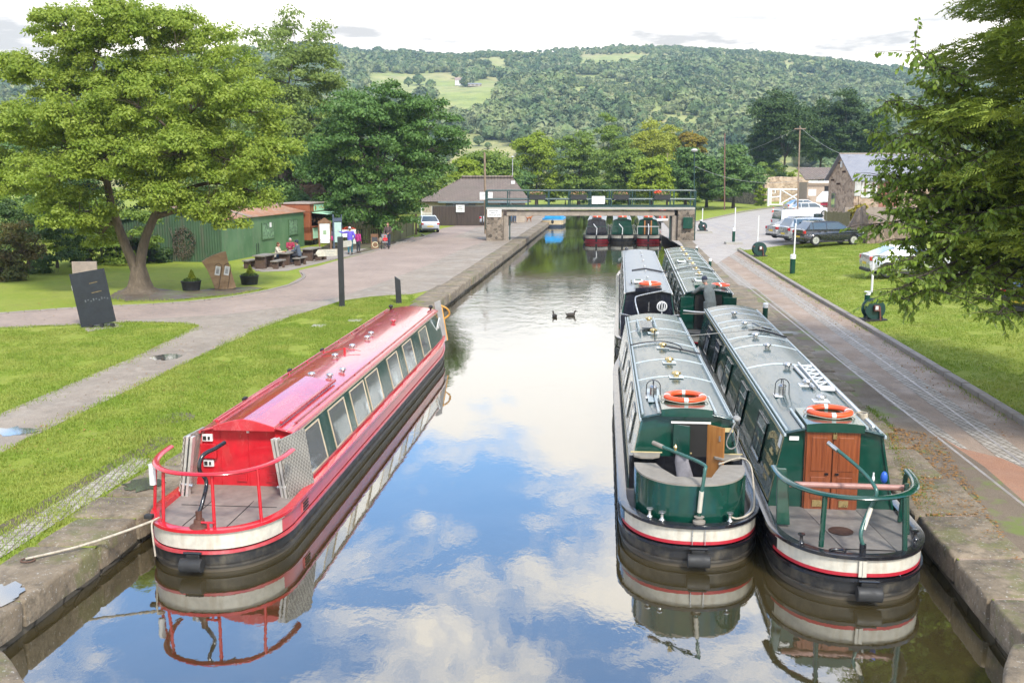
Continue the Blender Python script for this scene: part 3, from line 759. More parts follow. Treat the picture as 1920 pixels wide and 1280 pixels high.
def head(a, b): return -math.atan2(b[0] - a[0], b[1] - a[1])

for _m in (m_greenside, m_redroof, m_roofg, m_redpink): _m.node_tree.nodes['Principled BSDF'].inputs['Coat IOR'].default_value = 1.9; _m.node_tree.nodes['Principled BSDF'].inputs['Coat Roughness'].default_value = .08
m_roofg.node_tree.nodes['Principled BSDF'].inputs['Coat Weight'].default_value = .2; m_roofg.node_tree.nodes['Principled BSDF'].inputs['Specular IOR Level'].default_value = .35; m_redroof.node_tree.nodes['Principled BSDF'].inputs['Coat IOR'].default_value = 1.55
# ---- the red trip boat ------------------------------------------------
rs, rb = (-4.44, 13.35), (-2.75, 32.3)
rz_r = head(rs, rb); Lr = math.hypot(rb[0] - rs[0], rb[1] - rs[1])
TB, TT, ZT = .94, .74, 1.50
red = narrowboat('narrowboat', 'long red narrowboat with green window band and cream stern, moored at the left bank', (rs[0], rs[1], 0), rz_r, Lr, 2.15, Lr - 2.75,
                 m_redroof, m_redpink, m_redpink, m_red, True, False, gun=m_red, deckm=m_deckred, hand=m_redroof, deckz=.56)
for s in (-1, 1):
    t = MB(); side_panel(t, s, 2.2, Lr - 2.8, .10, .93, .002, .008); t.build('window_band', m_greenside, red)
    t = MB(); side_panel(t, s, 2.16, Lr - 2.76, .93, .965, .002, .016); t.build('cream_moulding', m_gold, red)
    for y in (2.95, 4.65, 6.2, 7.5, 9.6, 11.4, 13.6): window(red, s, y, 1.12, .10, .88, m_gold, fw=.028)
    t = MB(); c0 = side_frame(s, Lr - 3.25, .52, .012)
    R4 = Matrix.Translation(c0) @ Matrix.Rotation(s * .17, 4, 'Y')
    t.lathe([(.15, 0), (.15, .02), (.21, .02), (.21, 0)], 28, (0, 0, 0), M=R4 @ Matrix.Diagonal((1, 1.0, 1.5, 1)), axis='X'); o = t.build('porthole', m_whitep, red, smooth=40)
    t = MB(); t.lathe([(.0, .008), (.15, .008)], 28, M=R4 @ Matrix.Diagonal((1, 1, 1.5, 1)), axis='X'); t.build('pane', m_glass, o)
handrail(red, 2.5, Lr - 3.0, m_redroof, h=.03, posts=1.3, r=.014)
# raised engine hatch on the roof, with a curled rear lip
t = MB(); xs = [-.5 + i / 12 for i in range(13)]
for y_a, y_b in ((2.0, 5.4),):
    top = [(x, roof_z(x) + .10 - .05 * abs(x) + .02 * math.cos(x * 6)) for x in xs]
    t.prism([(-.5, roof_z(.5) - .02), (.5, roof_z(.5) - .02)] + top[::-1], y_a, y_b)
t.build('roof_hatch', m_redroof, red, bevel=.02)
for s in (-1, 1): t = MB(); t.box((s * .53, 3.9, roof_z(.5) + .07), (.05, 3.3, .05)); t.build('hatch_runner', m_redroof, red, bevel=.01)
for y, x in ((5.9, .33), (5.85, -.02), (6.55, .42), (7.9, -.1), (9.1, -.02), (10.3, .05), (10.9, 0), (13.0, .12)): mushroom(red, y, x, m_steel if y < 12 else m_redroof, .85, None)
t = MB(); t.box((-.05, 8.55, roof_z(0) + .06), (.05, .05, .12)); t.tube([(-.55, 8.5, roof_z(.5) + .05), (-.05, 8.55, roof_z(0) + .1), (.3, 8.6, roof_z(.3) + .06)], .008, 6); t.build('mast_bracket', m_red, red)
for s in (-1, 1):
    t = MB(); t.ell((s * .60, Lr - 2.95, roof_z(.6) + .11), (.07, .10, .05), 10, 6); t.box((s * .60, Lr - 2.95, roof_z(.6) + .05), (.05, .05, .08), 0); t.build('navigation_light', m_rubber, red, smooth=40)
t = MB()
for y in (4.0, 6.6, 9.0): t.box((-.70, y, ZT + .10), (.05, .16, .05))
t.build('rail_clamp', m_rubber, red)
# rear bulkhead fittings
t = MB()
for x in (-.46, .0, .46): t.box((x, 2.175, 1.04), (.012, .016, .95))
t.build('door_seam', m_red, red)
t = MB(); t.box((.01, 2.165, 1.50), (.035, .03, .05)); t.tube([(-.012, 2.16, 1.52), (-.012, 2.16, 1.565), (.03, 2.16, 1.565), (.03, 2.16, 1.52)], .007, 6); t.build('padlock', m_whitep, red)
for z in (1.38, .96):
    t = MB(); t.box((-.66, 2.16, z), (.17, .04, .12)); o = t.build('socket_box', m_whitep, red, bevel=.01)
    t = MB(); t.box((-.70, 2.135, z), (.05, .02, .06)); t.box((-.63, 2.135, z), (.03, .02, .05)); t.build('socket', m_rubber, o)
t = MB(); t.box((-.64, 2.14, 1.17), (.26, .09, .24)); t.build('meter_box', m_red, red, bevel=.01)
for x in (-.12, .36):
    t = MB(); t.box((x, 2.165, .74), (.17, .02, .16)); 
    for q in range(5): t.box((x, 2.15, .68 + q * .03), (.14, .012, .012))
    t.build('vent_grille', m_red, red)
# silver checker plate doors folded open either side
for s in (-1, 1):
    t = MB(); M = Matrix.Translation((s * .86, 1.96, 1.04)) @ Matrix.Rotation(-s * .14, 4, 'Y') @ Matrix.Rotation(-.08 if s < 0 else -.34, 4, 'Z')
    t.box((0, 0, .0), (.03, .66, .98), 0, M); o = t.build('stern_door', m_checker, red)
    for k in range(2):
        t = MB(); t.box((-s * (.055 + k * .07), -.29, .02), (.04, .10, .98), 0, M); t.build('door_edge', M_plain('brushed_aluminium', (.62, .60, .56), .35, .15, 6, .1, metal=.5), o, bevel=.004)
    t = MB(); t.box((-s * .085, -.285, .0), (.035, .06, .94), 0, M); t.build('door_seal', m_rubber, o)
    t = MB(); t.tube([M @ Vector((-s * .2, -.30, -.28)), M @ Vector((0, -.30, -.28))], .03, 8); t.build('door_latch', m_steel, o, smooth=40)
# tiller, stern rail
t = MB(); t.tube([(0, .12, .62), (0, .12, .88)], .045, 12); t.lathe([(.14, .0), (.13, .03), (.08, .06), (.07, .12)], 14, (0, .12, .64)); t.build('rudder_stock', M_plain('rusty_brown', (.10, .04, .025), .6, .4), red, smooth=40)
t = MB(); t.tube(spline([(0, .12, .84), (.03, .22, 1.0), (.02, .40, 1.22), (-.05, .34, 1.42), (-.02, .42, 1.60), (.10, .62, 1.66), (.17, .78, 1.70)], 5), [.03] * 31, 10); t.build('tiller', m_blackgloss, red, smooth=50)
def stern_rail(root, z, m, ya=1.5, zs=.64, r=.03, flat=.5, posts=((-1.0, 1.15), (-.62, .22), (.42, .12), (.98, .95)), xw=.93, y0_=.10, tail=None, pr=.022):
    pts = []
    for i in range(25):
        a = -PI / 2 + PI * i / 24; pts.append((xw * math.sin(a) * (abs(math.sin(a)) ** -.12 if abs(math.sin(a)) > .01 else 1), y0_ + (ya - y0_) * (1 - math.cos(a) ** .8), z))
    t = MB(); t.tube(pts, r, 10, flat=flat); t.build('stern_rail', m, root, smooth=50)
    for x, y in posts:
        p = MB(); p.tube([(x, y, zs), (x * .95, y + .03, z)], pr, 8); p.build('rail_post', m, root, smooth=40)
stern_rail(red, 1.42, m_red, ya=1.45, r=.052, flat=.55, posts=((-.93, .72), (-.6, .28), (.22, .12), (.80, .42)), xw=.96, pr=.025)
t = MB(); t.tube([(-.93, .72, 1.05), (-.93, .72, 1.36)], .05, 10); t.build('post_sleeve', m_whitep, red, smooth=40)
t = MB()
t.tube([(.15, .07, .64), (.15, .07, .74)], .02, 8); t.tube([(.05, .07, .73), (.25, .07, .73)], .017, 8); t.build('mooring_dolly', m_red, red, smooth=40); t = MB(); t.box((-.86, .38, .68), (.12, .09, .06)); t.build('rail_cleat', m_rubber, red, bevel=.01)
t = MB()
for x in (-.35, .30): t.box((x, 1.2, .565), (.010, 1.7, .006))
t.box((0, 1.25, .565), (1.5, .010, .006)); t.build('deck_joint', m_dark, red)
t = MB(); t.box((1.035, 1.75, .46), (.02, .30, .17)); o = t.build('side_vent', m_redpink, red)
t = MB()
for q in range(3): t.box((1.052, 1.75, .41 + q * .05), (.01, .26, .022))
t.build('vent_slot', m_dark, o)
button_fender(red, -.05)
# bow: open foredeck door panel and orange frame
t = MB(); M = Matrix.Translation((.82, Lr - 2.5, 1.14)) @ Matrix.Rotation(-.16, 4, 'Y') @ Matrix.Rotation(-.25, 4, 'Z'); t.box((0, 0, 0), (.035, .42, 1.25), 0, M); t.build('bow_door', M_plain('grey_door', (.33, .31, .29), .6, .2), red, bevel=.01)
m_yel = M_plain('ochre_frame', (.62, .30, .05), .5, .2)
t = MB(); t.tube([M @ Vector((0, .24, -.62)), M @ Vector((0, .24, .4))], .03, 8); t.tube(spline([(.55, Lr - 2.0, 1.62), (.9, Lr - 2.0, 1.5), (1.0, Lr - 1.9, 1.3), (.85, Lr - 1.9, 1.15)], 5), .028, 8); t.build('bow_handrail', m_yel, red, smooth=40)
# stern mooring line to the ring on the coping
def rope(name, pts, label, r=.016, cat='rope', m=None, parent=None):
    t = MB(); t.tube(spline(pts, 8), r, 7); o = t.build(name, m or m_rope, parent, smooth=60)
    return tag(o, label, cat) if parent is None else o
Mr = Matrix.Translation((rs[0], rs[1], 0)) @ Matrix.Rotation(rz_r, 4, 'Z')
a_ = Mr @ Vector((-.66, .24, .70)); e_ = P(52, 1050, .5)
rope('mooring_rope', [e_ + Vector((-.03, 0, .02)), e_.lerp(a_, .35) - Vector((0, 0, .03)), e_.lerp(a_, .7) - Vector((0, 0, .03)), a_], 'pale mooring rope from the red boat stern to the left coping', .018)
rope('mooring_rope', [a_ + Vector((.02, 0, .02)), a_ + Vector((-.05, -.10, -.02)), a_ + Vector((-.03, -.16, -.2)), a_ + Vector((-.01, -.16, -.50))], 'short loose rope end hanging over the red boat stern', .013)
t = MB(); t.tube([(e_.x + .09 * math.cos(a * .4), e_.y + .07 * math.sin(a * .4), .505) for a in range(16)], .012, 6, closed=True); tag(t.build('mooring_ring', M_plain('rusty_iron', (.10, .05, .03), .7, .4)), 'rusty mooring ring lying on the left coping', 'mooring ring')

ZT = 1.74
# ---- green boats: shared kit -------------------------------------------
def dolly(root, x, y, z=.645, m=None):
    t = MB(); t.lathe([(.045, 0), (.022, .03), (.022, .09), (.05, .11), (.05, .125), (0, .13)], 12, (x, y, z)); t.build('mooring_dolly', m or m_steel, root, smooth=40)
def coach_lines(root, y0, y1, ts=(.90, .16)):
    for s in (-1, 1):
        t = MB()
        for tt in ts: side_panel(t, s, y0 + .05, y1 - .05, tt, tt + .016, .001, .004)
        side_panel(t, s, y0 + .05, y0 + .065, ts[1], ts[0], .001, .004); t.build('coach_line', m_cream, root)
def roof_lamp_cage(root, x, y):
    z = roof_z(x) + .01
    t = MB(); t.lathe([(.06, 0), (.06, .16), (.075, .17), (.05, .20), (0, .21)], 12, (x, y, z)); o = t.build('chimney_collar', m_steel, root, smooth=40)
    t = MB(); t.box((x, y, z + .002), (.26, .26, .008)); t.build('vent_plate', m_whitep, root)
    t = MB()
    for dx, dy in ((1, 0), (0, 1)):
        t.tube([(x + dx * .12 * math.cos(a * PI / 10), y + dy * .12 * math.cos(a * PI / 10), z + (.17 if 0 < a < 10 else 0) + .12 * math.sin(a * PI / 10)) for a in range(11)], .008, 6)
    t.build('lamp_cage', m_blackgloss, o, smooth=60)

# boat 1: near, left of the pair, round dodger at the stern, doors open
TB, TT = .92, .71
b1s, b1b = (2.60, 13.52), (3.95, 28.3)
b1rz = head(b1s, b1b); L1 = math.hypot(b1b[0] - b1s[0], b1b[1] - b1s[1])
b1 = narrowboat('narrowboat', 'green narrowboat with open stern doors and a curved green stern screen, by open water', (b1s[0], b1s[1], 0), b1rz, L1, 1.85, L1 - 1.9,
                m_roofg, m_greenside, m_blackgloss, m_green, True, True, hand=M_grime('pale_trim_paint', (.30, .36, .38), (.45, .47, .46), .3, .6, 1.2), camber=.11, deckz=.50)
coach_lines(b1, 1.85, L1 - 1.9)
handrail(b1, 2.0, L1 - 2.1, MATS['pale_trim_paint'], z=.03, r=.02, posts=3)
for y in (3.6, 5.4, 7.6, 10.0):
    for s in (-1, 1): window(b1, s, y, .85, .30, .80, m_steel, True)
for y in (3.05 + 1.55, 6.3, 8.3, 10.3, 11.9): arc_rib(b1, y, M_plain('pale_rib', (.50, .56, .57), .35, .2, 4, .05), camber=.11)
for y, x in ((4.5, .02), (5.9, -.02), (7.6, -.05), (9.6, -.15), (11.5, -.18)): mushroom(b1, y, x, m_brass, 1.0, MATS['pale_rib'])
roof_lamp_cage(b1, -.47, 3.05)
t = MB(); t.box((-.42, 3.1, roof_z(.42) + .012), (.30, 1.0, .012)); t.build('roof_panel', MATS['pale_trim_paint'], b1)
hatch(b1, 1.85, m_green, .40, .95, rails=MATS['pale_trim_paint'])
M1 = Matrix.Translation((b1s[0], b1s[1], 0)) @ Matrix.Rotation(b1rz, 4, 'Z')
p_ = M1 @ Vector((.01, 2.42, roof_z(0) + .07))
lifebuoy(b1, p_, b1rz, 'orange lifebuoy on the hatch above the open stern doors')
# gangplank holder on the roof with rails
t = MB(); t.box((-.28, 10.45, roof_z(.3) + .10), (.26, 1.1, .02)); t.build('solar_panel', M_plain('dark_slate_panel', (.045, .06, .08), .2, .15), b1)
for x in (-.48, -.08):
    t = MB(); t.tube([(x, 9.8, roof_z(x) + .12), (x, 11.3, roof_z(x) + .12)], .022, 8)
    for y in (10.1, 11.0): t.box((x, y, roof_z(x) + .05), (.08, .06, .12))
    t.build('roof_rack', MATS['pale_trim_paint'], b1, smooth=40)
# doorway, doors, step seats
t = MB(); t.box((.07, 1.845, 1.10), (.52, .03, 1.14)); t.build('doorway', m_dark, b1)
t = MB(); t.box((.07, 1.835, 1.685), (.62, .03, .03)); t.build('door_lintel', m_whitep, b1)
t = MB(); M = Matrix.Translation((-.20, 1.83, 1.42)) @ Matrix.Rotation(-1.05 + PI, 4, 'Z'); t.box((.14, 0, .0), (.28, .025, .48), 0, Matrix.Translation((-.20, 1.82, 1.42)) @ Matrix.Rotation(-.5, 4, 'Z')); o = t.build('stern_door', m_green, b1, bevel=.004)
t = MB(); t.ell((.07, 1.70, 1.22), .018, 8, 6); t.build('door_knob', m_brass, o)
t = MB(); Md = Matrix.Translation((.345, 1.83, 1.10)) @ Matrix.Rotation(-.75, 4, 'Z'); t.box((.15, 0, .0), (.32, .03, 1.12), 0, Md)
o = t.build('stern_door', m_wood2, b1, bevel=.004); o['label'] = 'golden wooden door panel standing open'
t = MB(); t.box((.24, -.02, .38), (.03, .012, .09), 0, Md); t.box((.27, -.02, -.05), (.05, .02, .13), 0, Md); t.build('door_lock', m_steel, o)
for s, x in ((-1, -.62), (1, .64)):
    t = MB(); t.prism([(-.22 * 1, 0), (.22, 0), (.20, -.16), (.10, -.24), (-.10, -.24), (-.20, -.16)], -.02, .02, 'XY', M=Matrix.Translation((x, 1.84, 1.16))); t.build('seat', m_seat, b1, bevel=.006)
    t = MB(); t.box((x, 1.835, 1.185), (.5, .012, .02)); t.build('cream_moulding', m_cream, b1)
t = MB(); t.box((0, 1.828, .83), (1.78, .012, .60)); t.build('lower_bulkhead', m_blackgloss, b1)
# round stern screen with seat lockers
t = MB(); N = 28; xs = []
for i in range(N + 1):
    a = -PI / 2 + PI * i / N; xs.append((.83 * (1 if a > 0 else -1) * abs(math.sin(a)) ** .85, .22 + 1.02 * (1 - math.cos(a) ** .9)))
vs_ = [(x, y, z) for z in (.52, 1.15) for x, y in xs] + [(x * .96, y + .03, z) for z in (1.15, .52) for x, y in xs]
fs = [(j * (N + 1) + i, j * (N + 1) + i + 1, (j + 1) * (N + 1) + i + 1, (j + 1) * (N + 1) + i) for j in range(3) for i in range(N)]
t.add(vs_, fs); t.build('stern_screen', m_green, b1, smooth=50)
t = MB(); inner = [(-.83, 1.30)] + [(-.45, 1.30), (-.22, .68), (.28, .66), (.40, .95), (.52, 1.22), (.83, 1.30)]
t.prism([(x, y) for x, y in xs] + [(.83, 1.28), (.50, 1.26), (.38, .92), (.28, .60), (-.24, .60), (-.42, 1.0), (-.50, 1.26), (-.83, 1.28)], 1.15, 1.175, 'XY'); t.build('locker_top', m_seat, b1)
t = MB(); t.prism([(-.81, 1.27), (-.81, .85), (-.40, .48), (-.24, .60), (-.42, 1.0), (-.50, 1.26)], .52, 1.15, 'XY'); t.build('locker', m_green, b1); t = MB(); t.prism([(.81, 1.27), (.81, .85), (.45, .48), (.28, .60), (.38, .92), (.50, 1.26)], .52, 1.15, 'XY'); t.build('locker', m_green, b1)
t = MB(); t.tube([(.07, .13, .64), (.07, .15, .98), (.08, .17, 1.02)], .03, 10); t.build('rudder_stock', m_green, b1, smooth=40)
t = MB(); t.tube([(.07, .13, .80), (.09, .10, 1.12)], .034, 10); o1 = t.build('tiller_collar', m_white, b1, smooth=40)
t = MB(); t.tube(spline([(.09, .10, 1.1), (.13, .15, 1.40), (.12, .26, 1.47), (-.20, .62, 1.52), (-.55, 1.0, 1.56)], 5), .026, 10); t.build('tiller', M_plain('tiller_green', (.03, .10, .085), .25, .2), b1, smooth=50)
t = MB(); t.tube([(-.42, .86, 1.545), (-.56, 1.02, 1.565)], .034, 10); t.build('tiller_grip', m_seat, b1, smooth=40)
t = MB(); t.lathe([(.02, 0), (.02, .05), (.03, .07), (.012, .10), (0, .12)], 10, (-.25, .68, 1.53)); t.build('tiller_pin', m_brass, b1, smooth=40)
t = MB(); t.lathe([(.09, 0), (.09, .03), (.05, .05), (.05, .08), (.075, .09), (0, .10)], 14, (.07, .12, .645)); t.build('rudder_cap', m_seat, b1, smooth=40)
dolly(b1, -.45, .20); dolly(b1, .52, .24); dolly(b1, -.62, .34)
t = MB(); t.tube(spline([(.50, .26, .72), (.62, .28, .67), (.80, .45, .67), (.93, .75, .69), (.97, 1.1, .9), (.95, 1.4, 1.15), (.80, 1.50, 1.22), (.45, 1.2, 1.2)], 6), .014, 6); t.build('mooring_line', m_rope, b1, smooth=60)
t = MB(); t.tube(spline([(.76, 1.80, 1.72), (.70, 1.76, 1.60), (.62, 1.74, 1.40), (.68, 1.74, 1.30), (.78, 1.74, 1.36), (.80, 1.76, 1.6)], 6), .012, 6); t.ell((.78, 1.85, 1.76), (.07, .10, .05), 8, 6); t.build('coiled_line', M_plain('grey_rope', (.25, .25, .24), .9, .3, 20, .4), b1, smooth=60)
button_fender(b1, .06)
t = MB(); t.box((-.03, -.012, .47), (.008, .02, .22)); t.box((.15, -.012, .47), (.008, .02, .22)); t.build('stern_plate', m_steel, b1)
t = MB(); t.box((.66, 1.82, 1.58), (.14, .012, .07)); t.build('name_plate', m_cream, b1)
t = MB(); t.tube([(-.02, 1.82, .55), (0, 1.82, .8), (-.06, 1.82, 1.05), (-.05, 1.81, 1.3), (-.13, 1.82, 1.46)], [.12, .13, .11, .10, .05], 12, flat=.4); t.build('hanging_cloth', M_plain('grey_cloth', (.24, .23, .25), .9, .3, 7, .5, 12), b1, smooth=60)

# boat 2: near, by the right bank, timber doors shut, open cruiser deck
TB, TT = .93, .71
b2s, b2b = (4.60, 12.38), (6.42, 30.0)
b2rz = head(b2s, b2b); L2 = math.hypot(b2b[0] - b2s[0], b2b[1] - b2s[1])
b2 = narrowboat('narrowboat', 'green narrowboat with brown timber doors and an open railed stern, moored by the right coping', (b2s[0], b2s[1], 0), b2rz, L2, 2.05, L2 - 2.0,
                m_roofg, m_green, m_blackgloss, m_green, True, True, hand=MATS['pale_trim_paint'], camber=.12, deckz=.58)
coach_lines(b2, 2.05, L2 - 2.0, (.92, .05))
handrail(b2, 2.1, L2 - 2.2, MATS['pale_trim_paint'], z=.03, r=.022, posts=3)
for y in (3.9, 6.4, 9.0, 11.4, 13.6):
    for s in (-1, 1):
        w_ = window(b2, s, y, .95, .22, .82, m_blackgloss, True)
        t = MB(); side_panel(t, s, y - .36, y - .06, .28, .56, .012, .003); side_panel(t, s, y + .06, y + .34, .28, .56, .012, .003); t.build('net_curtain', M_plain('net_curtain', (.30, .31, .32), .4, .4, 14, .1), w_)
for y in (6.9, 9.1, 10.3, 11.9, 12.8, 14.0, 15.0): arc_rib(b2, y, MATS['pale_rib'], .11)
for y, x, pl in ((3.7, .12, 1), (4.95, .12, 1), (6.5, .04, 0), (8.7, -.02, 0), (10.1, -.08, 0), (11.9, -.10, 0), (13.7, -.15, 0)): mushroom(b2, y, x, m_steel, 1.0, m_whitep if pl else None)
roof_lamp_cage(b2, -.42, 4.25)
hatch(b2, 2.05, m_green, .42, .95, rails=MATS['pale_trim_paint'])
M2 = Matrix.Translation((b2s[0], b2s[1], 0)) @ Matrix.Rotation(b2rz, 4, 'Z')
lifebuoy(b2, M2 @ Vector((.02, 2.55, roof_z(0) + .07)), b2rz, 'orange lifebuoy on the hatch above the shut timber doors')
# timber doors
fr_ = MB(); 
for x in (-.02,): fr_.box((x, 2.06, 1.195), (.80, .05, 1.28))
o = fr_.build('door_surround', m_wood, b2)
for x in (-.215, .175):
    t = MB(); t.box((x, 2.02, 1.185), (.37, .03, 1.24)); d_ = t.build('stern_door', m_wood, b2, bevel=.004)
    for z, hh in ((1.44, .52), (.92, .34)):
        t = MB(); t.box((x, 2.0, z), (.22, .012, hh)); t.build('door_panel', m_wood, d_, bevel=.008)
    t = MB(); t.box((x - .0, 1.995, .68), (.14, .01, .10)); t.build('brass_vent', m_brass, d_)
    t = MB(); t.box((x + (.12 if x < 0 else -.12), 1.99, 1.14), (.05, .02, .03)); t.build('door_handle', m_blackgloss, d_)
t = MB(); t.box((0.0, 1.99, 1.72), (.055, .035, .07)); t.tube([(-.018, 1.985, 1.75), (-.018, 1.985, 1.80), (.018, 1.985, 1.80), (.018, 1.985, 1.75)], .008, 6); t.build('padlock', m_brass, b2)
t = MB(); t.box((-.58, 2.065, 1.66), (.14, .012, .06)); t.build('name_plate', m_whitep, b2)
# stern rail: flat green hoop, uprights, bench bar
stern_rail(b2, 1.36, m_green, ya=1.55, r=.062, flat=.5, posts=((-.48, .30), (.60, .28), (.80, .9)), xw=.94, y0_=.22, pr=.036)
t = MB(); t.slab((-.93, 1.25, .60), (-.74, 1.25, .60), (-.80, 1.38, 1.40), (-.93, 1.38, 1.40), .07); t.build('rail_post', m_green, b2, bevel=.01)
t = MB(); t.slab((.84, 1.55, .60), (.90, 1.55, .60), (.92, 1.45, 1.36), (.86, 1.45, 1.36), .05); t.build('rail_post', m_green, b2, bevel=.01)
t = MB(); t.tube([(-.80, 1.05, 1.26), (.80, 1.05, 1.26)], .042, 10); t.build('rail_bar', M_plain('dusty_pink_paint', (.33, .17, .14), .45, .15), b2, smooth=40)
t = MB(); t.tube([(.02, .13, .64), (.02, .13, .76)], .045, 12); t.build('rudder_stock', m_blackgloss, b2, smooth=40)
t = MB(); t.tube(spline([(.02, .13, .74), (-.01, .16, .90), (.10, .32, 1.12), (.20, .36, 1.32), (.20, .42, 1.46), (.06, .72, 1.62), (-.24, 1.2, 1.82)], 5), .026, 10); t.build('tiller', M_plain('tiller_green', (.03, .10, .085), .25, .2), b2, smooth=50)
t = MB(); t.tube([(.035, .22, .93), (.145, .335, 1.19)], .031, 10); t.build('tiller_collar', m_white, b2, smooth=40)
t = MB(); t.tube([(-.16, 1.06, 1.765), (-.26, 1.22, 1.83)], .034, 10); t.build('tiller_grip', m_steel, b2, smooth=40)
t = MB(); t.ell((.38, 1.2, 1.33), (.022, .022, .05), 8, 6); t.tube([(.38, 1.2, 1.26), (.38, 1.2, 1.42)], .012, 6); t.build('control_lever', m_whitep, b2, smooth=40)
t = MB(); t.ell((.54, 1.25, 1.34), (.05, .05, .09), 10, 8); t.build('blue_bottle', m_bluep, b2, smooth=40)
t = MB(); t.lathe([(.0, .0), (.17, .0), (.17, .006)], 22, (-.06, 1.05, .596)); t.build('deck_filler', M_plain('dark_rust', (.05, .025, .018), .5, .4), b2)
t = MB()
for x0_, x1_ in ((-.40, -.16), (.36, .52)): t.slab((x0_, 2.0, .589), (x0_ + .012, 2.0, .589), (x1_ + .012, .38, .589), (x1_, .38, .589), .005)
t.box((.12, .38, .591), (.75, .012, .005)); t.build('deck_joint', m_dark, b2)
t = MB(); t.prism([(-.40, 2.0), (.36, 2.0), (.52, .39), (-.16, .39)], .583, .590, 'XY'); t.build('engine_hatch', M_grime('engine_hatch_paint', (.17, .155, .14), (.27, .24, .20), .55, .5, 2, False), b2)
dolly(b2, -.72, .42, m=m_blackgloss); dolly(b2, .86, .72, m=m_blackgloss)
t = MB(); t.tube([(-.30 + .10 * math.cos(a * .5), .12 + .05 * math.sin(a * .5), .66) for a in range(7)], .02, 6); t.build('fairlead', m_blackgloss, b2, smooth=40)
button_fender(b2, .08)
t = MB(); t.box((.0, -.012, .47), (.10, .02, .22)); t.box((.0, -.03, .47), (.008, .01, .22)); t.build('stern_plate', m_white, b2)
# aluminium gangplank and pole on the roof
gp = thing('gangplank', 'aluminium lattice gangplank lying on the roof of the green boat with timber doors', 'gangplank', tuple(M2 @ Vector((.44, 5.9, roof_z(.44) + .05))), b2rz - .02)
t = MB()
for x in (-.12, .12): t.box((x, 0, 0), (.03, 2.3, .05))
for i in range(6):
    y = -1.0 + i * .38; t.box((0, y, .0), (.24, .025, .03)); t.tube([(-.12, y, 0), (.12, y + .38 * (1 if i < 5 else .3), 0)], .012, 6)
t.build('frame', M_plain('white_metal', (.62, .64, .65), .35, .15), gp)
t = MB(); t.box((0, -1.2, .0), (.26, .22, .045)); t.build('end_plate', MATS['white_metal'], gp, bevel=.02)
bp = thing('boat_pole', 'pale boat pole lying beside the gangplank on the roof', 'boat pole', tuple(M2 @ Vector((.18, 5.6, roof_z(.2) + .05))), b2rz)
t = MB(); t.tube([(0, -1.0, 0), (0, 1.0, 0)], .025, 8); t.build('shaft', MATS['white_metal'], bp, smooth=40); t = MB(); t.lathe([(.03, 0), (.036, .12), (.03, .24)], 10, (0, -1.05, 0), axis='Y'); t.build('ferrule', m_steel, bp, smooth=40)
bp = thing('boat_pole', 'long pale boat pole lying along the right roof edge by the handrail', 'boat pole', tuple(M2 @ Vector((.60, 4.1, roof_z(.6) + .06))), b2rz)
t = MB(); t.tube([(0, -1.9, 0), (0, 2.4, .0)], .022, 8); t.build('shaft', MATS['white_metal'], bp, smooth=40); t = MB(); t.lathe([(.03, 0), (.036, .12), (.03, .24)], 10, (0, .6, 0), axis='Y'); t.build('ferrule', m_steel, bp, smooth=40)
q = M2 @ Vector((.56, 2.75, roof_z(.56) + .06))
t = MB()
for i in range(4): t.tube([(q.x + .07 * math.cos(a * .5 + i), q.y + .10 * math.sin(a * .5 + i), q.z + .02 * i) for a in range(13)], .014, 6)
tag(t.build('rope_coil', m_rope, smooth=60), 'small knotted coil of rope on the roof edge of the boat with timber doors', 'rope')
# lettering on the cabin side by the stern
def on_side(y, tt, off=.006, s=-1):
    o_ = side_frame(s, y, tt, off); up = (side_frame(s, y, 1) - side_frame(s, y, 0)).normalized(); xd = Vector((0, -1, 0)) if s < 0 else Vector((0, 1, 0)); zd = xd.cross(up)
    return Matrix(((xd.x, up.x, zd.x, o_.x), (xd.y, up.y, zd.y, o_.y), (xd.z, up.z, zd.z, o_.z), (0, 0, 0, 1)))
for i, ch in enumerate('ANGLO WELSH'):
    a = (i - 5) / 5.0
    text_mesh(ch, .17, m_goldtxt, b2, on_side(2.72 - a * .42, .80 - .10 * a * a) @ Matrix.Rotation(-a * .35, 4, 'Z'))
text_mesh('TREVOR', .15, m_goldtxt, b2, on_side(2.72, .46)); text_mesh('LLANGOLLEN', .085, m_goldtxt, b2, on_side(2.72, .32)); text_mesh('CANAL', .085, m_goldtxt, b2, on_side(2.72, .22))
t = MB(); side_panel(t, -1, 2.56, 2.86, .565, .60, .002, .006); side_panel(t, -1, 2.66, 2.78, .60, .64, .002, .006); t.build('boat_emblem', m_goldtxt, b2)
t = MB(); side_panel(t, -1, 2.18, 2.36, .76, .92, .002, .006); t.build('licence_card', m_whitep, b2)
# boat 3: ahead of boat 1, dark stern canopy
TB, TT = .92, .74
m_navy = M_grime('navy_paint', (.010, .012, .022), (.05, .05, .06), .22, .5, 1.6, True, .4)
b3s, b3b = (4.10, 29.1), (6.55, 52.0)
b3rz = head(b3s, b3b); L3 = math.hypot(b3b[0] - b3s[0], b3b[1] - b3s[1])
b3 = narrowboat('narrowboat', 'dark navy narrowboat with a plain pale grey roof, behind the boat with open doors', (b3s[0], b3s[1], 0), b3rz, L3, 2.9, L3 - 3.0,
                m_roofgrey, m_greenside, m_blackgloss, m_navy, False, False, hand=m_whitep, camber=.09, deckz=.52)
handrail(b3, 3.1, L3 - 3.2, m_steel, z=.03, posts=2.5)
for y in (5, 7.5, 10, 13, 16, 18): 
    for s in (-1, 1): window(b3, s, y, .9, .3, .8, m_steel, True)
for y in (6.2, 8.6, 10.5, 13.2, 15.5, 17.5): mushroom(b3, y, .05, m_steel, .6)
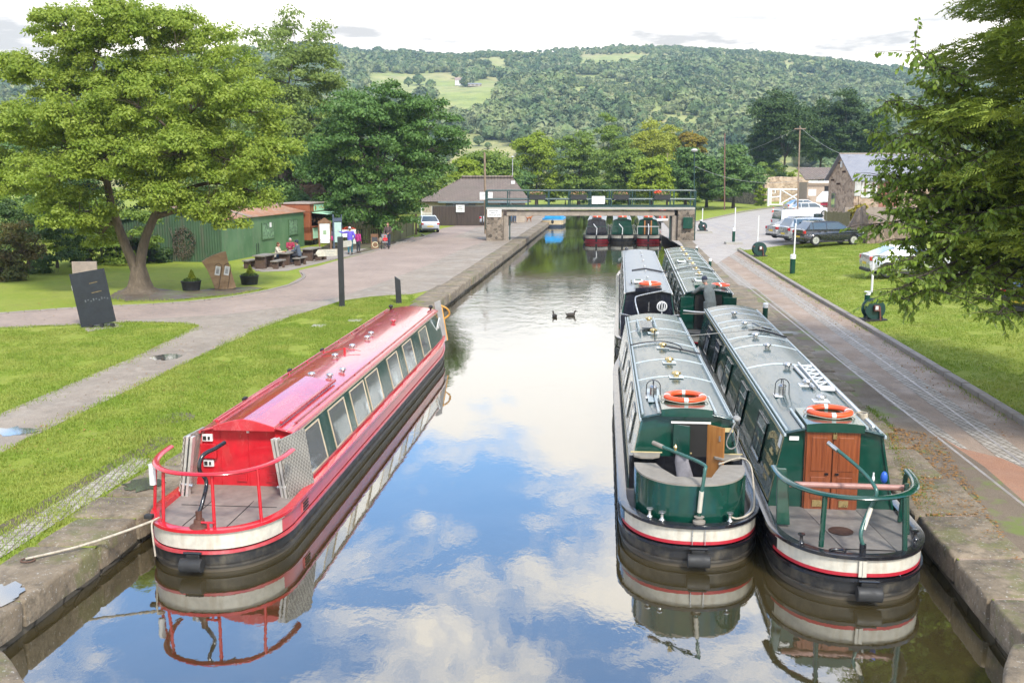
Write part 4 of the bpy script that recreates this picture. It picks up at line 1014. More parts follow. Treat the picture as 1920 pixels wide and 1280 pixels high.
t = MB(); t.box((-.30, 4.9, ZT + .16), (.30, .55, .07)); t.build('skylight', m_whitep, b3, bevel=.02)
t = MB(); t.box((-.30, 4.9, ZT + .205), (.20, .40, .012)); t.build('skylight_pane', m_glass, b3)
for x in (-.53, -.08): t = MB(); t.box((x, 4.9, ZT + .14), (.04, .75, .05)); t.build('skylight_runner', m_blackgloss, b3)
hatch(b3, 2.9, m_navy, .42, .9)
M3 = Matrix.Translation((b3s[0], b3s[1], 0)) @ Matrix.Rotation(b3rz, 4, 'Z')
lifebuoy(b3, M3 @ Vector((.06, 3.45, ZT + .19)), b3rz, 'orange lifebuoy on the navy boat hatch beside the small skylight', .30, .07, .8)
t = MB(); t.box((.02, 2.885, 1.2), (.72, .03, 1.1)); o = t.build('stern_door', m_blackgloss, b3); t = MB(); t.box((.02, 2.87, 1.3), (.03, .02, .3)); t.build('door_handle', m_steel, o)
t = MB(); t.tube([(-.86, 1.3, .62), (-.9, 1.6, 1.25), (-.2, .6, 1.22), (.9, 1.4, 1.25), (.86, 1.7, .62)], .018, 8); t.tube(spline([(-.1, .3, .64), (-.35, .8, 1.35), (-.45, 1.1, 1.75), (-.3, 1.3, 1.85), (.5, 1.9, 1.95)], 5), .022, 8); t.build('stern_rail', m_steel, b3, smooth=50)
t = MB(); t.prism([(-.88, .6), (.88, .6), (.88, 1.25), (-.88, 1.25)], 1.15, 1.19); t.build('stern_screen', m_navy, b3)
t = MB()
for i in range(6):
    a = i * PI / 6; t.tube([(.34 + .15 * math.cos(k * PI / 8) * math.cos(a), .55 + .15 * math.cos(k * PI / 8) * math.sin(a), 1.62 + .15 * math.sin(k * PI / 8)) for k in range(16)], .010, 5, closed=True)
t.tube([(.34, .55, .64), (.34, .55, 1.5)], .02, 6); t.build('fender_cage', m_whitep, b3, smooth=50)
t = MB(); t.ell((-.60, L3 - 3.3, ZT + .14), (.10, .10, .07), 10, 6); t.build('horn', m_blackgloss, b3, smooth=40)

# boat 4: ahead of boat 2, man at the stern
TB, TT = .93, .75
b4s, b4b = (6.15, 30.3), (8.85, 53.5)
b4rz = head(b4s, b4b); L4 = math.hypot(b4b[0] - b4s[0], b4b[1] - b4s[1])
b4 = narrowboat('narrowboat', 'green narrowboat with a ribbed blue grey roof and a man working at its stern', (b4s[0], b4s[1], 0), b4rz, L4, 1.6, L4 - 3.3,
                m_roofg, m_greenside, m_blackgloss, m_green, True, True, hand=m_whitep, camber=.10, deckz=.55)
handrail(b4, 1.8, L4 - 3.5, m_whitep, z=.02, posts=3)
for y in (3.5, 5.5, 8, 10.5, 13, 16): 
    for s in (-1, 1): window(b4, s, y, .85, .3, .8, m_steel, True)
for y in (5.5, 7.6, 9.8, 12, 14, 16, 18): arc_rib(b4, y, MATS['pale_rib'], .08, camber=.10)
for y in (6.5, 8.2, 10.4, 12.6, 15, 17.5, 19): mushroom(b4, y, .02, m_brass, .9, m_whitep)
for x, y in ((-.10, 4.4), (-.35, 12.0)):
    t = MB(); t.box((x, y, ZT + .13), (.34, .75, .05)); o = t.build('skylight', m_whitep, b4, bevel=.02); t = MB(); t.box((x, y, ZT + .16), (.24, .58, .012)); t.build('skylight_pane', m_glass, o)
    for d in (-.25, .25): t = MB(); t.box((x + d, y, ZT + .12), (.04, 1.0, .04)); t.build('skylight_runner', m_blackgloss, b4)
hatch(b4, 2.5, m_green, .40, .8)
for x in (-.68, .68): t = MB(); t.box((x, 1.55, 1.10), (.42, .05, 1.05)); t.build('stern_bulkhead_panel', m_green, b4, bevel=.01)
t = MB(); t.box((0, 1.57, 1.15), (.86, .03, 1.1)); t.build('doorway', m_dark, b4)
t = MB(); t.tube(spline([(-.80, 1.2, 1.22), (-.3, .75, 1.24), (.3, .6, 1.26), (.55, .7, 1.20), (.42, .9, .85), (.35, .95, .62)], 5), .022, 8); t.build('stern_rail', m_whitep, b4, smooth=50)
t = MB(); t.box((-.45, 1.25, 1.12), (.75, .04, .03)); t.box((.62, 1.3, 1.12), (.6, .04, .03)); t.build('rail_bar', m_seat, b4)
M4 = Matrix.Translation((b4s[0], b4s[1], 0)) @ Matrix.Rotation(b4rz, 4, 'Z')
lifebuoy(b4, M4 @ Vector((.46, 2.75, ZT + .10)), b4rz, 'orange lifebuoy half hidden behind the man on the green boat', .26, .06, .8)

# cables and lines lying across the roofs
def roofline(name, M, pts, label, r=.014, m=None, cat='cable'):
    return rope(name, [M @ Vector(p) for p in pts], label, r, cat, m)
m_cable = M_plain('black_cable', (.03, .03, .035), .5, .2)
TT = .71
roofline('cable', M1, [(-.72, 8.3, ZT + .06), (-.4, 8.25, roof_z(.4) + .05), (0, 8.2, roof_z(0) + .045), (.3, 7.9, roof_z(.3) + .045), (.35, 7.4, roof_z(.35) + .05)], 'dark cable lying across the roof of the boat with open doors', .014, m_cable)
roofline('cable', M1, [(-.05, 7.55, roof_z(0) + .06), (.25, 7.45, roof_z(.3) + .045), (.72, 7.3, ZT + .07)], 'dark cable from a brass vent to the roof edge of the boat with open doors', .018, m_cable)
a_ = M1 @ Vector((-.15, 9.15, roof_z(0) + .06)); c_ = M2 @ Vector((-.2, 10.6, roof_z(0) + .1)); d_ = M2 @ Vector((.25, 11.3, roof_z(.2) + .09))
rope('mooring_rope', [a_, a_.lerp(c_, .35) - Vector((0, 0, .07)), a_.lerp(c_, .7) - Vector((0, 0, .04)), c_, d_], 'thin rope slung between the roofs of the two nearest green boats', .011, 'rope', MATS['grey_rope'])
t = MB(); t.tube([(a_.x, a_.y, a_.z - .06), (a_.x, a_.y, a_.z + .12)], .012, 6); tag(t.build('mooring_pin', m_blackgloss), 'short upright pin on the roof of the boat with open doors', 'pin')
roofline('windlass', M2, [(-.15, 10.85, roof_z(0) + .07), (.2, 10.8, roof_z(.2) + .07), (.66, 10.4, ZT + .1)], 'dark pole lying askew over a vent of the near right boat', .024, m_blackgloss, 'pole')
roofline('windlass', M2, [(.1, 11.9, roof_z(0) + .07), (.25, 11.3, roof_z(.2) + .07), (.42, 11.1, roof_z(.4) + .08)], 'short bent dark bar on the roof of the near right boat', .022, m_blackgloss, 'bar')
TT = .74
roofline('cable', M3, [(-.45, 9.3, ZT + .10), (0, 9.5, ZT + .15), (.35, 9.25, ZT + .13), (.68, 9.1, ZT + .08)], 'black bundled cover strap on the navy boat roof', .035, m_cable, 'strap')
TT = .75
a_ = M3 @ Vector((.68, 9.1, ZT + .08)); c_ = M4 @ Vector((-.72, 8.6, ZT + .06)); d_ = M4 @ Vector((0, 9.2, ZT + .16)); f_ = M4 @ Vector((.75, 8.4, ZT + .05))
rope('cable', [a_, a_.lerp(c_, .5) - Vector((0, 0, .05)), c_, d_, f_], 'dark line running over the ribbed roof from the navy boat', .016, 'cable', m_cable)

# three boats moored side by side beyond the bridge
def far_boat(x, y, label, rearm, bandm, lowm, door, buoy=True):
    global TB, TT
    TB, TT = .90, .70
    L = 17
    o = narrowboat('narrowboat', label, (x, y, 0), -.10, L, 1.5, L - 2.5, m_roofgrey, m_greenside, bandm, rearm, True, False, hand=m_whitep, camber=.12, deckz=.5, group='three boats moored abreast beyond the footbridge', lowm=lowm)
    handrail(o, 1.8, 13, m_whitep, posts=4)
    hatch(o, 1.5, rearm, .38, .7)
    t = MB(); t.box((0, -.05, .33), (.14, .1, .5)); t.build('stern_fender', m_rubber, o, bevel=.03)
    for s in (-1, 1): t = MB(); t.ell((s * .98, .7, .35), (.12, .15, .26), 8, 6); t.build('side_fender', m_rubber, o, smooth=50)
    if door == 'open':
        for xx in (-.26, .26): t = MB(); t.box((xx, 1.40, 1.15), (.10, .05, 1.12)); t.build('stern_door', m_wood2, o)
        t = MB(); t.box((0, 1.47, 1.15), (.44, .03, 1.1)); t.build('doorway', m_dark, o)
    else:
        t = MB(); t.box((0, 1.46, 1.15), (.7, .03, 1.05)); t.build('stern_door', rearm, o)
    t = MB(); t.tube([(-.85, .9, .6), (-.85, .9, 1.25), (.85, .9, 1.25), (.85, .9, .6)], .025, 6); t.build('stern_rail', m_green if door != 'open' else m_whitep, o, smooth=40)
    t = MB(); t.tube([(0, .2, .6), (.03, .3, 1.15), (-.25 if door != 'open' else 0, .8, 1.45)], .035, 6); t.build('tiller', m_whitep, o, smooth=40)
    M = Matrix.Translation((x, y, 0)) @ Matrix.Rotation(-.10, 4, 'Z')
    lifebuoy(o, M @ Vector((0, 1.75, ZT + .20)), 0, 'faded red lifebuoy on the roof of the ' + buoy, .30, .08, .8)
    return o
far_boat(6.72, 79.6, 'leftmost of three boats beyond the bridge, dark glazed stern over a red band', m_navy, m_white, m_redline, 'shut', 'leftmost of the three far boats')
far_boat(8.80, 79.8, 'middle of three boats beyond the bridge, dark green stern with a black hull', m_green, m_white, m_black, 'shut', 'middle one of the three far boats')
far_boat(10.88, 79.7, 'rightmost of three boats beyond the bridge, with open golden doors over a red band', m_green, m_white, m_redline, 'open', 'rightmost of the three far boats')
# blue covered day boat
bl = thing('day_boat', 'small blue boat with a bright blue cover coming up the far canal', 'boat', (4.15, 102.6, 0), -.12)
m_blue = M_plain('blue_paint', (.02, .26, .55), .4, .2, 3); m_bcov = M_plain('blue_canvas', (.02, .33, .70), .6, .25, 2, .3, 8)
half = [(0, 0), (.75, .02), (1.05, .25), (1.08, 1.2), (1.08, 4.0), (.9, 5.6), (.5, 6.6), (.02, 7)]
rg = full_ring(half)
t = MB(); skin(t, [[(x * .9, y, -.2) for x, y in rg], [(x, y, .25) for x, y in rg]]); t.build('hull', M_plain('navy_hull', (.02, .03, .05), .4), bl, smooth=40)
t = MB(); skin(t, [[(x, y, .25) for x, y in rg], [(x * 1.02, y, .75) for x, y in rg]]); t.build('upper_band', M_plain('tan_side', (.42, .33, .20), .5), bl, smooth=40)
t = MB(); skin(t, [[(x * 1.03, y, .73) for x, y in rg], [(x * 1.03, y, .85) for x, y in rg], [(x * .8, y, .86) for x, y in rg]]); t.build('gunwale', m_blue, bl, smooth=40)
t = MB(); t.prism([(-.9, .84), (.9, .84), (.78, 1.55), (-.78, 1.55)], .6, 4.5); t.build('cover', m_bcov, bl, bevel=.06)
t = MB(); t.ell((0, .0, .55), (.14, .12, .2), 8, 6); t.build('outboard', m_rubber, bl, smooth=40)
# ------------------------------------------------------------------ people
def fuse(mb, name, mat, parent, vox=.02, smooth_it=2):
    o = mb.build(name, mat, parent, recalc=False)
    r = o.modifiers.new('r', 'REMESH'); r.mode = 'VOXEL'; r.voxel_size = vox
    s = o.modifiers.new('s', 'SMOOTH'); s.iterations = smooth_it; s.factor = .5
    bake(o); me = o.data; me.polygons.foreach_set('use_smooth', [True] * len(me.polygons))
    me.materials.clear(); me.materials.append(mat); return o
m_skin = M_plain('skin', (.42, .22, .15), .55, .12, 10, 0)
CLOTH = {}
def cloth(name, col): return M_plain('cloth_' + name, col, .85, .3, 9, .3, 60)
def hand(mb, w_, d, side, out):
    """palm, four bent fingers of unequal length and a thumb; d points along the hand"""
    w_, d = Vector(w_), Vector(d).normalized(); o = Vector(out); o = (o - d * o.dot(d)).normalized(); n = d.cross(o)
    mb.tube([w_ - d * .02, w_ + d * .03, w_ + d * .085], [.022, .032, .036], 8, flat=.55)
    for k, L in enumerate((.062, .075, .070, .055)):
        b = w_ + d * .08 + o * (.027 - k * .018); mb.tube([b, b + d * L * .5 + n * .006, b + d * L + n * .022], [.0095, .0085, .007], 6)
    b = w_ + d * .03 + o * .03; mb.tube([b, b + d * .03 + o * .022, b + d * .06 + o * .028 + n * .01], [.012, .010, .008], 6)
def person(label, loc, rz, pose='stand', H=1.72, top=(.1, .1, .1), legs=(.03, .04, .08), hair=(.05, .035, .025), group=None, vox=.022, hat=None, hairlen=0, joints=None, coat=False, skirt=None, cat='person'):
    root = thing('person', label, cat, loc, rz, group)
    J = dict(pel=(0, 0, .93), che=(0, .01, 1.24), nec=(0, 0, 1.46), hea=(0, .02, 1.61), sho=(.185, 0, 1.40), elb=(.24, -.02, 1.12), wri=(.23, .08, .87), hip=(.09, 0, .90), kne=(.10, .03, .49), ank=(.10, -.01, .09), toe=(.12, .14, .035))
    if pose == 'sit':
        J.update(pel=(0, 0, .55), che=(0, .06, .86), nec=(0, .10, 1.08), hea=(0, .14, 1.22), sho=(.18, .09, 1.02), elb=(.23, .20, .78), wri=(.14, .42, .80), hip=(.10, .05, .54), kne=(.12, .45, .55), ank=(.12, .42, .09), toe=(.13, .58, .035))
    if joints: J.update(joints)
    k = H / 1.72 if pose != 'sit' else H / 1.72
    def g(n, s=1):
        v = J.get(n + ('R' if s > 0 else 'L'), J[n] if n in J else None); v = Vector(v) * k
        if (n + ('R' if s > 0 else 'L')) not in J: v.x *= s
        return v
    pel, che, nec, hea = [g(n) for n in ('pel', 'che', 'nec', 'hea')]
    b = MB(); b.tube([pel, che, nec], [.13 * k, .14 * k, .06 * k], 12, flat=.75); b.tube([nec - Vector((0, 0, .05)), hea], .052 * k, 10)
    hd = (hea - nec).normalized()
    b.ell(hea, (.076 * k, .096 * k, .115 * k), 14, 10); b.ell(hea + Vector((0, .045, -.045)) * k, (.05 * k, .055 * k, .06 * k), 10, 8)
    b.ell(hea + Vector((0, .105, -.015)) * k, (.013 * k, .02 * k, .026 * k), 8, 6)
    for s in (-1, 1):
        b.ell(hea + Vector((s * .078, -.005, -.01)) * k, (.012 * k, .022 * k, .032 * k), 8, 6)
        sh, el, wr = g('sho', s), g('elb', s), g('wri', s); hi, kn, an, to = g('hip', s), g('kne', s), g('ank', s), g('toe', s)
        b.tube([sh, sh.lerp(el, .5), el, el.lerp(wr, .4), wr], [.05 * k, .047 * k, .038 * k, .037 * k, .026 * k], 10)
        hand(b, wr, J.get('hd' + ('R' if s > 0 else 'L'), (wr - el)), s, Vector((-s * .3, 1, 0)))
        b.tube([hi, hi.lerp(kn, .4), kn, kn.lerp(an, .35), an], [.085 * k, .078 * k, .052 * k, .054 * k, .036 * k], 10)
        b.tube([an, an.lerp(to, .6), to], [.042 * k, .04 * k, .03 * k], 8, flat=.8)
    fuse(b, 'body', m_skin, root, min(vox, .016) if vox > .012 else vox, 1)
    c = MB(); low = pel - Vector((0, 0, .22 if coat else .06)) * k
    c.tube([low, pel, che, nec - Vector((0, 0, .02))], [.185 * k, .17 * k, .175 * k, .085 * k], 14, flat=.72)
    c.tube([g('sho', -1), g('sho', 1)], .068 * k, 10)
    for s in (-1, 1):
        sh, el, wr = g('sho', s), g('elb', s), g('wri', s)
        c.tube([sh, sh.lerp(el, .5), el, el.lerp(wr, .85)], [.074 * k, .068 * k, .056 * k, .044 * k], 10); c.ell(sh, .078 * k, 10, 8)
    fuse(c, 'jacket' if coat else 'top', cloth('top_%d_%d_%d' % tuple(int(x * 99) for x in top), top), root, vox)
    c = MB()
    for s in (-1, 1):
        hi, kn, an = g('hip', s), g('kne', s), g('ank', s)
        if skirt: c.tube([hi + Vector((0, 0, .08)), hi.lerp(kn, .75)], [.13 * k, .15 * k], 10)
        else: c.tube([hi + Vector((0, 0, .04)), hi.lerp(kn, .4), kn, kn.lerp(an, .4), an + Vector((0, 0, .02))], [.11 * k, .10 * k, .074 * k, .068 * k, .055 * k], 10)
    c.ell(pel, (.155 * k, .12 * k, .12 * k), 12, 8)
    fuse(c, 'skirt' if skirt else 'trousers', cloth('legs_%d_%d_%d' % tuple(int(x * 99) for x in (skirt or legs)), skirt or legs), root, vox)
    for s in (-1, 1):
        an, to = g('ank', s), g('toe', s); c = MB(); c.tube([an + Vector((0, -.03, -.02)), an.lerp(to, .6), to], [.052 * k, .052 * k, .042 * k], 8, flat=.8); c.build('shoe', cloth('shoe', (.03, .025, .02)), root, smooth=60)
    h = MB(); h.ell(hea + Vector((0, -.014, .022)) * k, (.086 * k, .10 * k, .112 * k), 14, 10)
    if hairlen: h.tube([hea + Vector((0, -.05, 0)), hea + Vector((0, -.07, -hairlen)) * k], [.085 * k, .07 * k], 10, flat=.6)
    hm = h
    # keep the face free: clip the hair cap behind a plane
    bm = bmesh.new(); vv_ = [bm.verts.new(p) for p in hm.v]
    for f in hm.f:
        try: bm.faces.new([vv_[i] for i in f])
        except ValueError: pass
    bmesh.ops.bisect_plane(bm, geom=bm.verts[:] + bm.edges[:] + bm.faces[:], plane_co=hea + Vector((0, .055, .0)) * k, plane_no=Vector((0, 1, -.75)), clear_outer=True)
    me = bpy.data.meshes.new('hair'); bm.to_mesh(me); bm.free(); me.materials.append(cloth('hair_%d_%d' % (int(hair[0] * 99), int(hair[2] * 99)), hair)); o = bpy.data.objects.new('hair', me); COL.objects.link(o); o.parent = root
    e = MB()
    for s in (-1, 1): e.ell(hea + Vector((s * .03, .093, .012)) * k, .009 * k, 6, 5)
    e.box(hea + Vector((0, .098, -.055)) * k, (.04 * k, .008, .008 * k)); e.build('face_features', m_ink, root)
    if hat: h = MB(); h.ell(hea + Vector((0, -.012, .052)) * k, (.095 * k, .11 * k, .095 * k), 14, 10); fuse(h, 'hat', cloth('hat_%d_%d' % (int(hat[0] * 99), int(hat[2] * 99)), hat), root, .015)
    return root

# man leaning over the roof of the green boat
ml = M4 @ Vector((.02, 1.22, .55))
person('man in a grey boiler suit and dark hat leaning over a boat cabin roof', tuple(ml), b4rz + .12, H=1.78, top=(.15, .17, .165), legs=(.13, .15, .145), hat=(.03, .035, .06), vox=.016, coat=True, hair=(.3, .3, .28),
       joints=dict(pel=(.02, -.02, .92), che=(-.02, .10, 1.22), nec=(-.07, .22, 1.44), hea=(-.13, .32, 1.56), shoL=(-.24, .20, 1.36), shoR=(.13, .16, 1.38), elbL=(-.42, .36, 1.18), wriL=(-.52, .56, 1.17), elbR=(-.02, .42, 1.22), wriR=(-.20, .58, 1.27), kneR=(.12, .06, .5), ankR=(.12, -.05, .09), toeR=(.13, .1, .035), hdL=(-.2, .9, -.1), hdR=(-.6, .7, -.2)))
# left bank group
def at(px, py, z=GZ): v = P(px, py, z); return (v.x, v.y, z)
TDIR = -.17
person('seated woman in a cream jumper with long brown hair at the middle picnic table', (at(519, 498)[0], at(519, 498)[1], GZ), -PI / 2 - .1, 'sit', 1.66, (.52, .46, .36), (.06, .10, .17), (.11, .045, .02), 'people at the middle picnic table', hairlen=.22)
person('seated person in a red top with grey hair behind the picnic table', (at(533, 490)[0] + .1, at(533, 490)[1] + 1.2, GZ), PI + .4, 'sit', 1.64, (.30, .025, .06), (.05, .05, .06), (.40, .38, .36), 'people at the middle picnic table')
person('seated man in a grey blue jumper and navy cap at the middle picnic table', (at(562, 497)[0], at(562, 497)[1], GZ), PI / 2 - .1, 'sit', 1.78, (.075, .095, .13), (.03, .03, .04), (.04, .035, .03), 'people at the middle picnic table', hat=(.02, .025, .06))
person('man in a purple blue jacket and teal jeans pointing at the menu board', at(657, 477), .25, 'stand', 1.72, (.12, .09, .52), (.02, .10, .13), (.06, .05, .045), None, hat=(.45, .45, .45), joints=dict(elbL=(-.42, .10, 1.36), wriL=(-.66, .26, 1.44), elbR=(.30, -.05, 1.15), wriR=(.22, .05, .95)))
person('girl in a magenta jacket and dark leggings beside the man in purple', at(672, 474), -.5, 'stand', 1.42, (.42, .03, .18), (.03, .035, .045), (.05, .03, .02), None, hairlen=.12)
person('standing child in a bright pink skirt behind the wooden notice board', at(624, 463), .6, 'stand', 1.3, (.10, .07, .10), (.35, .2, .15), (.05, .03, .02), None, skirt=(.80, .03, .25), hairlen=.15)
person('woman in a long dark brown coat pushing a pushchair past the paling fence', at(728, 464), PI - .25, 'stand', 1.68, (.075, .05, .045), (.03, .04, .07), (.22, .12, .06), None, coat=True, hairlen=.1, joints=dict(elbL=(-.26, .08, 1.12), wriL=(-.16, .36, 1.0), elbR=(.26, .08, 1.12), wriR=(.16, .36, 1.0)))
bx_, by_, _z = at(723, 466)
pc = thing('pushchair', 'pushchair holding a child in red, pushed by the woman in brown', 'pushchair', (bx_, by_ - .35, GZ), .2)
t = MB(); t.tube([(-.2, .45, 1.0), (.2, .45, 1.0)], .018, 6)
for s in (-1, 1): t.tube([(s * .2, .45, 1.0), (s * .22, .05, .5), (s * .24, -.28, .12)], .016, 6); t.tube([(s * .22, .28, .12), (s * .22, -.05, .55)], .016, 6)
t.build('frame', m_blackgloss, pc, smooth=40)
for x in (-.25, .25):
    for y in (-.28, .28): t = MB(); t.lathe([(.0, -.02), (.09, -.02), (.11, 0), (.09, .02), (0, .02)], 12, (x, y, .11), axis='X'); t.build('wheel', m_rubber, pc, smooth=40)
t = MB(); t.box((0, .0, .45), (.38, .4, .10)); t.slab((-.19, .22, .45), (.19, .22, .45), (.19, .36, .95), (-.19, .36, .95), .05); t.build('seat', cloth('grey', (.2, .19, .19)), pc, bevel=.03)
t = MB(); t.ell((-.28, .2, .55), (.14, .2, .22), 10, 7); t.build('bag', cloth('taupe', (.26, .2, .14)), pc, smooth=60)
person('small child in a red coat sitting in the pushchair', (bx_, by_ - .15, GZ + .12), PI + .2, 'sit', 1.0, (.62, .02, .03), (.1, .1, .14), (.5, .02, .03), None, cat='child', hat=(.62, .02, .03))
# beyond the bridge
for i, (px, py, hgt, tp_, lg, lb) in enumerate([(957, 418, 1.75, (.05, .06, .08), (.08, .14, .22), 'far adult in dark clothes beyond the left bridge pier'), (965, 418, 1.7, (.06, .07, .09), (.04, .07, .13), 'far adult in blue jeans walking under the left end of the bridge'),
      (974, 415, 1.6, (.03, .03, .04), (.02, .02, .03), 'far figure in black trousers next to the child in red'), (979.5, 417, 1.15, (.75, .02, .06), (.10, .02, .04), 'far child in a bright red top beside the dog'), (1307, 376, 1.7, (.35, .36, .40), (.1, .1, .2), 'distant walker in pale clothes right of the bridge railing'), (1321, 375, 1.7, (.55, .06, .12), (.05, .05, .05), 'distant walker in a pink top right of the bridge railing')]):
    person(lb, at(px, py), PI + .5 * i, 'stand', hgt, tp_, lg, (.08, .05, .03), 'people walking far beyond the bridge', vox=.035)
dg = thing('dog', 'small ginger dog walking on the far towpath beyond the bridge', 'dog', at(992, 416), -1.1)
t = MB(); t.tube([(0, -.30, .40), (0, -.1, .42), (0, .15, .44), (0, .28, .46)], [.08, .10, .13, .09], 10); t.tube([(0, .25, .48), (0, .38, .60)], [.075, .06], 8); t.ell((0, .43, .62), (.06, .09, .065)); t.tube([(0, .48, .61), (0, .57, .59)], [.04, .025], 8)
t.tube([(0, -.3, .44), (0, -.42, .55), (0, -.45, .68)], [.03, .025, .015], 6)
for s in (-1, 1):
    t.tube([(s * .07, .2, .42), (s * .08, .18, .22), (s * .08, .2, .04), (s * .08, .25, .02)], [.05, .03, .024, .024], 7)
    t.tube([(s * .07, -.22, .40), (s * .08, -.14, .26), (s * .08, -.27, .15), (s * .08, -.24, .03), (s * .08, -.19, .02)], [.065, .04, .025, .022, .022], 7)
    t.tube([(s * .04, .40, .67), (s * .06, .38, .61)], [.025, .012], 5)
fuse(t, 'body', cloth('ginger_fur', (.36, .13, .045)), dg, .02)

# ------------------------------------------------------------------ cars
m_tyre = M_plain('tyre', (.018, .018, .018), .75, .3, 8); m_alloy = M_plain('alloy', (.58, .58, .58), .3, .15, 5, 0, metal=.7)
m_carglass = NT('car_glass').fin((.03, .045, .05), .04, Specular_IOR_Level=.9, Coat_Weight=1.); m_tail = M_plain('tail_light', (.45, .01, .015), .15, .1, 5, 0, coat=1); m_lamp = M_plain('head_light', (.6, .6, .58), .08, .1, 5, 0, coat=1)
m_plate = M_plain('rear_plate', (.70, .50, .05), .4, .05, 5, 0); m_plast = M_plain('dark_plastic', (.03, .03, .032), .6, .2)
def paint(name, col, metal=.3): return M_plain('car_' + name, col, .25, .06, 3, .02, 200, metal=metal, coat=1)
def car(label, loc, rz, pm, L=4.3, W=1.78, H=1.5, belt=.92, hood=.95, nose=.72, a=1.15, b=1.95, c=3.6, d=4.15, rear='hatch', wheel=.32, group=None, spokes=7, trunk=None, roofrails=False, cat='car', sidewin=True):
    """x runs from the nose (0) to the tail (L); a windscreen foot, b its head, c rear screen head, d its foot"""
    root = thing('parked_car', label, cat, loc, rz, group)
    T = Matrix.Rotation(PI, 4, 'Z') @ Matrix.Translation((-L / 2, 0, 0))      # local nose points +x
    wf, wr, r = .82, L - .82, wheel + .045
    def arch(x): return [(x + r * math.cos(PI * k / 10) * -1, .20 + max(0, .12 + r * math.sin(PI * k / 10)) if False else (wheel + r * math.sin(PI * k / 10))) for k in range(11)]
    tb = trunk if trunk else belt + .02
    bot = [(.12, .22)] + [(x, max(.20, z)) for x, z in arch(wf)] + [(x, max(.20, z)) for x, z in arch(wr)] + [(L - .1, .24)]
    topl = [(L - .02, .45), (L, .62), (L - .03, tb - .06), (d + .02, tb), (a, belt + .02), (a - .35, hood - .02), (.35, nose + .08), (.06, nose - .06), (0, .5), (.03, .34)]
    poly = bot + topl
    def wide(x, z):
        e = min(x, L - x); k = 1 - .16 * max(0, 1 - e / .55) ** 2; return W / 2 * k * (1 - .05 * max(0, (.45 - z) / .45)) * (1 - .06 * max(0, (z - .7) / .4))
    n = len(poly); bdy = MB(); tri = tessellate_polygon([[Vector((x, z, 0)) for x, z in poly]])
    vs_ = []
    cols = [-1, -.985, -.5, 0, .5, .985, 1]
    for q in cols: vs_ += [(x, q * wide(x, z), z + (.025 * (1 - q * q) if z > nose - .1 else 0)) for x, z in poly]
    fs = [tuple(t_) for t_ in tri] + [tuple(i + n * 6 for i in t_[::-1]) for t_ in tri]
    for j in range(6): fs += [(j * n + i, j * n + (i + 1) % n, (j + 1) * n + (i + 1) % n, (j + 1) * n + i) for i in range(n)]
    bdy.add(vs_, fs, 0, T); o = bdy.build('body', pm, root, smooth=35, bevel=.035, seg=3)
    # cabin
    wb, wt_ = W / 2 - .07, W / 2 - .25
    prof = [(a, belt), (b, H - .05), ((b + c) / 2, H), (c, H - .04), (d, tb - .01)]
    cab = MB(); top = [(b, H - .055), (b + (c - b) * .25, H - .01), ((b + c) / 2, H), (b + (c - b) * .8, H - .015), (c, H - .05)]
    vs_ = [(a, -wb, belt), (a, wb, belt)]; 
    for x, z in top: vs_ += [(x, -wt_, z), (x, wt_, z)]
    vs_ += [(d, -wb, tb - .01), (d, wb, tb - .01)]; m = len(vs_) // 2
    fs = [(2 * i, 2 * i + 1, 2 * i + 3, 2 * i + 2) for i in range(m - 1)] + [tuple(2 * i for i in range(m))[::-1], tuple(2 * i + 1 for i in range(m))]
    cab.add(vs_, fs, 0, T); cab.build('roof', pm, root, smooth=40, bevel=.03)
    def gl(name, q, s_off, mat=m_carglass):
        """window plate on a quad lying on the cabin skin, shrunk and 6 mm proud"""
        q = [Vector(p) for p in q]; cc = sum(q, Vector()) / 4; q = [cc + (p - cc) * .90 for p in q]; nn = (q[1] - q[0]).cross(q[3] - q[0]).normalized() * s_off
        t_ = MB(); t_.slab(*[p - nn * .2 for p in q], th=0.012 * (1 if s_off > 0 else -1)); 
        t2 = MB(); t2.add([p for p in t_.v], t_.f, 0, T); return t2.build(name, mat, root)
    gl('windscreen', [(a, wb, belt), (a, -wb, belt), (b, -wt_, H - .055), (b, wt_, H - .055)], .03)
    gl('rear_window', [(d, -wb, tb - .01), (d, wb, tb - .01), (c, wt_, H - .05), (c, -wt_, H - .05)], .03)
    def side(x, zf, s):   # on the side plane of the cabin
        return (x, s * (wb + (wt_ - wb) * zf), belt + (H - .05 - belt) * zf)
    if sidewin:
        m1 = (b + c) / 2 - .05; splits = [(a + .18, b + .04, b + .10, m1 - .02), (m1 + .03, m1 + .03, m1, c - .22)]
        for s in (-1, 1):
            for i, (x0, x1, x1b, x2) in enumerate(((a + .22, b + .05, m1, m1), (m1 + .06, m1 + .06, min(c, m1 + .95), min(c, m1 + .95)), (min(c, m1 + .95) + .06, min(c, m1 + .95) + .06, max(c + .02, min(c, m1 + .95) + .2), d - .22))):
                if x2 - x0 < .15: continue
                q = [side(x0, .08, s), side(x2 if i < 2 else x2, .08, s), side(x1b, .88, s), side(x1, .88, s)]
                t_ = MB(); q = [Vector(p) for p in q]; off = Vector((0, s * .012, .004)); t_.add([p - off * .5 for p in q] + [p + off for p in q], [(0, 1, 2, 3), (7, 6, 5, 4), (0, 4, 5, 1), (1, 5, 6, 2), (2, 6, 7, 3), (3, 7, 4, 0)], 0, T); t_.build('side_window', m_carglass, root)
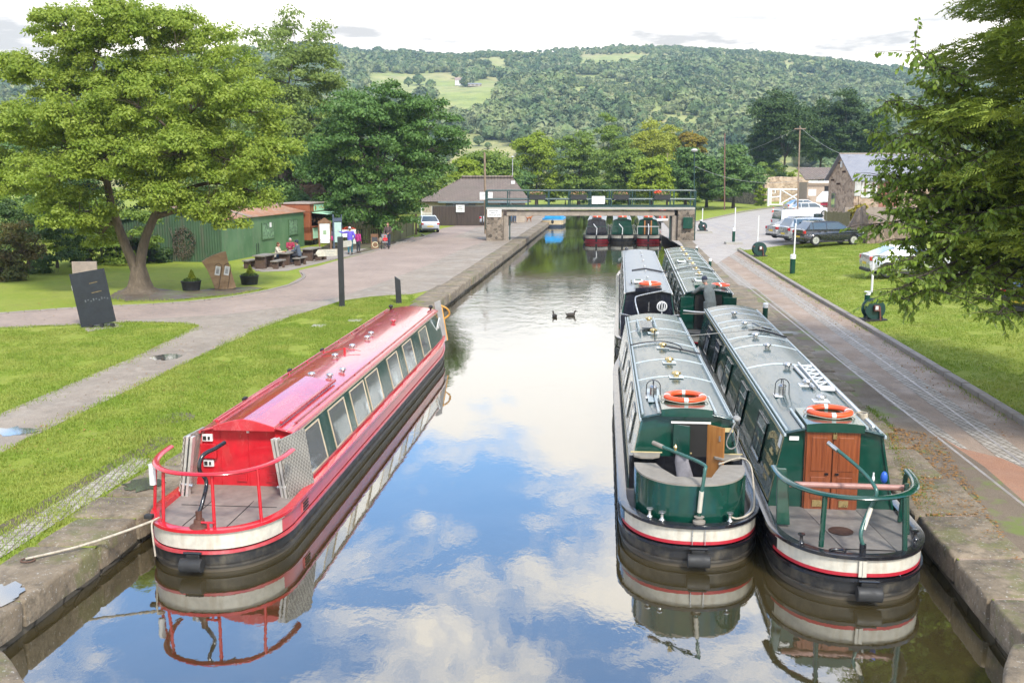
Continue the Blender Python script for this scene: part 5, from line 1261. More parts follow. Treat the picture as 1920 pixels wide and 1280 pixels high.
    for x in (wf, wr):
        for s in (-1, 1):
            wl_ = MB(); wl_.lathe([(wheel * .62, -.10), (wheel * .95, -.10), (wheel, -.07), (wheel, .07), (wheel * .95, .095), (wheel * .64, .095), (wheel * .60, .06)], 24, (x, s * (W / 2 - .115), wheel), M=T, axis='Y')
            o = wl_.build('wheel', m_tyre, root, smooth=40)
            rm = MB(); yy = s * (W / 2 - .035)
            for k_ in range(spokes):
                an = 2 * PI * k_ / spokes; M_ = T @ Matrix.Translation((x, yy, wheel)) @ Matrix.Rotation(an, 4, 'Y'); rm.box((0, 0, wheel * .31), (.045, .03, wheel * .60), 0, M_)
            rm.lathe([(wheel * .60, -.02), (wheel * .68, -.02), (wheel * .68, .02), (wheel * .60, .02)], 24, (x, yy, wheel), M=T, axis='Y'); rm.lathe([(0, -.02), (.06, -.02), (.06, .02), (0, .02)], 12, (x, yy, wheel), M=T, axis='Y')
            rm.build('rim', m_alloy, o)
            dk_ = MB(); dk_.lathe([(0, 0), (wheel * .62, 0)], 20, (x, s * (W / 2 - .075), wheel), M=T, axis='Y'); dk_.build('brake_disc', m_plast, o)
    for s in (-1, 1):
        t_ = MB(); t_.box((L - .07, s * (W / 2 - .20), tb - .17), (.14, .22, .20), 0, T); t_.build('tail_light', m_tail, root, bevel=.03)
        t_ = MB(); t_.box((.17, s * (W / 2 - .30), nose - .06), (.30, .30, .13), 0, T); t_.build('headlight', m_lamp, root, bevel=.04)
        t_ = MB(); t_.box((a + .42, s * (W / 2 + .02), belt + .07), (.12, .18, .12), 0, T); t_.build('wing_mirror', pm, root, bevel=.03)
        t_ = MB()
        for xh in (m1 + .12 if sidewin else 1.9, min(c, 3.3)): t_.box((xh, s * (W / 2 - .035), belt - .12), (.18, .03, .03), 0, T)
        t_.build('door_handle', pm, root)
        t_ = MB(); t_.box((L / 2, s * (W / 2 - .045), .25), (wr - wf - 2 * r, .03, .08), 0, T); t_.build('sill', m_plast, root)
        if roofrails: t_ = MB(); t_.tube([T @ Vector((b + .1, s * (wt_ - .03), H + .03)), T @ Vector((c - .05, s * (wt_ - .03), H + .03))], .018, 6); t_.build('roof_rail', m_blackgloss, root)
    t_ = MB(); t_.box((L + .0, 0, .55 if rear != 'saloon' else .62), (.02, .52, .11), 0, T); t_.build('number_plate', m_plate, root)
    t_ = MB(); t_.box((0.0, 0, .52), (.04, 1.0, .14), 0, T); t_.build('grille', m_plast, root); t_ = MB(); t_.box((L - .03, 0, .30), (.08, W * .8, .14), 0, T); t_.build('rear_bumper', m_plast, root, bevel=.02)
    return root
cz = GZ + .42 + .014
def cp_(px, py, z=cz): v = P(px, py, z); return (v.x, v.y, z)
car('black people carrier parked nose to the stone buttress, nearest on the tarmac', cp_(1552, 458), .22, paint('black', (.012, .013, .018), .2), 4.36, 1.79, 1.56, 1.0, 1.0, .80, .95, 1.85, 3.75, 4.22, wheel=.33, spokes=10)
car('silver grey off-roader parked just behind the black people carrier', cp_(1523, 452), .22, paint('silver', (.42, .43, .44), .5), 4.5, 1.8, 1.66, 1.02, 1.02, .86, 1.2, 1.95, 4.0, 4.38, wheel=.36, spokes=6, roofrails=True)
car('pale silver saloon partly hidden behind the silver grey off-roader', cp_(1500, 447), .25, paint('pale_silver', (.50, .51, .52), .4), 4.7, 1.82, 1.43, .93, .90, .72, 1.3, 2.15, 3.45, 4.1, rear='saloon', trunk=.98, wheel=.33, spokes=5)
van = car('white van with blue and orange lettering on its side', cp_(1502, 436.5), .22, paint('white', (.66, .67, .68), 0), 4.4, 1.83, 1.85, 1.05, 1.02, .85, .95, 1.7, 4.25, 4.36, wheel=.32, spokes=8, cat='van', sidewin=False)
for s in (-1, 1):
    t = MB(); t.box((.95, s * .80, 1.36), (.75, .02, .30)); t.build('side_window', m_carglass, van)
t = MB(); t.box((-.95, -.915, 1.22), (1.35, .02, .16)); t.build('blue_panel', M_plain('van_blue', (.12, .12, .42), .4), van)
t = MB(); t.box((-1.7, -.918, 1.10), (.35, .02, .34)); t.build('orange_panel', M_plain('van_orange', (.68, .33, .05), .4), van)
for k_, (z_, w__) in enumerate(((1.04, 1.2), (.88, .9))): t = MB(); t.box((-.9, -.918, z_), (w__, .015, .05)); t.build('lettering_line', m_ink, van)
car('white hatchback parked behind the van, its window row half visible', cp_(1517, 405.5), .10, MATS['car_white'], 4.2, 1.8, 1.5, .95, .95, .78, .85, 1.7, 3.3, 4.05, wheel=.31)
car('white car with a swept roofline, farthest in the row by the gate', cp_(1506, 397.5), .12, paint('off_white', (.60, .60, .58), 0), 4.4, 1.8, 1.5, .95, .95, .76, .95, 1.9, 3.3, 4.15, wheel=.31)
car('silver saloon parked on the lawn behind the branches at the right', cp_(1716, 517, GZ + .33), -.04, MATS['car_pale_silver'], 4.8, 1.86, 1.46, .95, .93, .76, 1.35, 2.3, 3.6, 4.45, rear='saloon', trunk=1.04, wheel=.34, spokes=10)
car('dark car parked at the right edge, almost hidden by the conifer', cp_(2000, 590, GZ + .30), .3, MATS['car_black'], 4.3, 1.78, 1.45, .95, .95, .75, wheel=.32)
car('white hatchback seen from behind beside the dark boarded fence', at(801, 434), PI / 2 + .22, paint('white_blue', (.60, .64, .68), .1), 4.1, 1.73, 1.44, .92, .92, .72, 1.0, 1.8, 3.25, 4.0, wheel=.31)
car('pale blue grey estate car half hidden behind the left bridge pier', at(917, 421), PI / 2 - .05, paint('blue_grey', (.42, .46, .50), .2), 4.5, 1.75, 1.42, .92, .92, .72, 1.1, 1.9, 3.75, 4.4, wheel=.31)

# ------------------------------------------------------------------ footbridge
Yb = 76.6
def bx(px, Y=Yb): return (px - 960) / F * (Y / (_c) )  # helper replaced below
def X(px, py, Y=Yb): return PY(px, py, Y).x
def Z(py, Y=Yb, px=1100): return PY(px, py, Y).z
br = thing('footbridge', 'low concrete footbridge on two stone piers with dark green railings across the canal', 'footbridge', (0, Yb, 0))
m_conc = M_grime('concrete', (.27, .225, .18), (.11, .095, .075), .85, .7, 1.0, True, 0, (1.5, 1.5, .3)); m_concl = M_grime('pale_concrete', (.36, .34, .30), (.12, .13, .09), .85, .7, 3, False)
m_rub = M_stone('rubble_stone', (.07, .055, .04), (.30, .24, .18), (.27, .23, .18), 4.2, (1, 1, 1.3)); m_rail = M_grime('dark_green_paint', (.012, .045, .042), (.03, .05, .04), .35, .4, 3)
xl, xr = X(912, 400), X(1299, 400); zb, zd_, zr = Z(404), Z(388), Z(357)
t = MB(); t.box(((X(950, 400) + X(1262, 400)) / 2, 0, (zb + zd_ - .28) / 2), (X(1262, 400) - X(950, 400), 1.5, zd_ - .28 - zb)); t.build('beam', m_conc, br, bevel=.02)
t = MB(); t.box(((xl + xr) / 2, 0, zd_ - .09), (xr - xl, 1.9, .18)); t.build('deck', m_concl, br, bevel=.02)
for a, b, nm in ((X(912, 450), X(944, 450), 0), (X(1266, 448), X(1297, 448), 1)):
    t = MB(); t.box(((a + b) / 2, 0, (GZ - .1 + zd_ - .2) / 2), (b - a, 2.0, zd_ - .2 - GZ + .1)); p = t.build('pier', m_rub, br, bevel=.04)
    for k_ in range(1): t = MB(); w2 = X(1265, 448) - X(1256, 448); xx = b + w2 / 2 + .01 if nm == 0 else a - w2 / 2 - .01; t.box((xx, 0, (GZ - .1 + zb) / 2), (w2, 1.4, zb - GZ + .1)); t.build('concrete_leg', m_conc, br, bevel=.02)
    t = MB(); xx = b + w2 + .12 if nm == 0 else a - w2 - .12; t.box((xx, -.4, (GZ + zb) / 2), (.09, .09, zb - GZ)); t.build('steel_post', m_rail, br)
for yy in (-.88, .88):
    n = 11
    t = MB(); t.tube([(xl, yy, zr), (xr, yy, zr)], .045, 8); t.build('top_rail', m_rail, br, smooth=40)
    t = MB(); t.tube([(xl, yy, (zr + zd_) / 2 - .02), (xr, yy, (zr + zd_) / 2 - .02)], .065 if yy < 0 else .04, 8); t.build('mid_rail', m_rail, br, smooth=40)
    t = MB(); t.box(((xl + xr) / 2, yy, zd_ + .07), (xr - xl, .03, .12)); t.build('toe_board', m_rail, br)
    for i in range(n): t = MB(); x = xl + .05 + (xr - xl - .1) * i / (n - 1); t.box((x, yy, (zr + zd_) / 2), (.08 if i % 3 else .10, .07, zr - zd_)); t.build('baluster', m_rail, br)
    for i in range(n - 1):
        if i % 3 == 1: t = MB(); x = xl + (xr - xl) * (i + .5) / (n - 1); t.tube([(x - .6, yy, zd_ + .1), (x - .6, yy, zr)], .02, 6); t.build('rail_strut', m_rail, br)
t = MB(); t.tube([(xr + .02, -.9, GZ), (xr + .02, -.9, zr)], .05, 8); t.build('corner_post', m_rail, br); t = MB(); t.tube([(xl - .02, -.9, 1.3), (xl - .02, -.9, zr)], .05, 8); t.build('corner_post', m_rail, br)
def sign_lines(name, label, c, w_, h_, rz, lines, board=m_whitep, ink=m_ink, cat='sign', th=.03, parent=None):
    t = thing(name, label, cat, c, rz) if parent is None else None; par = t or parent
    b = MB(); b.box((0, 0, 0), (w_, th, h_)); o = b.build('board', board, par, bevel=.004)
    for (x, z, lw, lh) in lines:
        # unreadable words: short dabs of ink in word-length groups
        q = MB(); cur = -lw / 2; rr_ = random.Random(int(z * 1000) + int(lw * 100))
        while cur < lw / 2 - lh * .4:
            ww = lh * rr_.uniform(.35, .8); q.box((x + cur + ww / 2, -th / 2 - .003, z + rr_.uniform(-.05, .05) * lh), (ww * .7, .006, lh * rr_.uniform(.7, 1))); cur += ww + (lh * .7 if rr_.random() < .2 else lh * .12)
        q.build('lettering', ink, o)
    return par
sign_lines('notice_sign', 'white three line sign fixed to the left stone pier of the bridge', (X(927.5, 398), Yb - 1.03, Z(398.5)), X(939, 398) - X(913, 398), 14.5 / 24.5, 0, [(0, .16, .85, .09), (0, .0, .55, .09), (0, -.16, .85, .09)])
sign_lines('notice_sign', 'white sign on the railing above the left bridge pier', (X(911, 368), Yb + .95, Z(368)), 1.0, .58, 0, [(0, .12, .7, .05), (-.2, 0, .2, .04)])
sign_lines('notice_sign', 'blank white board fixed to the middle of the bridge railing', (X(1120, 375), Yb - .96, Z(374.5)), 24 / 24.3, .58, 0, [])
t = MB(); t.box((0, 0, 0), (.72, .25, .85)); t.box((.22, -.135, .02), (.05, .02, .08), 0); o = t.build('junction_cabinet', m_green, bevel=.015); o.location = (X(1284.5, 418), Yb - 1.14, Z(416.5)); tag(o, 'green steel cabinet fixed to the right stone pier of the bridge', 'cabinet')

m_ivy = M_leaf('planter_leaf', (.10, .17, .03), (.16, .24, .05), (.05, .09, .02)); m_petal = M_leaf('petals', (.62, .50, .20), (.65, .12, .10), (.62, .60, .55), .6, .3, 9)
def leaf_cloud(name, mat, parent, c, r, n, size, seed=1, flat=False):
    rg = np.random.default_rng(seed); d = rg.normal(size=(n, 3)); d /= np.linalg.norm(d, axis=1)[:, None]; p = d * (rg.uniform(.55, 1, n) ** .5)[:, None] * np.array(r) + np.array(c)
    return leaves_at(name, mat, parent, p, d, size, rg)
def leaves_at(name, mat, parent, p, d, size, rg, tilt=.8, asp=.55):
    n = len(p); nn = d + rg.normal(size=(n, 3)) * tilt; nn[:, 2] += .35; nn /= np.linalg.norm(nn, axis=1)[:, None]
    a = np.cross(nn, rg.normal(size=(n, 3))); a /= np.linalg.norm(a, axis=1)[:, None]; b = np.cross(nn, a)
    s = (np.asarray(size) * rg.uniform(.6, 1.3, n))[:, None]
    v = np.stack([p - a * s, p - b * s * asp + nn * s * .15, p + a * s, p + b * s * asp + nn * s * .15], 1).reshape(-1, 3)
    f = np.arange(n * 4).reshape(n, 4); return np_mesh(name, v, f, mat, parent)
for i, px in enumerate((1007.5, 1083.5, 1162, 1238)):
    f = thing('flower_trough', 'dark flower trough on the bridge railing, %s' % ('nearest the left bank', 'second from the left, left of the blank board', 'first right of the blank board', 'nearest the right bank, with a red flower')[i], 'flower trough', (X(px, 368), Yb - 1.05, Z(370)), 0, 'flower troughs on the bridge railing')
    t = MB(); t.prism([(-.62, .16), (.62, .16), (.66, .20), (.66, .22), (-.66, .22), (-.66, .20)], -.12, .12); t.prism([(-.55, -.14), (.55, -.14), (.62, .16), (-.62, .16)], -.11, .11); t.build('trough', m_rubber, f)
    leaf_cloud('plants', m_ivy, f, (0, 0, .26), (.66, .15, .13), 260, .05, 3 + i); leaf_cloud('flowers', m_petal, f, (0, 0, .32), (.62, .14, .12), 90 if i != 3 else 60, .05, 9 + i)
    if i == 3: leaf_cloud('flowers', M_plain('red_petals', (.75, .06, .02), .6, .2), f, (-.35, 0, .42), (.3, .13, .12), 90, .06, 30)

# ------------------------------------------------------------------ left bank buildings
def M_corr(name, a, b, rust, axis='x', amount=.6, period=.16):
    t = NT(name); w_ = t.new('ShaderNodeTexWave'); w_.wave_type = 'BANDS'; w_.bands_direction = 'X'; w_.inputs['Scale'].default_value = .314 / period / 1.0
    v = t.co((1, 1, 1)); t.link(v, w_.inputs['Vector'])
    n = t.noise(1.5, 7, .7, t.co((1.5, 1.5, .3))); k = t.mix(t.ramp(t.noise(.7, 4), [(.35, 0.), (.65, 1.)]), a, b)
    k = t.mix(t.ramp(n, [(.5, 0.), (.68, amount)]), k, rust); k = t.mix(t.ramp(t.noise(5, 5, .7, t.co((3, 3, .25))), [(.62, 0.), (.72, .5)]), k, tuple(min(1, x * 2.2 + .1) for x in b))
    return t.fin(k, .6, t.bump(w_.outputs['Fac'], .6, .03))
m_shedg = M_corr('green_tin', (.06, .135, .055), (.10, .185, .085), (.13, .17, .10)); m_shed_shade = M_corr('green_tin_in_shade', (.035, .075, .035), (.05, .10, .045), (.10, .08, .06))  # second tin is the green one darkened, shade painted in for the gable
m_rust = M_corr('rusty_tin_roof', (.38, .17, .085), (.32, .19, .13), (.40, .30, .24), amount=.8)
fd = Vector((.165, 1, 0)).normalized(); c0 = P(418, 492); shl = 12.9
shrz = -math.atan2(fd.x, fd.y)
sh = thing('green_shed', 'long green corrugated iron shed with a rusty roof behind the picnic tables', 'shed', (c0.x, c0.y, GZ), shrz)
he, hr, ww = 2.42, 3.15, 6.2
t = MB(); N = 81
for k_ in range(N):   # real corrugations on the long wall
    pass
ys_ = [shl * i / 162 for i in range(163)]
vs_ = [(.03 * math.sin(y * 2 * PI / .16 * 1.0), y, z) for z in (0, he) for y in ys_]; t.add(vs_, [(i, i + 1, i + 1 + 163, i + 163) for i in range(162)]); t.build('long_wall', m_shedg, sh, smooth=80)
t = MB(); xs_ = [-ww * i / 78 for i in range(79)]
def shh(x): return he + (hr - he) * (1 - abs(x + ww / 2) / (ww / 2))
vs_ = [(x, .03 * math.sin(x * 2 * PI / .16), 0) for x in xs_] + [(x, .03 * math.sin(x * 2 * PI / .16), shh(x)) for x in xs_]; t.add(vs_, [(i, i + 1, i + 1 + 79, i + 79) for i in range(78)]); t.build('gable_wall', m_shed_shade, sh, smooth=80)
t = MB(); t.box((-ww / 2 - 0.0, shl - .02, he / 2), (ww - .1, .04, he)); t.box((-ww + .02, shl / 2, he / 2), (.04, shl - .1, he)); t.build('back_wall', m_shed_shade, sh)
for s, (xa, xb) in enumerate((((.14), -ww / 2), (-ww - .14, -ww / 2))):
    t = MB(); n = 162; vs_ = [(x, -.15 + (shl + .3) * i / n, z + .012 * math.sin(i * PI * .7)) for x, z in ((xa, he - .03 + .03), (xb, hr + .03)) for i in range(n + 1)]
    t.add(vs_, [(i, i + 1, i + 2 + n, i + 1 + n) for i in range(n)]); o = t.build('roof', m_rust, sh, smooth=80); so = o.modifiers.new('s', 'SOLIDIFY'); so.thickness = .03
t = MB(); t.slab((.06, -.17, he - .10), (.06, -.17, he + .02), (-ww / 2, -.17, hr + .02), (-ww / 2, -.17, hr - .12), .03); t.slab((-ww - .06, -.17, he - .10), (-ww / 2, -.17, hr - .12), (-ww / 2, -.17, hr + .02), (-ww - .06, -.17, he + .02), .03); t.build('barge_board', m_shed_shade, sh)
t = MB(); t.slab((.13, 3.7, he + .02), (.13, 4.1, he + .02), (-ww / 2, 4.1, hr + .05), (-ww / 2, 3.7, hr + .05), .02); t.build('roof_sheet', m_conc, sh)
for y0_, y1_ in ((5.6, 7.5), (10.0, 11.6)):
    t = MB(); f_ = .045
    t.box((.05, (y0_ + y1_) / 2, 1.95), (.04, y1_ - y0_ + .1, .06)); t.box((.05, (y0_ + y1_) / 2, .95), (.06, y1_ - y0_ + .1, .06)); t.box((.05, y0_, 1.45), (.04, .05, .96)); t.box((.05, y1_, 1.45), (.04, .05, .96)); o = t.build('shutter_frame', m_shedg, sh)
    t = MB(); t.box((.04, (y0_ + y1_) / 2, 1.45), (.02, y1_ - y0_ - .06, .93)); t.build('shutter', M_plain('flaking_green', (.14, .24, .13), .7, .75, 5), o)
t = MB(); t.box((.07, 6.9, 1.80), (.01, .3, .3)); t.build('paper_notice', m_whitep, sh)
t = MB(); t.tube([(.08, 4.6, .05), (.08, 4.6, .75), (.08, 4.9, .78), (.08, 4.9, .1)], .02, 6); t.build('pipe', m_rubber, sh)
bb = MB()
for i in range(7): x = -2.2 - i * .13; bb.tube([(x, -.1, .05), (x + random.uniform(-.1, .1), -.12, 1.2), (x + random.uniform(-.2, .2), -.12, 2.0)], .012, 5)
tag(bb.build('climbing_stems', M_plain('dry_stems', (.17, .13, .10), .9, .4), None), None); o = bpy.data.objects['climbing_stems']; o.parent = sh
leaf_cloud('dry_creeper', M_leaf('dry_leaf', (.14, .11, .08), (.18, .14, .10), (.07, .08, .04)), sh, (-2.3, -.12, 1.1), (.75, .08, 1.0), 900, .05, 5)

# kiosk trailer
k0 = P(583, 461); kd = Vector((.165, 1, 0)).normalized()
m_kbr = M_grime('kiosk_brown', (.27, .085, .035), (.16, .06, .03), .5, .5, 1.3); m_mint = M_plain('mint_panel', (.42, .68, .48), .5, .1, 3, .05)
ki = thing('kiosk', 'brown refreshment kiosk with a pale green awning beside the green shed', 'kiosk', (k0.x, k0.y, GZ), -math.atan2(kd.x, kd.y))
KL, KH = 5.0, 2.85
t = MB(); t.box((-1.15, KL / 2, .35 + .50), (2.3, KL, .95)); t.box((-1.15, KL / 2, KH - .22), (2.3, KL, .56)); t.box((-1.15, .15, 1.6), (2.3, .3, 1.45)); t.box((-1.15, KL - .5, 1.6), (2.3, 1.0, 1.45)); t.box((-2.2, KL / 2, 1.6), (.1, KL, 1.45)); t.build('body', m_kbr, ki, bevel=.02)
t = MB(); t.box((-1.15, KL / 2, KH + .10), (2.5, KL + .15, .06)); t.build('roof', M_grime('kiosk_roof', (.36, .30, .26), (.2, .14, .1), .7, .6, 1), ki)
t = MB(); t.box((.02, KL / 2 + .1, KH - .22), (.03, 3.6, .46)); o = t.build('name_board', m_mint, ki)
t = MB()
for q in range(7): t.box((.04, 1.9 + q * .3, KH - .22 + .05 * math.sin(q * 2)), (.01, .16, .08 + .08 * (q % 2)))
t.ell((.04, 1.05, KH - .24), (.012, .16, .18), 8, 6); t.build('lettering', M_plain('ochre_letters', (.40, .25, .06), .5), o)
t = MB(); t.slab((.05, .3, KH - .56), (1.25, .25, KH - .66), (1.25, 4.3, KH - .66), (.05, 4.2, KH - .56), .04); t.build('awning', m_mint, ki)
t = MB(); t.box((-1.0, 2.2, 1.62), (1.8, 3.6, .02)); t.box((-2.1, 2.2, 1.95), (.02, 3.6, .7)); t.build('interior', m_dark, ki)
t = MB(); t.box((.06, 2.2, 1.33), (.28, 3.7, .04)); t.build('counter', m_kbr, ki)
t = MB(); t.box((.03, .9, .85), (.02, .95, .75)); t.box((.03, 3.4, .85), (.02, 1.2, .75)); t.build('menu_panel', m_mint, ki)
cols_ = [(.5, .05, .03), (.6, .5, .1), (.1, .3, .1), (.5, .5, .5), (.1, .1, .3)]
t = MB()
for q in range(16): t.box((-.35 - .3 * (q % 3), .6 + q * .2, 1.72 + .1 * (q % 2)), (.1, .13, .18))
t.build('goods', M_plain('kiosk_goods', (.35, .2, .12), .5, .9, 9), ki)
for y in (1.2, 3.6): t = MB(); t.lathe([(0, -.08), (.28, -.08), (.30, 0), (.28, .08), (0, .08)], 16, (-.12, y, .3), axis='X'); t.build('wheel', m_tyre, ki, smooth=40)

# boards, tables ----------------------------------------------------
m_oldwood = M_plain('old_wood', (.20, .105, .055), .75, .35, 5, .4, 30); m_slate = M_plain('weathered_slab', (.20, .18, .15), .8, .3, 4, .4, 30); m_brownleg = M_plain('brown_block', (.085, .052, .035), .8, .3, 4, .4, 30)
nb_ = thing('notice_board', 'timber notice board with a gabled top in front of the kiosk', 'notice board', at(610, 467), .12)
t = MB(); 
for x in (-.38, .38): t.box((x, 0, .95), (.09, .09, 1.9))
t.build('post', m_oldwood, nb_)
t = MB(); t.prism([(-.45, 1.72), (.45, 1.72), (.45, 1.80), (0, 2.12), (-.45, 1.80)], -.05, .05); t.build('gable', m_oldwood, nb_)
t = MB(); t.box((0, -.02, 1.17), (.66, .04, 1.05)); o = t.build('poster', m_whitep, nb_); t = MB(); t.box((0, -.045, 1.12), (.22, .01, .28)); t.build('poster_picture', M_plain('pale_green_print', (.30, .42, .25), .5, .4, 20), o)
t = MB(); t.box((0, -.02, .52), (.62, .04, .22)); t.build('lower_notice', m_whitep, nb_)
sg = thing('menu_board', 'tall dark blue framed board with a pale green panel by the awning', 'sign board', at(634, 466), .35)
t = MB(); t.box((-.28, 0, 1.15), (.10, .10, 2.3)); t.box((.28, 0, 1.2), (.05, .05, 2.2)); t.build('post', M_plain('slate_blue_paint', (.06, .08, .12), .5), sg)
t = MB(); t.box((0, 0, 1.1), (.5, .03, 1.35)); t.build('panel', M_plain('pale_aqua', (.38, .52, .47), .4, .1), sg); t = MB(); t.box((0, 0, 1.95), (.5, .03, .25)); t.build('header_panel', MATS['slate_blue_paint'], sg)
tabs = [('leftmost', 497, 502.5, ((470, 502), (522, 503))), ('middle', 541, 497, ((517, 496), (563, 497))), ('rightmost', 584, 488, ((565, 486), (602, 489)))]
def slab_seat(root, L, W_, H_, th):
    t = MB(); t.box((0, 0, H_ - th / 2), (W_, L, th)); t.build('top', m_slate, root, bevel=.01)
    for y in (-L * .33, L * .33): t = MB(); t.box((0, y, (H_ - th) / 2), (W_ * .8, .20, H_ - th)); t.build('leg', m_brownleg, root, bevel=.01)
for nm, px, py, bs_ in tabs:
    o = thing('picnic_table', {'leftmost': 'empty picnic table nearest the stone monument', 'middle': 'picnic table with three people sitting round it', 'rightmost': 'picnic table farthest right, behind the white finger sign'}[nm], 'picnic table', at(px, py), -.17, 'slab picnic tables by the green shed'); slab_seat(o, 1.6, .72, .74, .07)
    for k_, (qx, qy) in enumerate(bs_):
        o = thing('slab_bench', 'low slab bench on the %s of the %s' % (('left', 'right')[k_], {'leftmost': 'empty picnic table nearest the monument', 'middle': 'picnic table with people', 'rightmost': 'picnic table behind the white finger sign'}[nm]), 'bench', at(qx, qy), -.17, 'slab benches by the green shed'); slab_seat(o, 1.25, .40, .45, .07)
mn = thing('stone_monument', 'leaning slab of rough sandstone with two white plaques set in carved arches', 'monument', at(425, 541), .05)
t = NT('sandstone'); k = t.ramp(t.noise(1.6, 7, .65, t.co((1, 1, 3))), [(.3, (.26, .16, .085)), (.7, (.42, .285, .16))]); k = t.mix(t.ramp(t.noise(12, 4, .7), [(.5, 0.), (.7, .4)]), k, (.20, .14, .09)); m_sand = t.fin(k, .9, t.bump(t.noise(5, 8, .7), .8, .06))
t = MB(); t.prism([(-.98, 1.22), (-.6, 1.45), (-.15, 1.62), (.09, 1.67), (.18, 1.2), (.47, .08), (.30, .02), (-.07, 0), (-.45, -.02), (-.52, .22), (-.62, .5), (-.72, .78)], -.02, .02)
t2 = MB(); fr_ = [(-.98, 1.22), (-.6, 1.45), (-.15, 1.62), (.09, 1.67), (.18, 1.2), (.47, .08), (.30, .02), (-.07, 0), (-.45, -.02), (-.52, .22), (-.62, .5), (-.72, .78)]
bk = [(x * .9 - .06, z * .97) for x, z in fr_]; n = len(fr_); vs_ = [(x, -.20, z) for x, z in fr_] + [(x - .10, .12, z * .995) for x, z in fr_] + [(x - .12, .32, z) for x, z in bk]
tri = tessellate_polygon([[Vector((x, z, 0)) for x, z in fr_]]); t2.add(vs_, [tuple(q) for q in tri] + [tuple(i + 2 * n for i in q) for q in tri] + [(j * n + i, j * n + (i + 1) % n, (j + 1) * n + (i + 1) % n, (j + 1) * n + i) for j in range(2) for i in range(n)])
t2.build('slab', m_sand, mn, bevel=.03)
for x in (-.33, .07):
    Ms = Matrix.Translation((x + .02, -.205, .80)) @ Matrix.Rotation(.19, 4, 'Y')
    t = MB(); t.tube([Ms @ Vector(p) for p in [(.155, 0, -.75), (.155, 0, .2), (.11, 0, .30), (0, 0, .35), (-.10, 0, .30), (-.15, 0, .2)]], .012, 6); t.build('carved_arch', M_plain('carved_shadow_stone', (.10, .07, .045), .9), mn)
    t = MB(); t.box((0, -.005, .02), (.22, .02, .40), 0, Ms); o = t.build('plaque', m_whitep, mn); t = MB(); t.box((0, -.018, -.0), (.12, .006, .22), 0, Ms); t.box((0, -.018, .15), (.10, .006, .03), 0, Ms); t.build('engraving', M_plain('grey_ink', (.35, .36, .36), .5), o)
for px, py, lb in ((359, 544, 'black tub planter left of the stone monument with a small golden conifer'), (468, 533, 'black tub planter right of the stone monument with a small golden conifer')):
    o = thing('planter', lb, 'planter', at(px, py), 0, 'planters flanking the stone monument')
    t = MB(); t.lathe([(.36, 0), (.42, .36), (.44, .38), (.44, .42), (.39, .42), (.38, .36)], 20); t.build('tub', m_rubber, o, smooth=40)
    t = MB(); t.lathe([(0, .37), (.38, .37)], 16); t.build('soil', soil_m, o)
    leaf_cloud('trailing_plants', m_ivy, o, (0, 0, .45), (.38, .38, .09), 300, .045, int(px))
    rg_ = np.random.default_rng(int(px)); n = 900; hh = rg_.uniform(0, 1, n); an = rg_.uniform(0, 6.28, n); rr_ = (.19 * (1 - hh ** 1.3) + .02) * rg_.uniform(.6, 1, n); pts = np.stack([rr_ * np.cos(an) + .04, rr_ * np.sin(an), .42 + hh * .48], 1)
    leaves_at('golden_conifer', M_leaf('golden_leaf', (.34, .40, .03), (.42, .46, .05), (.20, .26, .02)), o, pts, np.stack([np.cos(an), np.sin(an), np.full(n, .8)], 1), .035, rg_)
bbd = thing('chalkboard', 'large leaning black chalkboard with faint faded writing beside the path', 'chalkboard', at(188, 614), .10)
Mb = Matrix.Rotation(-.17, 4, 'Y') @ Matrix.Rotation(-.05, 4, 'X')
t = MB(); t.box((-.02, 0, 1.02), (1.12, .14, 1.80), 0, Mb); o = t.build('board', M_plain('chalkboard_black', (.014, .018, .024), .55, .35, 2.5, .1), bbd, bevel=.008)
for x in (-.28, .06, .40): t = MB(); t.box((x, 0, .06), (.10, .14, .16)); t.build('foot', m_rubber, bbd)
for z, w_, x in ((1.50, .27, .22), (1.18, .33, .24)): t = MB(); t.box((x, -.074, z), (w_, .004, .028), 0, Mb @ Matrix.Rotation(-.06, 4, 'Y')); t.build('chalk_line', M_plain('ochre_chalk', (.16, .12, .06), .8, .6, 30), o)
t = MB()
for i in range(9): t.box((-.25 + .09 * i, -.074, .95 + .03 * math.sin(i * 2.2)), (.045, .004, .04 + .04 * (i % 3 == 0)), 0, Mb)
t.build('chalk_marks', M_plain('faint_chalk', (.10, .11, .12), .8, .6, 30), o)
t = MB(); t.box((-.587, -.02, 1.45), (.006, .09, .16), 0, Mb); t.build('hinge_label', m_whitep, o)
gb = thing('information_panel', 'weathered grey panel standing behind the black chalkboard', 'panel', at(164, 575), .08)
t = MB(); t.box((0, 0, 1.35), (.92, .10, .80)); t.build('panel', m_conc, gb, bevel=.01)
for x in (-.3, .3): t = MB(); t.box((x, .0, .5), (.09, .09, 1.0)); t.build('post', m_slate, gb)
for x in (-.25, .28): t = MB(); t.ell((x, -.055, 1.12), (.05, .01, .05), 8, 6); t.build('bolt', m_rubber, gb)
m_postb = M_plain('black_post_paint', (.022, .024, .026), .5, .3, 3)
fp = thing('fingerpost', 'tall square black post with two white finger signs on the grass', 'fingerpost', at(641.5, 575), .05)
t = MB(); t.box((0, 0, 1.35), (.2, .2, 2.7)); t.build('post', m_postb, fp, bevel=.01)
t = MB(); t.prism([(-.10, 1.97), (-.10, 2.23), (-.86, 2.20), (-.95, 2.08), (-.86, 1.94)], -.02, .02); o = t.build('finger', m_white, fp, bevel=.004)
Mx = Matrix(((1, 0, 0, -.42), (0, 0, -1, -.022), (0, 1, 0, 2.14), (0, 0, 0, 1)))
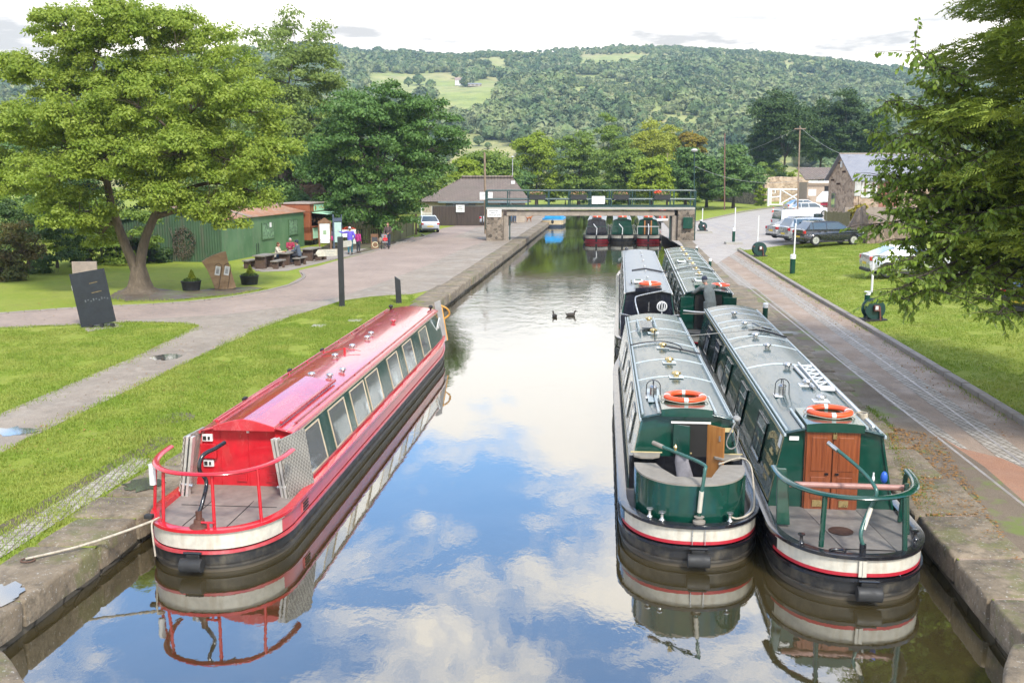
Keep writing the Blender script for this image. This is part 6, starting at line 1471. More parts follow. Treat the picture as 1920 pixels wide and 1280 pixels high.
m_gry = M_plain('grey_lettering', (.33, .34, .33), .6); text_mesh('TOURISM', .10, m_gry, o, Mx); text_mesh('CENTRE', .10, m_gry, o, Matrix.Translation((.0, 0, -.12)) @ Mx)
t = MB(); t.prism([(.10, 0), (.10, .24), (.78, .24), (.86, .12), (.78, 0)], -.02, .02, M=Matrix.Translation((0, 0, 2.28)) @ Matrix.Rotation(1.15, 4, 'Z')); t.build('finger', m_white, fp)
t = MB(); t.prism([(-.11, 0), (.11, 0), (.11, .92), (-.11, 1.08)], -.10, .10); o = t.build('marker_post', m_postb, bevel=.01); o.location = at(748, 568); o.rotation_euler = (0, -.04, .1); tag(o, 'short black marker post with a slanted top near the bow of the red boat', 'post')
for px, py, lb in ((598, 611, 'square pale drain cover in the grass nearer the red boat roof'), (665, 601, 'small pale drain cover in the grass near the tall black post')):
    t = MB(); t.box((0, 0, .01), (.45, .5, .02)); o = t.build('drain_cover', m_concl, bevel=.004); o.location = at(px, py); tag(o, lb, 'drain cover')
# paling fences
m_pale = M_grime('mossy_paling', (.15, .145, .06), (.07, .085, .03), .9, .8, 2.5, True, 0, (2, 2, .4)); m_pale2 = M_grime('pale_paling', (.33, .27, .19), (.2, .17, .11), .9, .6, 2)
def paling(name, label, pts, h, pw, gap, m, base=GZ, posts=True, rails_=(.25, .8)):
    root = thing(name, label, 'fence', (pts[0][0], pts[0][1], base)); o0 = Vector((pts[0][0], pts[0][1], base)); pl = MB(); rl = MB()
    for a, b in zip(pts[:-1], pts[1:]):
        a, b = Vector((a[0], a[1], base)) - o0, Vector((b[0], b[1], base)) - o0; d = (b - a); L = d.length; d.normalize(); an = math.atan2(d.y, d.x); x = 0
        while x < L: c = a + d * x; hh_ = h * random.uniform(.96, 1.03); pl.box((c.x, c.y, hh_ / 2), (pw, .025, hh_), 0, None, an); x += pw + gap
        for k_ in rails_: c = (a + b) / 2; rl.box((c.x, c.y + .03, h * k_), (L, .05, .08), 0, None, an)
        if posts:
            q = 0
            while q <= L: c = a + d * q; p_ = MB(); p_.box((c.x, c.y + .08, h * .5), (.11, .11, h + .08), 0, None, an); p_.build('fence_post', m, root); q += 2.4
    pl.build('palings', m, root); rl.build('fence_rail', m, root); return root
f1, f2, f3 = P(632, 456), P(724, 457), P(777, 440)
paling('paling_fence', 'weathered green paling fence behind the bin, beneath the dark sycamore', [f1[:2], f2[:2]], 1.35, .09, .09, m_pale)
paling('paling_fence', 'close boarded mossy fence running back beside the white hatchback', [f2[:2], f3[:2]], 1.45, .13, .012, m_pale)
f4 = P(777, 440); t = MB(); t.box((0, 0, .85), (.16, .16, 1.7)); o = t.build('gate_post', M_plain('brown_post', (.20, .13, .08), .8, .3)); o.location = (f4.x + .15, f4.y, GZ); tag(o, 'brown square end post of the mossy boarded fence', 'post')
a, b = P(628, 440), P(700, 441)
paling('paling_fence', 'taller pale paling fence half hidden behind the sycamore', [a[:2], b[:2]], 2.0, .12, .05, m_pale2)
t = MB(); t.lathe([(.22, 0), (.27, .9), (.29, .92), (.29, .98), (.2, 1.02), (0, 1.03)], 14); t.box((0, .28, .15), (.5, .06, .1)); o = t.build('litter_bin', M_plain('bin_green', (.02, .05, .05), .45), smooth=40); o.location = at(675, 456); tag(o, 'dark green litter bin in front of the paling fence', 'litter bin')
ab = thing('pavement_board', 'small wooden A board with a cream and brown disc beside the pushchair', 'A board', at(703, 466), .1)
t = MB()
for y, tl in ((-.12, .16), (.12, -.16)): t.box((0, 0, .5), (.50, .03, 1.0), 0, Matrix.Translation((0, y, 0)) @ Matrix.Rotation(tl * -1, 4, 'X'))
t.build('board', m_oldwood, ab)
t = MB(); Ma = Matrix.Translation((0, -.12, 0)) @ Matrix.Rotation(-.16, 4, 'X'); t.box((0, -.02, .68), (.4, .01, .42), 0, Ma); t.build('panel', m_ink, ab); t = MB(); t.lathe([(0, 0), (.21, 0), (.21, .01), (0, .01)], 24, (.03, -.03, .27), M=Ma, axis='Y'); o = t.build('disc', M_plain('cream_disc', (.55, .50, .30), .5), ab); t = MB(); t.lathe([(.13, 0), (.16, 0), (.16, .008), (.13, .008)], 24, (.03, -.04, .27), M=Ma, axis='Y'); t.build('disc_ring', m_oldwood, o)
wbd = thing('display_table', 'white boards and a white box of plants between the two standing visitors', 'display boards', at(651, 464), .2)
t = MB(); t.box((.0, .2, .95), (1.1, .3, .5)); t.build('box', m_whitep, wbd); t = MB(); t.box((.35, -.05, .75), (.55, .04, 1.0)); t.build('board', M_plain('pale_board', (.55, .58, .50), .5), wbd); leaf_cloud('plants', M_plain('red_petals', (.75, .06, .02), .6, .2), wbd, (.1, .2, 1.28), (.5, .15, .12), 80, .05, 4)

# tiled building, boarded fence behind the left bank
t = NT('old_roof_tiles'); b_ = t.new('ShaderNodeTexBrick'); b_.inputs['Scale'].default_value = 1; b_.inputs['Brick Width'].default_value = .34; b_.inputs['Row Height'].default_value = .22; b_.inputs['Mortar Size'].default_value = .03
b_.inputs['Color1'].default_value = (.19, .145, .12, 1); b_.inputs['Color2'].default_value = (.26, .20, .165, 1); b_.inputs['Mortar'].default_value = (.045, .035, .03, 1); t.link(t.co((1, 1, 1)), b_.inputs['Vector'])
k = t.mix(t.ramp(t.noise(2.2, 5, .8), [(.6, 0.), (.68, .7)]), b_.outputs[0], (.34, .31, .28)); m_tiles = t.fin(t.mix(t.ramp(t.noise(.5, 4), [(.4, 0.), (.7, .4)]), k, (.12, .11, .08)), .85, t.bump(b_.outputs[1], .6, -.03))
Yt = 103
bt = thing('tiled_building', 'low building with a lichen spotted brown tiled roof behind the dark boarded fence', 'building', (0, Yt, 0))
xa, xb = X(790, 380, Yt), X(985, 380, Yt); ze = Z(377, Yt, 900); zrdg = ZC + (322 - 332) / F * (Yt + 5) * 1.0
t = MB(); t.box(((xa + xb) / 2, 4, (ze + GZ) / 2), (xb - xa, 8, ze - GZ)); t.build('wall', M_grime('cream_render', (.40, .34, .27), (.3, .15, .1), .8, .5, .8), bt)
t = MB(); L_ = math.hypot(5, zrdg - ze); rr0 = X(866, 333, Yt + 5)
for sgn in (1,):
    # front slope drawn in its own plane so the tile courses lie along it
    o = MB(); wv = [(xa - .4, 0, 0), (xb + .6, 0, 0), (X(962, 333, Yt + 5), L_, 0), (rr0, L_, 0)]; o.add(wv, [(0, 1, 2, 3)]); ob = o.build('roof', m_tiles, bt, recalc=False); ob.location = (0, -.4, ze - .04); ob.rotation_euler = (math.atan2(zrdg - ze, 5.4), 0, 0); s_ = ob.modifiers.new('s', 'SOLIDIFY'); s_.thickness = .08
t = MB(); t.tube([(rr0, 5, zrdg + .05), (X(962, 333, Yt + 5), 5, zrdg + .05)], .12, 8); t.build('ridge_tiles', m_tiles, bt)
t = MB(); t.prism([(xa - .4, ze), (xb + .5, ze), (X(962, 333, Yt + 5), zrdg - .05), (rr0, zrdg - .05)], 5.0, 5.3); t.build('rear_gable', m_tiles, bt)
t = MB(); t.box(((xa + xb) / 2 + 1, -.45, ze - .1), (xb - xa - 1.5, .16, .16)); t.build('gutter', M_plain('blue_grey_gutter', (.17, .22, .24), .5), bt)
for px in (846, 868, 948): t = MB(); t.box((X(px, 385, Yt), -.02, ze - .55), (1.1, .06, .7)); t.build('window', m_glass, bt)
t = MB(); t.box((X(871, 385, Yt), -.7, ze - .35), (2.3, 1.0, .12)); t.build('porch_roof', m_rubber, bt)
t = MB(); t.box((X(962, 345, Yt), .5, zrdg - .5), (.4, .2, .3)); t.build('satellite_box', m_whitep, bt)
t = NT('dark_boards'); w_ = t.new('ShaderNodeTexWave'); w_.bands_direction = 'X'; w_.inputs['Scale'].default_value = 1.6; t.link(t.co(), w_.inputs['Vector']); m_dkb = t.fin(t.ramp(t.noise(1.5, 6, .7, t.co((4, 4, .5))), [(.3, (.040, .028, .022)), (.7, (.075, .052, .042))]), .8, t.bump(w_.outputs['Fac'], .5, .02))
bf = thing('boarded_fence', 'tall dark brown boarded fence with a white notice in the car yard', 'fence', (X(812, 418, 97), 97, GZ), -.02)
Lf = X(955, 418, 97) - X(812, 418, 97)
t = MB(); x = 0
while x < Lf: t.box((x + .07, 0, .92), (.138, .03, 1.84 + random.uniform(-.01, .01))); x += .142
t.build('boards', m_dkb, bf); t = MB(); t.box((Lf / 2, .05, 1.87), (Lf, .1, .05)); t.build('capping', M_plain('fence_cap', (.09, .10, .10), .6), bf)
for x in (.0, 2.4, 4.8, 7.2): t = MB(); t.box((x, -.04, .94), (.12, .10, 1.9)); t.build('fence_post', m_dkb, bf)
sign_lines('notice_sign', 'square white notice with three lines on the dark boarded fence', (X(863, 391, 96.8), 96.8, Z(391, 97)), 16 / 19.5, 13.5 / 19.5, -.02, [(0, .17, .35, .09), (0, -.0, .5, .09), (0, -.17, .3, .09)])
wg = thing('white_gate', 'small white paling gate beside the dark boarded fence', 'gate', (X(791, 418, 98), 98, GZ))
for x in (0, 1.05): t = MB(); t.box((x, 0, .85), (.13, .13, 1.7 + .3 * (x > 0))); t.build('gate_post', m_whitep, wg)
t = MB()
for q in range(7): t.box((.15 + q * .13, 0, .65), (.04, .03, 1.0))
t.box((.52, 0, 1.15), (1.0, .05, .07)); t.box((.52, 0, .3), (1.0, .05, .07)); t.build('pickets', m_whitep, wg)
# brick building glimpsed behind the trees over the kiosk
t = MB(); t.box((0, 0, 2.2), (7, 5, 4.4)); o = t.build('wall', M_stone('brown_rubble', (.13, .08, .055), (.22, .15, .11), (.10, .08, .06), 3, (1, 1, 1.6)))
hb = thing('brick_cottage', 'old brown stone cottage glimpsed through the trees above the kiosk', 'building', (X(545, 360, 84), 84, GZ)); o.parent = hb
t = MB(); t.prism([(-3.8, 4.35), (3.8, 4.35), (0, 6.2)], -2.7, 2.7); t.build('roof', m_tiles, hb)
t = MB(); t.box((1.2, -2.53, 2.6), (.8, .06, 1.0)); t.build('window', m_whitep, hb)

# ------------------------------------------------------------------ right bank
m_slate2 = None
t = NT('slate_roof'); b_ = t.new('ShaderNodeTexBrick'); b_.inputs['Scale'].default_value = 1; b_.inputs['Brick Width'].default_value = .3; b_.inputs['Row Height'].default_value = .2; b_.inputs['Mortar Size'].default_value = .006
b_.inputs['Color1'].default_value = (.20, .205, .235, 1); b_.inputs['Color2'].default_value = (.235, .24, .265, 1); b_.inputs['Mortar'].default_value = (.14, .14, .16, 1); t.link(t.co(), b_.inputs['Vector'])
m_slate2 = t.fin(t.mix(t.ramp(t.noise(.9, 5), [(.4, 0.), (.7, .4)]), b_.outputs[0], (.28, .28, .30)), .55, t.bump(b_.outputs[1], .3, -.01))
m_hstone = M_stone('house_stone', (.26, .18, .12), (.54, .40, .28), (.42, .34, .26), 3.0, (1, 1, 1.5), .5)
t = NT('red_brick'); b_ = t.new('ShaderNodeTexBrick'); b_.inputs['Scale'].default_value = 1; b_.inputs['Brick Width'].default_value = .225; b_.inputs['Row Height'].default_value = .075; b_.inputs['Mortar Size'].default_value = .008
b_.inputs['Color1'].default_value = (.34, .105, .06, 1); b_.inputs['Color2'].default_value = (.26, .09, .055, 1); b_.inputs['Mortar'].default_value = (.30, .24, .19, 1); t.link(t.co((1, 1, 1), (PI / 2, 0, 0)), b_.inputs['Vector']); m_brickw = t.fin(b_.outputs[0], .85, t.bump(b_.outputs[1], .3, -.01))
Yh = 80.5; hx = X(1603, 336, Yh); zE = Z(336, Yh, 1600); zA = zE + 1.95; dp = 6.6; hw = 15
ho = thing('stone_house', 'stone house with a grey slate roof and white window above the parked cars', 'house', (hx, Yh, 0))
base = GZ + .3
t = MB(); t.prism([(0, base), (dp, base), (dp, zE), (dp / 2, zA), (0, zE)], 0, .35, 'YZ', M=Matrix.Identity(4)); t.build('gable_wall', m_hstone, ho)
t = MB(); t.box((hw / 2 + .4, .15, (base + zE) / 2), (hw, .3, zE - base)); t.build('front_wall', m_hstone, ho)
t = MB(); t.box((2.75, -.012, (base + zE) / 2 + .2), (1.5, .03, zE - base - .5)); t.build('brick_panel', m_brickw, ho)
t = MB(); t.box((hw / 2 + .4, dp - .15, (base + zE) / 2), (hw, .3, zE - base)); t.prism([(0, base), (dp, base), (dp, zE), (dp / 2, zA), (0, zE)], hw, hw + .3, 'YZ'); t.build('back_wall', m_hstone, ho)
for s in (0, 1):
    Lr_ = math.hypot(dp / 2 + .35, (zA - zE) * (dp / 2 + .35) / (dp / 2)); an = math.atan2(zA - zE, dp / 2)
    o = MB(); o.add([(-.3, 0, 0), (hw + .6, 0, 0), (hw + .6, Lr_, 0), (-.3, Lr_, 0)], [(0, 1, 2, 3)]); ob = o.build('roof', m_slate2, ho, recalc=False); s_ = ob.modifiers.new('s', 'SOLIDIFY'); s_.thickness = .08; s_.offset = 1
    if s == 0: ob.location = (0, -.35, zE - .35 * (zA - zE) / (dp / 2) + .02); ob.rotation_euler = (an, 0, 0)
    else: ob.location = (hw + .3, dp + .35, zE - .35 * (zA - zE) / (dp / 2) + .02); ob.rotation_euler = (an, 0, PI)
t = MB(); t.tube([(-.3, dp / 2, zA + .07), (hw + .6, dp / 2, zA + .07)], .1, 8); t.build('ridge_tiles', m_conc, ho)
def win(root, x, z, w_, h_, y=-.02, bars=1, m=m_whitep, curtain=True):
    t = MB(); f_ = .09
    t.box((x, y, z + h_ / 2), (w_, .10, f_)); t.box((x, y, z - h_ / 2), (w_ + .1, .14, f_)); t.box((x - w_ / 2, y, z), (f_, .10, h_)); t.box((x + w_ / 2, y, z), (f_, .10, h_))
    for i in range(bars): t.box((x - w_ / 2 + w_ * (i + 1) / (bars + 1), y, z), (f_, .08, h_))
    o = t.build('window', m, root); t = MB(); t.box((x, y + .0, z), (w_ - .05, .03, h_ - .05)); t.build('pane', m_glass, o)
    if curtain:
        t = MB()
        for s in (-1, 1): t.box((x + s * w_ * .28, y - .022, z + .05), (w_ * .12, .01, h_ * .8))
        t.build('curtain', M_plain('brown_curtain', (.22, .12, .07), .8), o)
win(ho, X(1629.5, 355, Yh) - hx, Z(355, Yh, 1629), 1.15, 1.22, 0)
t = MB(); t.box((X(1608, 355, Yh) - hx - .0, -.03, Z(352, Yh, 1608)), (.5, .06, 1.3)); t.build('dark_window', m_glass, ho)
t = MB(); t.box((-.05, 4.9, 3.2), (.12, .9, 1.2)); t.build('gable_window', m_glass, ho)
for z_, y_ in ((6.3, 3.6), (5.6, 2.4), (4.9, 5.2), (4.6, 3.7)): t = MB(); t.box((-.12, y_, z_), (.28, .16, .16)); t.build('beam_end', m_brownleg, ho)
t = MB(); t.box((-.05, 3.3, 6.2), (.1, .3, .5)); t.build('gable_lamp', m_whitep, ho)
# lower range to its left
lw = thing('low_outbuilding', 'low brown roofed outbuilding left of the stone house with a white fascia', 'building', (X(1512, 385, 128), 128, GZ))
w3 = X(1566, 385, 128) - X(1512, 385, 128)
t = MB(); t.box((w3 / 2, 2, 1.9), (w3, 4, 3.8)); t.build('wall', M_grime('pale_render', (.42, .33, .25), (.3, .2, .14), .8, .4, .9), lw)
t = MB(); t.slab((-.4, -.4, Z(338, 128, 1530) - GZ), (w3 + .3, -.4, Z(336, 128, 1530) - GZ), (w3 + .3, 4, Z(315, 131, 1530) - GZ), (-.4, 4, Z(315, 131, 1530) - GZ), .1); t.build('roof', m_tiles, lw)
t = MB(); t.box((w3 / 2, -.45, Z(341, 128, 1530) - GZ), (w3, .06, .25)); t.build('fascia', m_whitep, lw)
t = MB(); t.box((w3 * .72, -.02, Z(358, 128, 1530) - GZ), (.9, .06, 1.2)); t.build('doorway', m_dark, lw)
sign_lines('notice_sign', 'plain white board on the wall beside the tall white gate post', (X(1523, 361, 127), 127, Z(361, 127, 1523)), .95, .8, 0, [])
po = thing('canopy_kiosk', 'small brick hut under a sloping white canopy beside the parked cars', 'hut', (X(1563, 392, 112), 112, GZ)); po.scale = (1.25, 1.25, 1.0)
t = MB(); t.box((0, .6, 1.35), (1.35, 1.2, 2.7)); t.build('wall', m_brickw, po)
t = MB(); zc_ = Z(373, 111, 1550) - GZ; t.slab((-1.9, -1.0, zc_), (.1, -1.2, zc_ + .0), (.9, .6, zc_ + .75), (-.8, .8, zc_ + .7), .08); t.slab((-1.9, -1.02, zc_ - .3), (.1, -1.22, zc_ - .3), (.1, -1.22, zc_), (-1.9, -1.02, zc_), .04); t.build('canopy', m_whitep, po)
t = MB(); t.box((-1.0, -.9, zc_ - .55), (.95, .05, .22)); t.build('red_sign', M_plain('red_sign', (.50, .02, .06), .5), po)
for x in (-.3, .42): t = MB(); t.box((x, -.03, zc_ - .45), (.36, .05, .6)); t.build('window', m_whitep, po)
t = MB(); t.box((-1.3, -.8, 1.2), (.08, .08, 2.4)); t.build('canopy_post', m_whitep, po)
gf = [PY(1547, 421, 77)[:2], PY(1592, 424, 75)[:2]]
paling('boarded_fence', 'weathered green brown boarded fence between the hut and the stone buttress', gf, 1.75, .14, .012, M_grime('green_brown_boards', (.14, .13, .065), (.08, .08, .04), .9, .7, 2), base=GZ + .42)
sign_lines('poster', 'white poster pinned to the end of the green brown boarded fence', (gf[0][0] + .2, gf[0][1] - .1, GZ + .42 + 1.35), .30, .55, 0, [(0, .1, .2, .04)], cat='poster')
# buttress / retaining walls of rough stone with rounded tops
m_butt = M_stone('buttress_stone', (.17, .12, .085), (.30, .225, .165), (.19, .15, .11), 2.8, (1, 1, 1.2), .9)
def hump(name, label, pts, th, cat='wall', mat=None):
    """wall along pts [(px,py_foot,py_top,z_foot)], thick, with an uneven top"""
    root = MB(); sp = []
    for px, pf, pt, zf in pts:
        b_ = P(px, pf, zf); sp.append((b_, PY(px, pt, b_.y).z))
    vs_, fs = [], []; n = 0
    for i in range(len(sp) - 1):
        for q in range(6):
            f_ = q / 6; a = sp[i][0].lerp(sp[i + 1][0], f_); h_ = sp[i][1] * (1 - f_) + sp[i + 1][1] * f_; vs_.append((a, h_))
    vs_.append(sp[-1]); V = []
    for a, h_ in vs_:
        h_ += .12 * noise.noise(a * .9); dy = .1 * noise.noise(a * 1.3 + Vector((3, 0, 0)))
        for y, z in ((-th / 2, a.z - .3), (-th / 2 * .95, (a.z + h_) / 2), (-th / 2 * .8, h_ - .18), (-th * .25, h_), (th * .25, h_), (th / 2 * .9, h_ - .18), (th / 2, a.z - .3)): V.append((a.x + y * .2, a.y + y + dy, z))
    m = len(vs_)
    for i in range(m - 1):
        for k_ in range(6): fs.append((i * 7 + k_, i * 7 + k_ + 1, (i + 1) * 7 + k_ + 1, (i + 1) * 7 + k_))
    fs += [tuple(range(7)), tuple((m - 1) * 7 + k_ for k_ in reversed(range(7)))]
    root.add(V, fs); o = root.build(name, mat or m_butt, smooth=60); return tag(o, label, cat)
zq = GZ + .42
hump('stone_buttress', 'steep sloping stone buttress at the nose of the black car', [(1583, 445, 440, zq), (1592, 446, 420, zq), (1604, 447, 392, zq), (1618, 448, 386, zq)], 1.2)
hump('stone_wall', 'rough stone retaining wall falling to the right behind the lawn', [(1612, 452, 388, zq), (1625, 454, 402, zq), (1640, 455, 416, zq), (1668, 455, 420, zq), (1720, 452, 418, zq), (1800, 450, 410, zq)], 1.0)
hump('stone_buttress', 'short stone buttress with a pale coping slope beside the lawn', [(1617, 456, 452, zq), (1624, 457, 435, zq), (1632, 457, 416, zq), (1640, 457, 410, zq)], .5)
t = MB(); t.box((0, 0, 1.4), (9, .3, 1.2)); o = t.build('rendered_wall', m_conc); o.location = (X(1690, 400, 79), 79, GZ + .4); tag(o, 'low rendered wall under the white window of the stone house', 'wall')
wall_pts = [(1334, 381, 379, GZ), (1345, 382, 366, GZ), (1375, 385, 356, GZ), (1400, 388, 352, GZ), (1432, 390, 344, GZ)]
hump('stone_wall', 'old rubble stone wall rising from the far lawn behind the trees', wall_pts, .8, mat=m_rub)
hump('stone_wall', 'pale brown stone wall behind the white field gate', [(1415, 384, 336, GZ), (1460, 383, 331, GZ), (1515, 383, 332, GZ)], .6, mat=m_hstone)
# white gate
ga = thing('field_gate', 'wide white field gate with crossed braces beside a tall white post', 'gate', (P(1440, 387, zq).x, P(1440, 387, zq).y, zq))
gl0 = P(1440, 387, zq); gw_ = P(1514, 387, zq).x - gl0.x; k1 = gw_ / 74.
t = MB()
for z_ in (.25, 2.35): t.box((gw_ * .48, 0, z_), (gw_ * .92, .10, .2))
for x in (.35, gw_ * .30, gw_ * .93): t.box((x, 0, 1.3), (.2, .09, 2.1))
def bar(t, a, b, w_=.10): t.tube([a, b], w_, 6)
bar(t, (gw_ * .30, 0, .3), (gw_ * .93, 0, 2.3)); bar(t, (gw_ * .30, 0, 2.3), (gw_ * .93, 0, .3)); bar(t, (.4, 0, 1.2), (gw_ * .3, 0, 1.35)); bar(t, (.9, 0, 1.8), (.9, 0, 2.3)); t.box((.65, 0, 1.8), (.5, .06, .08))
t.build('gate_frame', m_whitep, ga)
t = MB(); t.box((gw_ * .48, .03, 1.3), (gw_ * .9, .01, 2.0)); 
for x, h_ in ((0, 2.5), (gw_, 3.1)): t = MB(); t.box((x, 0, h_ / 2), (.30, .30, h_)); t.build('gate_post', m_whitep, ga, bevel=.02)
# poles, lamps
m_pole = M_plain('telegraph_pole', (.26, .19, .13), .85, .3, 3); m_pole2 = M_plain('red_brown_pole', (.20, .10, .08), .85, .3, 3)
def pole(name, label, px, pt, pb, Y, r, m, head=None, cat='telegraph pole', leanpx=0):
    b_ = PY(px + leanpx, pb, Y); t_ = PY(px, pt, Y); o = thing(name, label, cat, (b_.x, Y, GZ)); t = MB(); t.tube([(0, 0, 0), (t_.x - b_.x, 0, t_.z - GZ)], [r, r * .75], 10); t.build('shaft', m, o, smooth=40)
    q = Vector((t_.x - b_.x, 0, t_.z - GZ))
    if head == 'lamp': t = MB(); t.tube([q, q + Vector((0, -.2, .15)), q + Vector((0, -.6, .2))], .04, 6); t.ell(q + Vector((0, -.8, .2)), (.16, .35, .1), 8, 6); t.build('lamp_head', M_plain('lamp_grey', (.5, .5, .48), .4), o, smooth=40)
    if head == 'post': t = MB(); t.ell(q + Vector((0, 0, .1)), (.3, .3, .15), 10, 6); t.build('lamp_head', M_plain('lamp_grey', (.5, .5, .48), .4), o, smooth=40)
    if head == 'cross': t = MB(); t.box(q + Vector((0, -.1, -.3)), (1.1, .08, .1)); t.build('crossarm', m, o)
    return o
pole('telegraph_pole', 'tall pale wooden pole behind the left end of the footbridge', 908.5, 286, 418, 84, .11, m_pole, leanpx=2)
pole('lamp_post', 'slim grey lamp post beside the right end of the tiled roof', 961, 298, 385, 112, .06, M_plain('galvanised', (.40, .41, .41), .5), 'lamp', 'lamp post')
pole('lamp_post', 'slim lamp post at the right end of the footbridge', 1302, 284, 400, 92, .06, m_rail, 'post', 'lamp post')
pole('telegraph_pole', 'red brown pole standing in front of the old rubble wall', 1359, 250, 381, 128, .085, m_pole2)
pole('telegraph_pole', 'pale leaning telegraph pole rising in front of the dark trees', 1500, 236, 392, 100, .085, m_pole, 'cross', leanpx=-4)
pole('telegraph_pole', 'short pale pole among the trees behind the bridge', 1251, 288, 370, 140, .15, m_pole)
def wire(pa, pb, label, sag=.5, r=.012):
    a, b = Vector(pa), Vector(pb); t = MB(); t.tube([a.lerp(b, i / 14) - Vector((0, 0, sag * 4 * (i / 14) * (1 - i / 14))) for i in range(15)], r, 5); tag(t.build('overhead_wire', M_plain('grey_wire', (.35, .35, .34), .5)), label, 'wire')
wire(PY(1303, 312, 92), PY(1556, 325, 84), 'overhead wire from the lamp post at the bridge to the stone house', 1.1)
wire(PY(1500, 238, 100), PY(1600, 296, 82), 'overhead wire from the pale leaning pole down to the slate roof', .4)
wire(PY(1500, 238, 100), PY(1330, 300, 150), 'overhead wire running left from the pale leaning pole', .6)
# bollards and barrier poles
def bollard(label, px, py, h, r=.11, base=False, polepx=None, z=None, group='green bollards with white caps'):
    zz_ = z if z is not None else gz(*P(px, py)[:2]); v = P(px, py, zz_); o = thing('bollard', label, 'bollard', (v.x, v.y, zz_), 0, group)
    h0 = 0
    if base: t = MB(); t.box((0, 0, .09), (1.2, .7, .18)); t.build('plinth', m_concl, o, bevel=.02); h0 = .18
    t = MB(); t.tube([(0, 0, h0), (0, 0, h0 + h * .80)], r, 14); t.build('post', m_green, o, smooth=40); t = MB(); t.lathe([(r * 1.04, 0), (r * 1.04, h * .2), (r * .7, h * .24), (0, h * .25)], 14, (0, 0, h0 + h * .8)); t.build('cap', m_whitep, o, smooth=40)
    if polepx:
        dx, hp, dz = polepx; t = MB(); t.tube([(dx, 0, h0 + h * .9 + dz), (dx, 0, h0 + h * .9 + hp)], .04, 8); t.build('white_pole', m_whitep, o, smooth=40)
    return o
bollard('nearest green bollard with a white cap at the edge of the towpath', 1434, 606, .68, .09)
bollard('small green bollard on the towpath beside the ribbed boat roof', 1331, 505, .55, .08)
bollard('farthest small green bollard at the corner of the ribbed boat roof', 1306, 477, .5, .08)
bollard('green bollard with a thin white pole on a concrete plinth in the car park', 1375, 458, .95, .11, True, (.06, 1.6, 0))
bollard('stout green bollard with a tall white pole on the lawn near the black car', 1485.5, 513, .95, .14, False, (.05, 1.7, 0))
def winch(label, px, py, s, base=False, pole_=None, bol=None):
    zz_ = gz(*P(px, py)[:2]); v = P(px, py, zz_); o = thing('winch', label, 'winch', (v.x, v.y, zz_ + (.18 if base else 0)), .1, 'green canal winches beside the rails')
    if base: t = MB(); t.box((0, 0, -.09), (1.5, .9, .18)); t.build('plinth', m_concl, o, bevel=.02)
    r = .36 * s; cz_ = r + .06
    for y in (-.16, .16): t = MB(); t.lathe([(0, -.02), (r, -.02), (r, .02), (0, .02)], 24, (0, y, cz_), axis='Y'); t.build('drum_cheek', m_rail, o, smooth=40)
    t = MB(); t.tube([(0, -.16, cz_), (0, .16, cz_)], r * .6, 16); t.build('drum', m_rubber, o, smooth=40)
    t = MB(); t.box((0, -.25, cz_ + .05 * s), (.18 * s, .12, .20 * s)); t.tube([(.12 * s, -.24, cz_ + .1), (.16 * s, -.26, .04)], .03, 8); t.tube([(-.3 * s, -.2, cz_ + .15), (-.42 * s, -.25, cz_ + .17)], .035, 8); t.build('gearbox', M_plain('rusty_red', (.16, .05, .04), .6, .4), o, bevel=.01)
    t = MB()
    for x in (-.33 * s, .33 * s): t.tube([(x, -.1, .0), (x * .5, -.15, cz_ * .9)], .035, 6)
    t.box((0, 0, .04), (.85 * s, .5, .08)); t.build('frame', m_rubber, o)
    t = MB(); t.box((-.02, -.32, cz_ + .07 * s), (.10 * s, .01, .12 * s)); t.build('label_plate', m_whitep, o)
    if pole_: t = MB(); t.tube([(pole_[0], .2, pole_[1]), (pole_[0], .2, pole_[2])], .04, 8); t.build('white_pole', m_whitep, o, smooth=40)
    if bol: t = MB(); t.tube([(bol[0], .25, 0), (bol[0], .25, bol[1] * .88)], .1, 12); t.build('post', m_green, o, smooth=40); t = MB(); t.tube([(bol[0], .25, bol[1] * .88), (bol[0], .25, bol[1])], .11, 12); t.build('cap', m_whitep, o, smooth=40)
    return o
winch('nearest green drum winch with a white pole on the right lawn', 1636, 601, 1.0, False, (.0, .95, 2.15), (-.12, 1.0))
winch('green drum winch on the corner of the lawn by the kerb end', 1423, 481, 1.15, False, (-.05, .9, 2.5))
winch('farthest green drum winch on a plinth right of the bridge pier', 1317, 437, .95, True, (.02, .8, 1.9), (-.08, .95))
# bits
t = MB(); t.prism([(-.5, -.3), (.62, -.05), (.3, .25), (-.45, .22)], .0, .05, 'XY'); t.prism([(-.4, -.42), (.5, -.2), (.45, .0), (-.4, -.2)], -.0, .02, 'XY'); o = t.build('broken_slab', m_concl); o.location = at(1465, 626); tag(o, 'broken flat slab lying by the kerb of the right towpath', 'slab')
for px, py, lb in ((1448.5, 413, 'red and white traffic cone behind the white van, nearer one'), (1449.5, 398, 'small distant traffic cone by the far kerb')):
    t = MB(); t.box((0, 0, .02), (.38, .38, .04)); t.lathe([(.14, .04), (.09, .25)], 12); t.lathe([(.09, .25), (.06, .42)], 12, mi=1); t.lathe([(.06, .42), (.03, .6), (0, .61)], 12); o = t.build('traffic_cone', [M_plain('cone_red', (.6, .05, .02), .5), m_whitep]); o.location = cp_(px, py); tag(o, lb, 'traffic cone')
kb = thing('striped_cabinet', 'red and grey striped cabinet glimpsed under the right end of the bridge', 'cabinet', at(1241, 414))
for i, m_ in enumerate((m_brownleg, M_plain('stripe_red', (.42, .05, .05), .5), m_steel, M_plain('stripe_orange', (.62, .10, .03), .5), m_brownleg)): t = MB(); t.box((-.46 + i * .23, 0, .85), (.225, .6, 1.2)); t.build('panel', m_, kb)
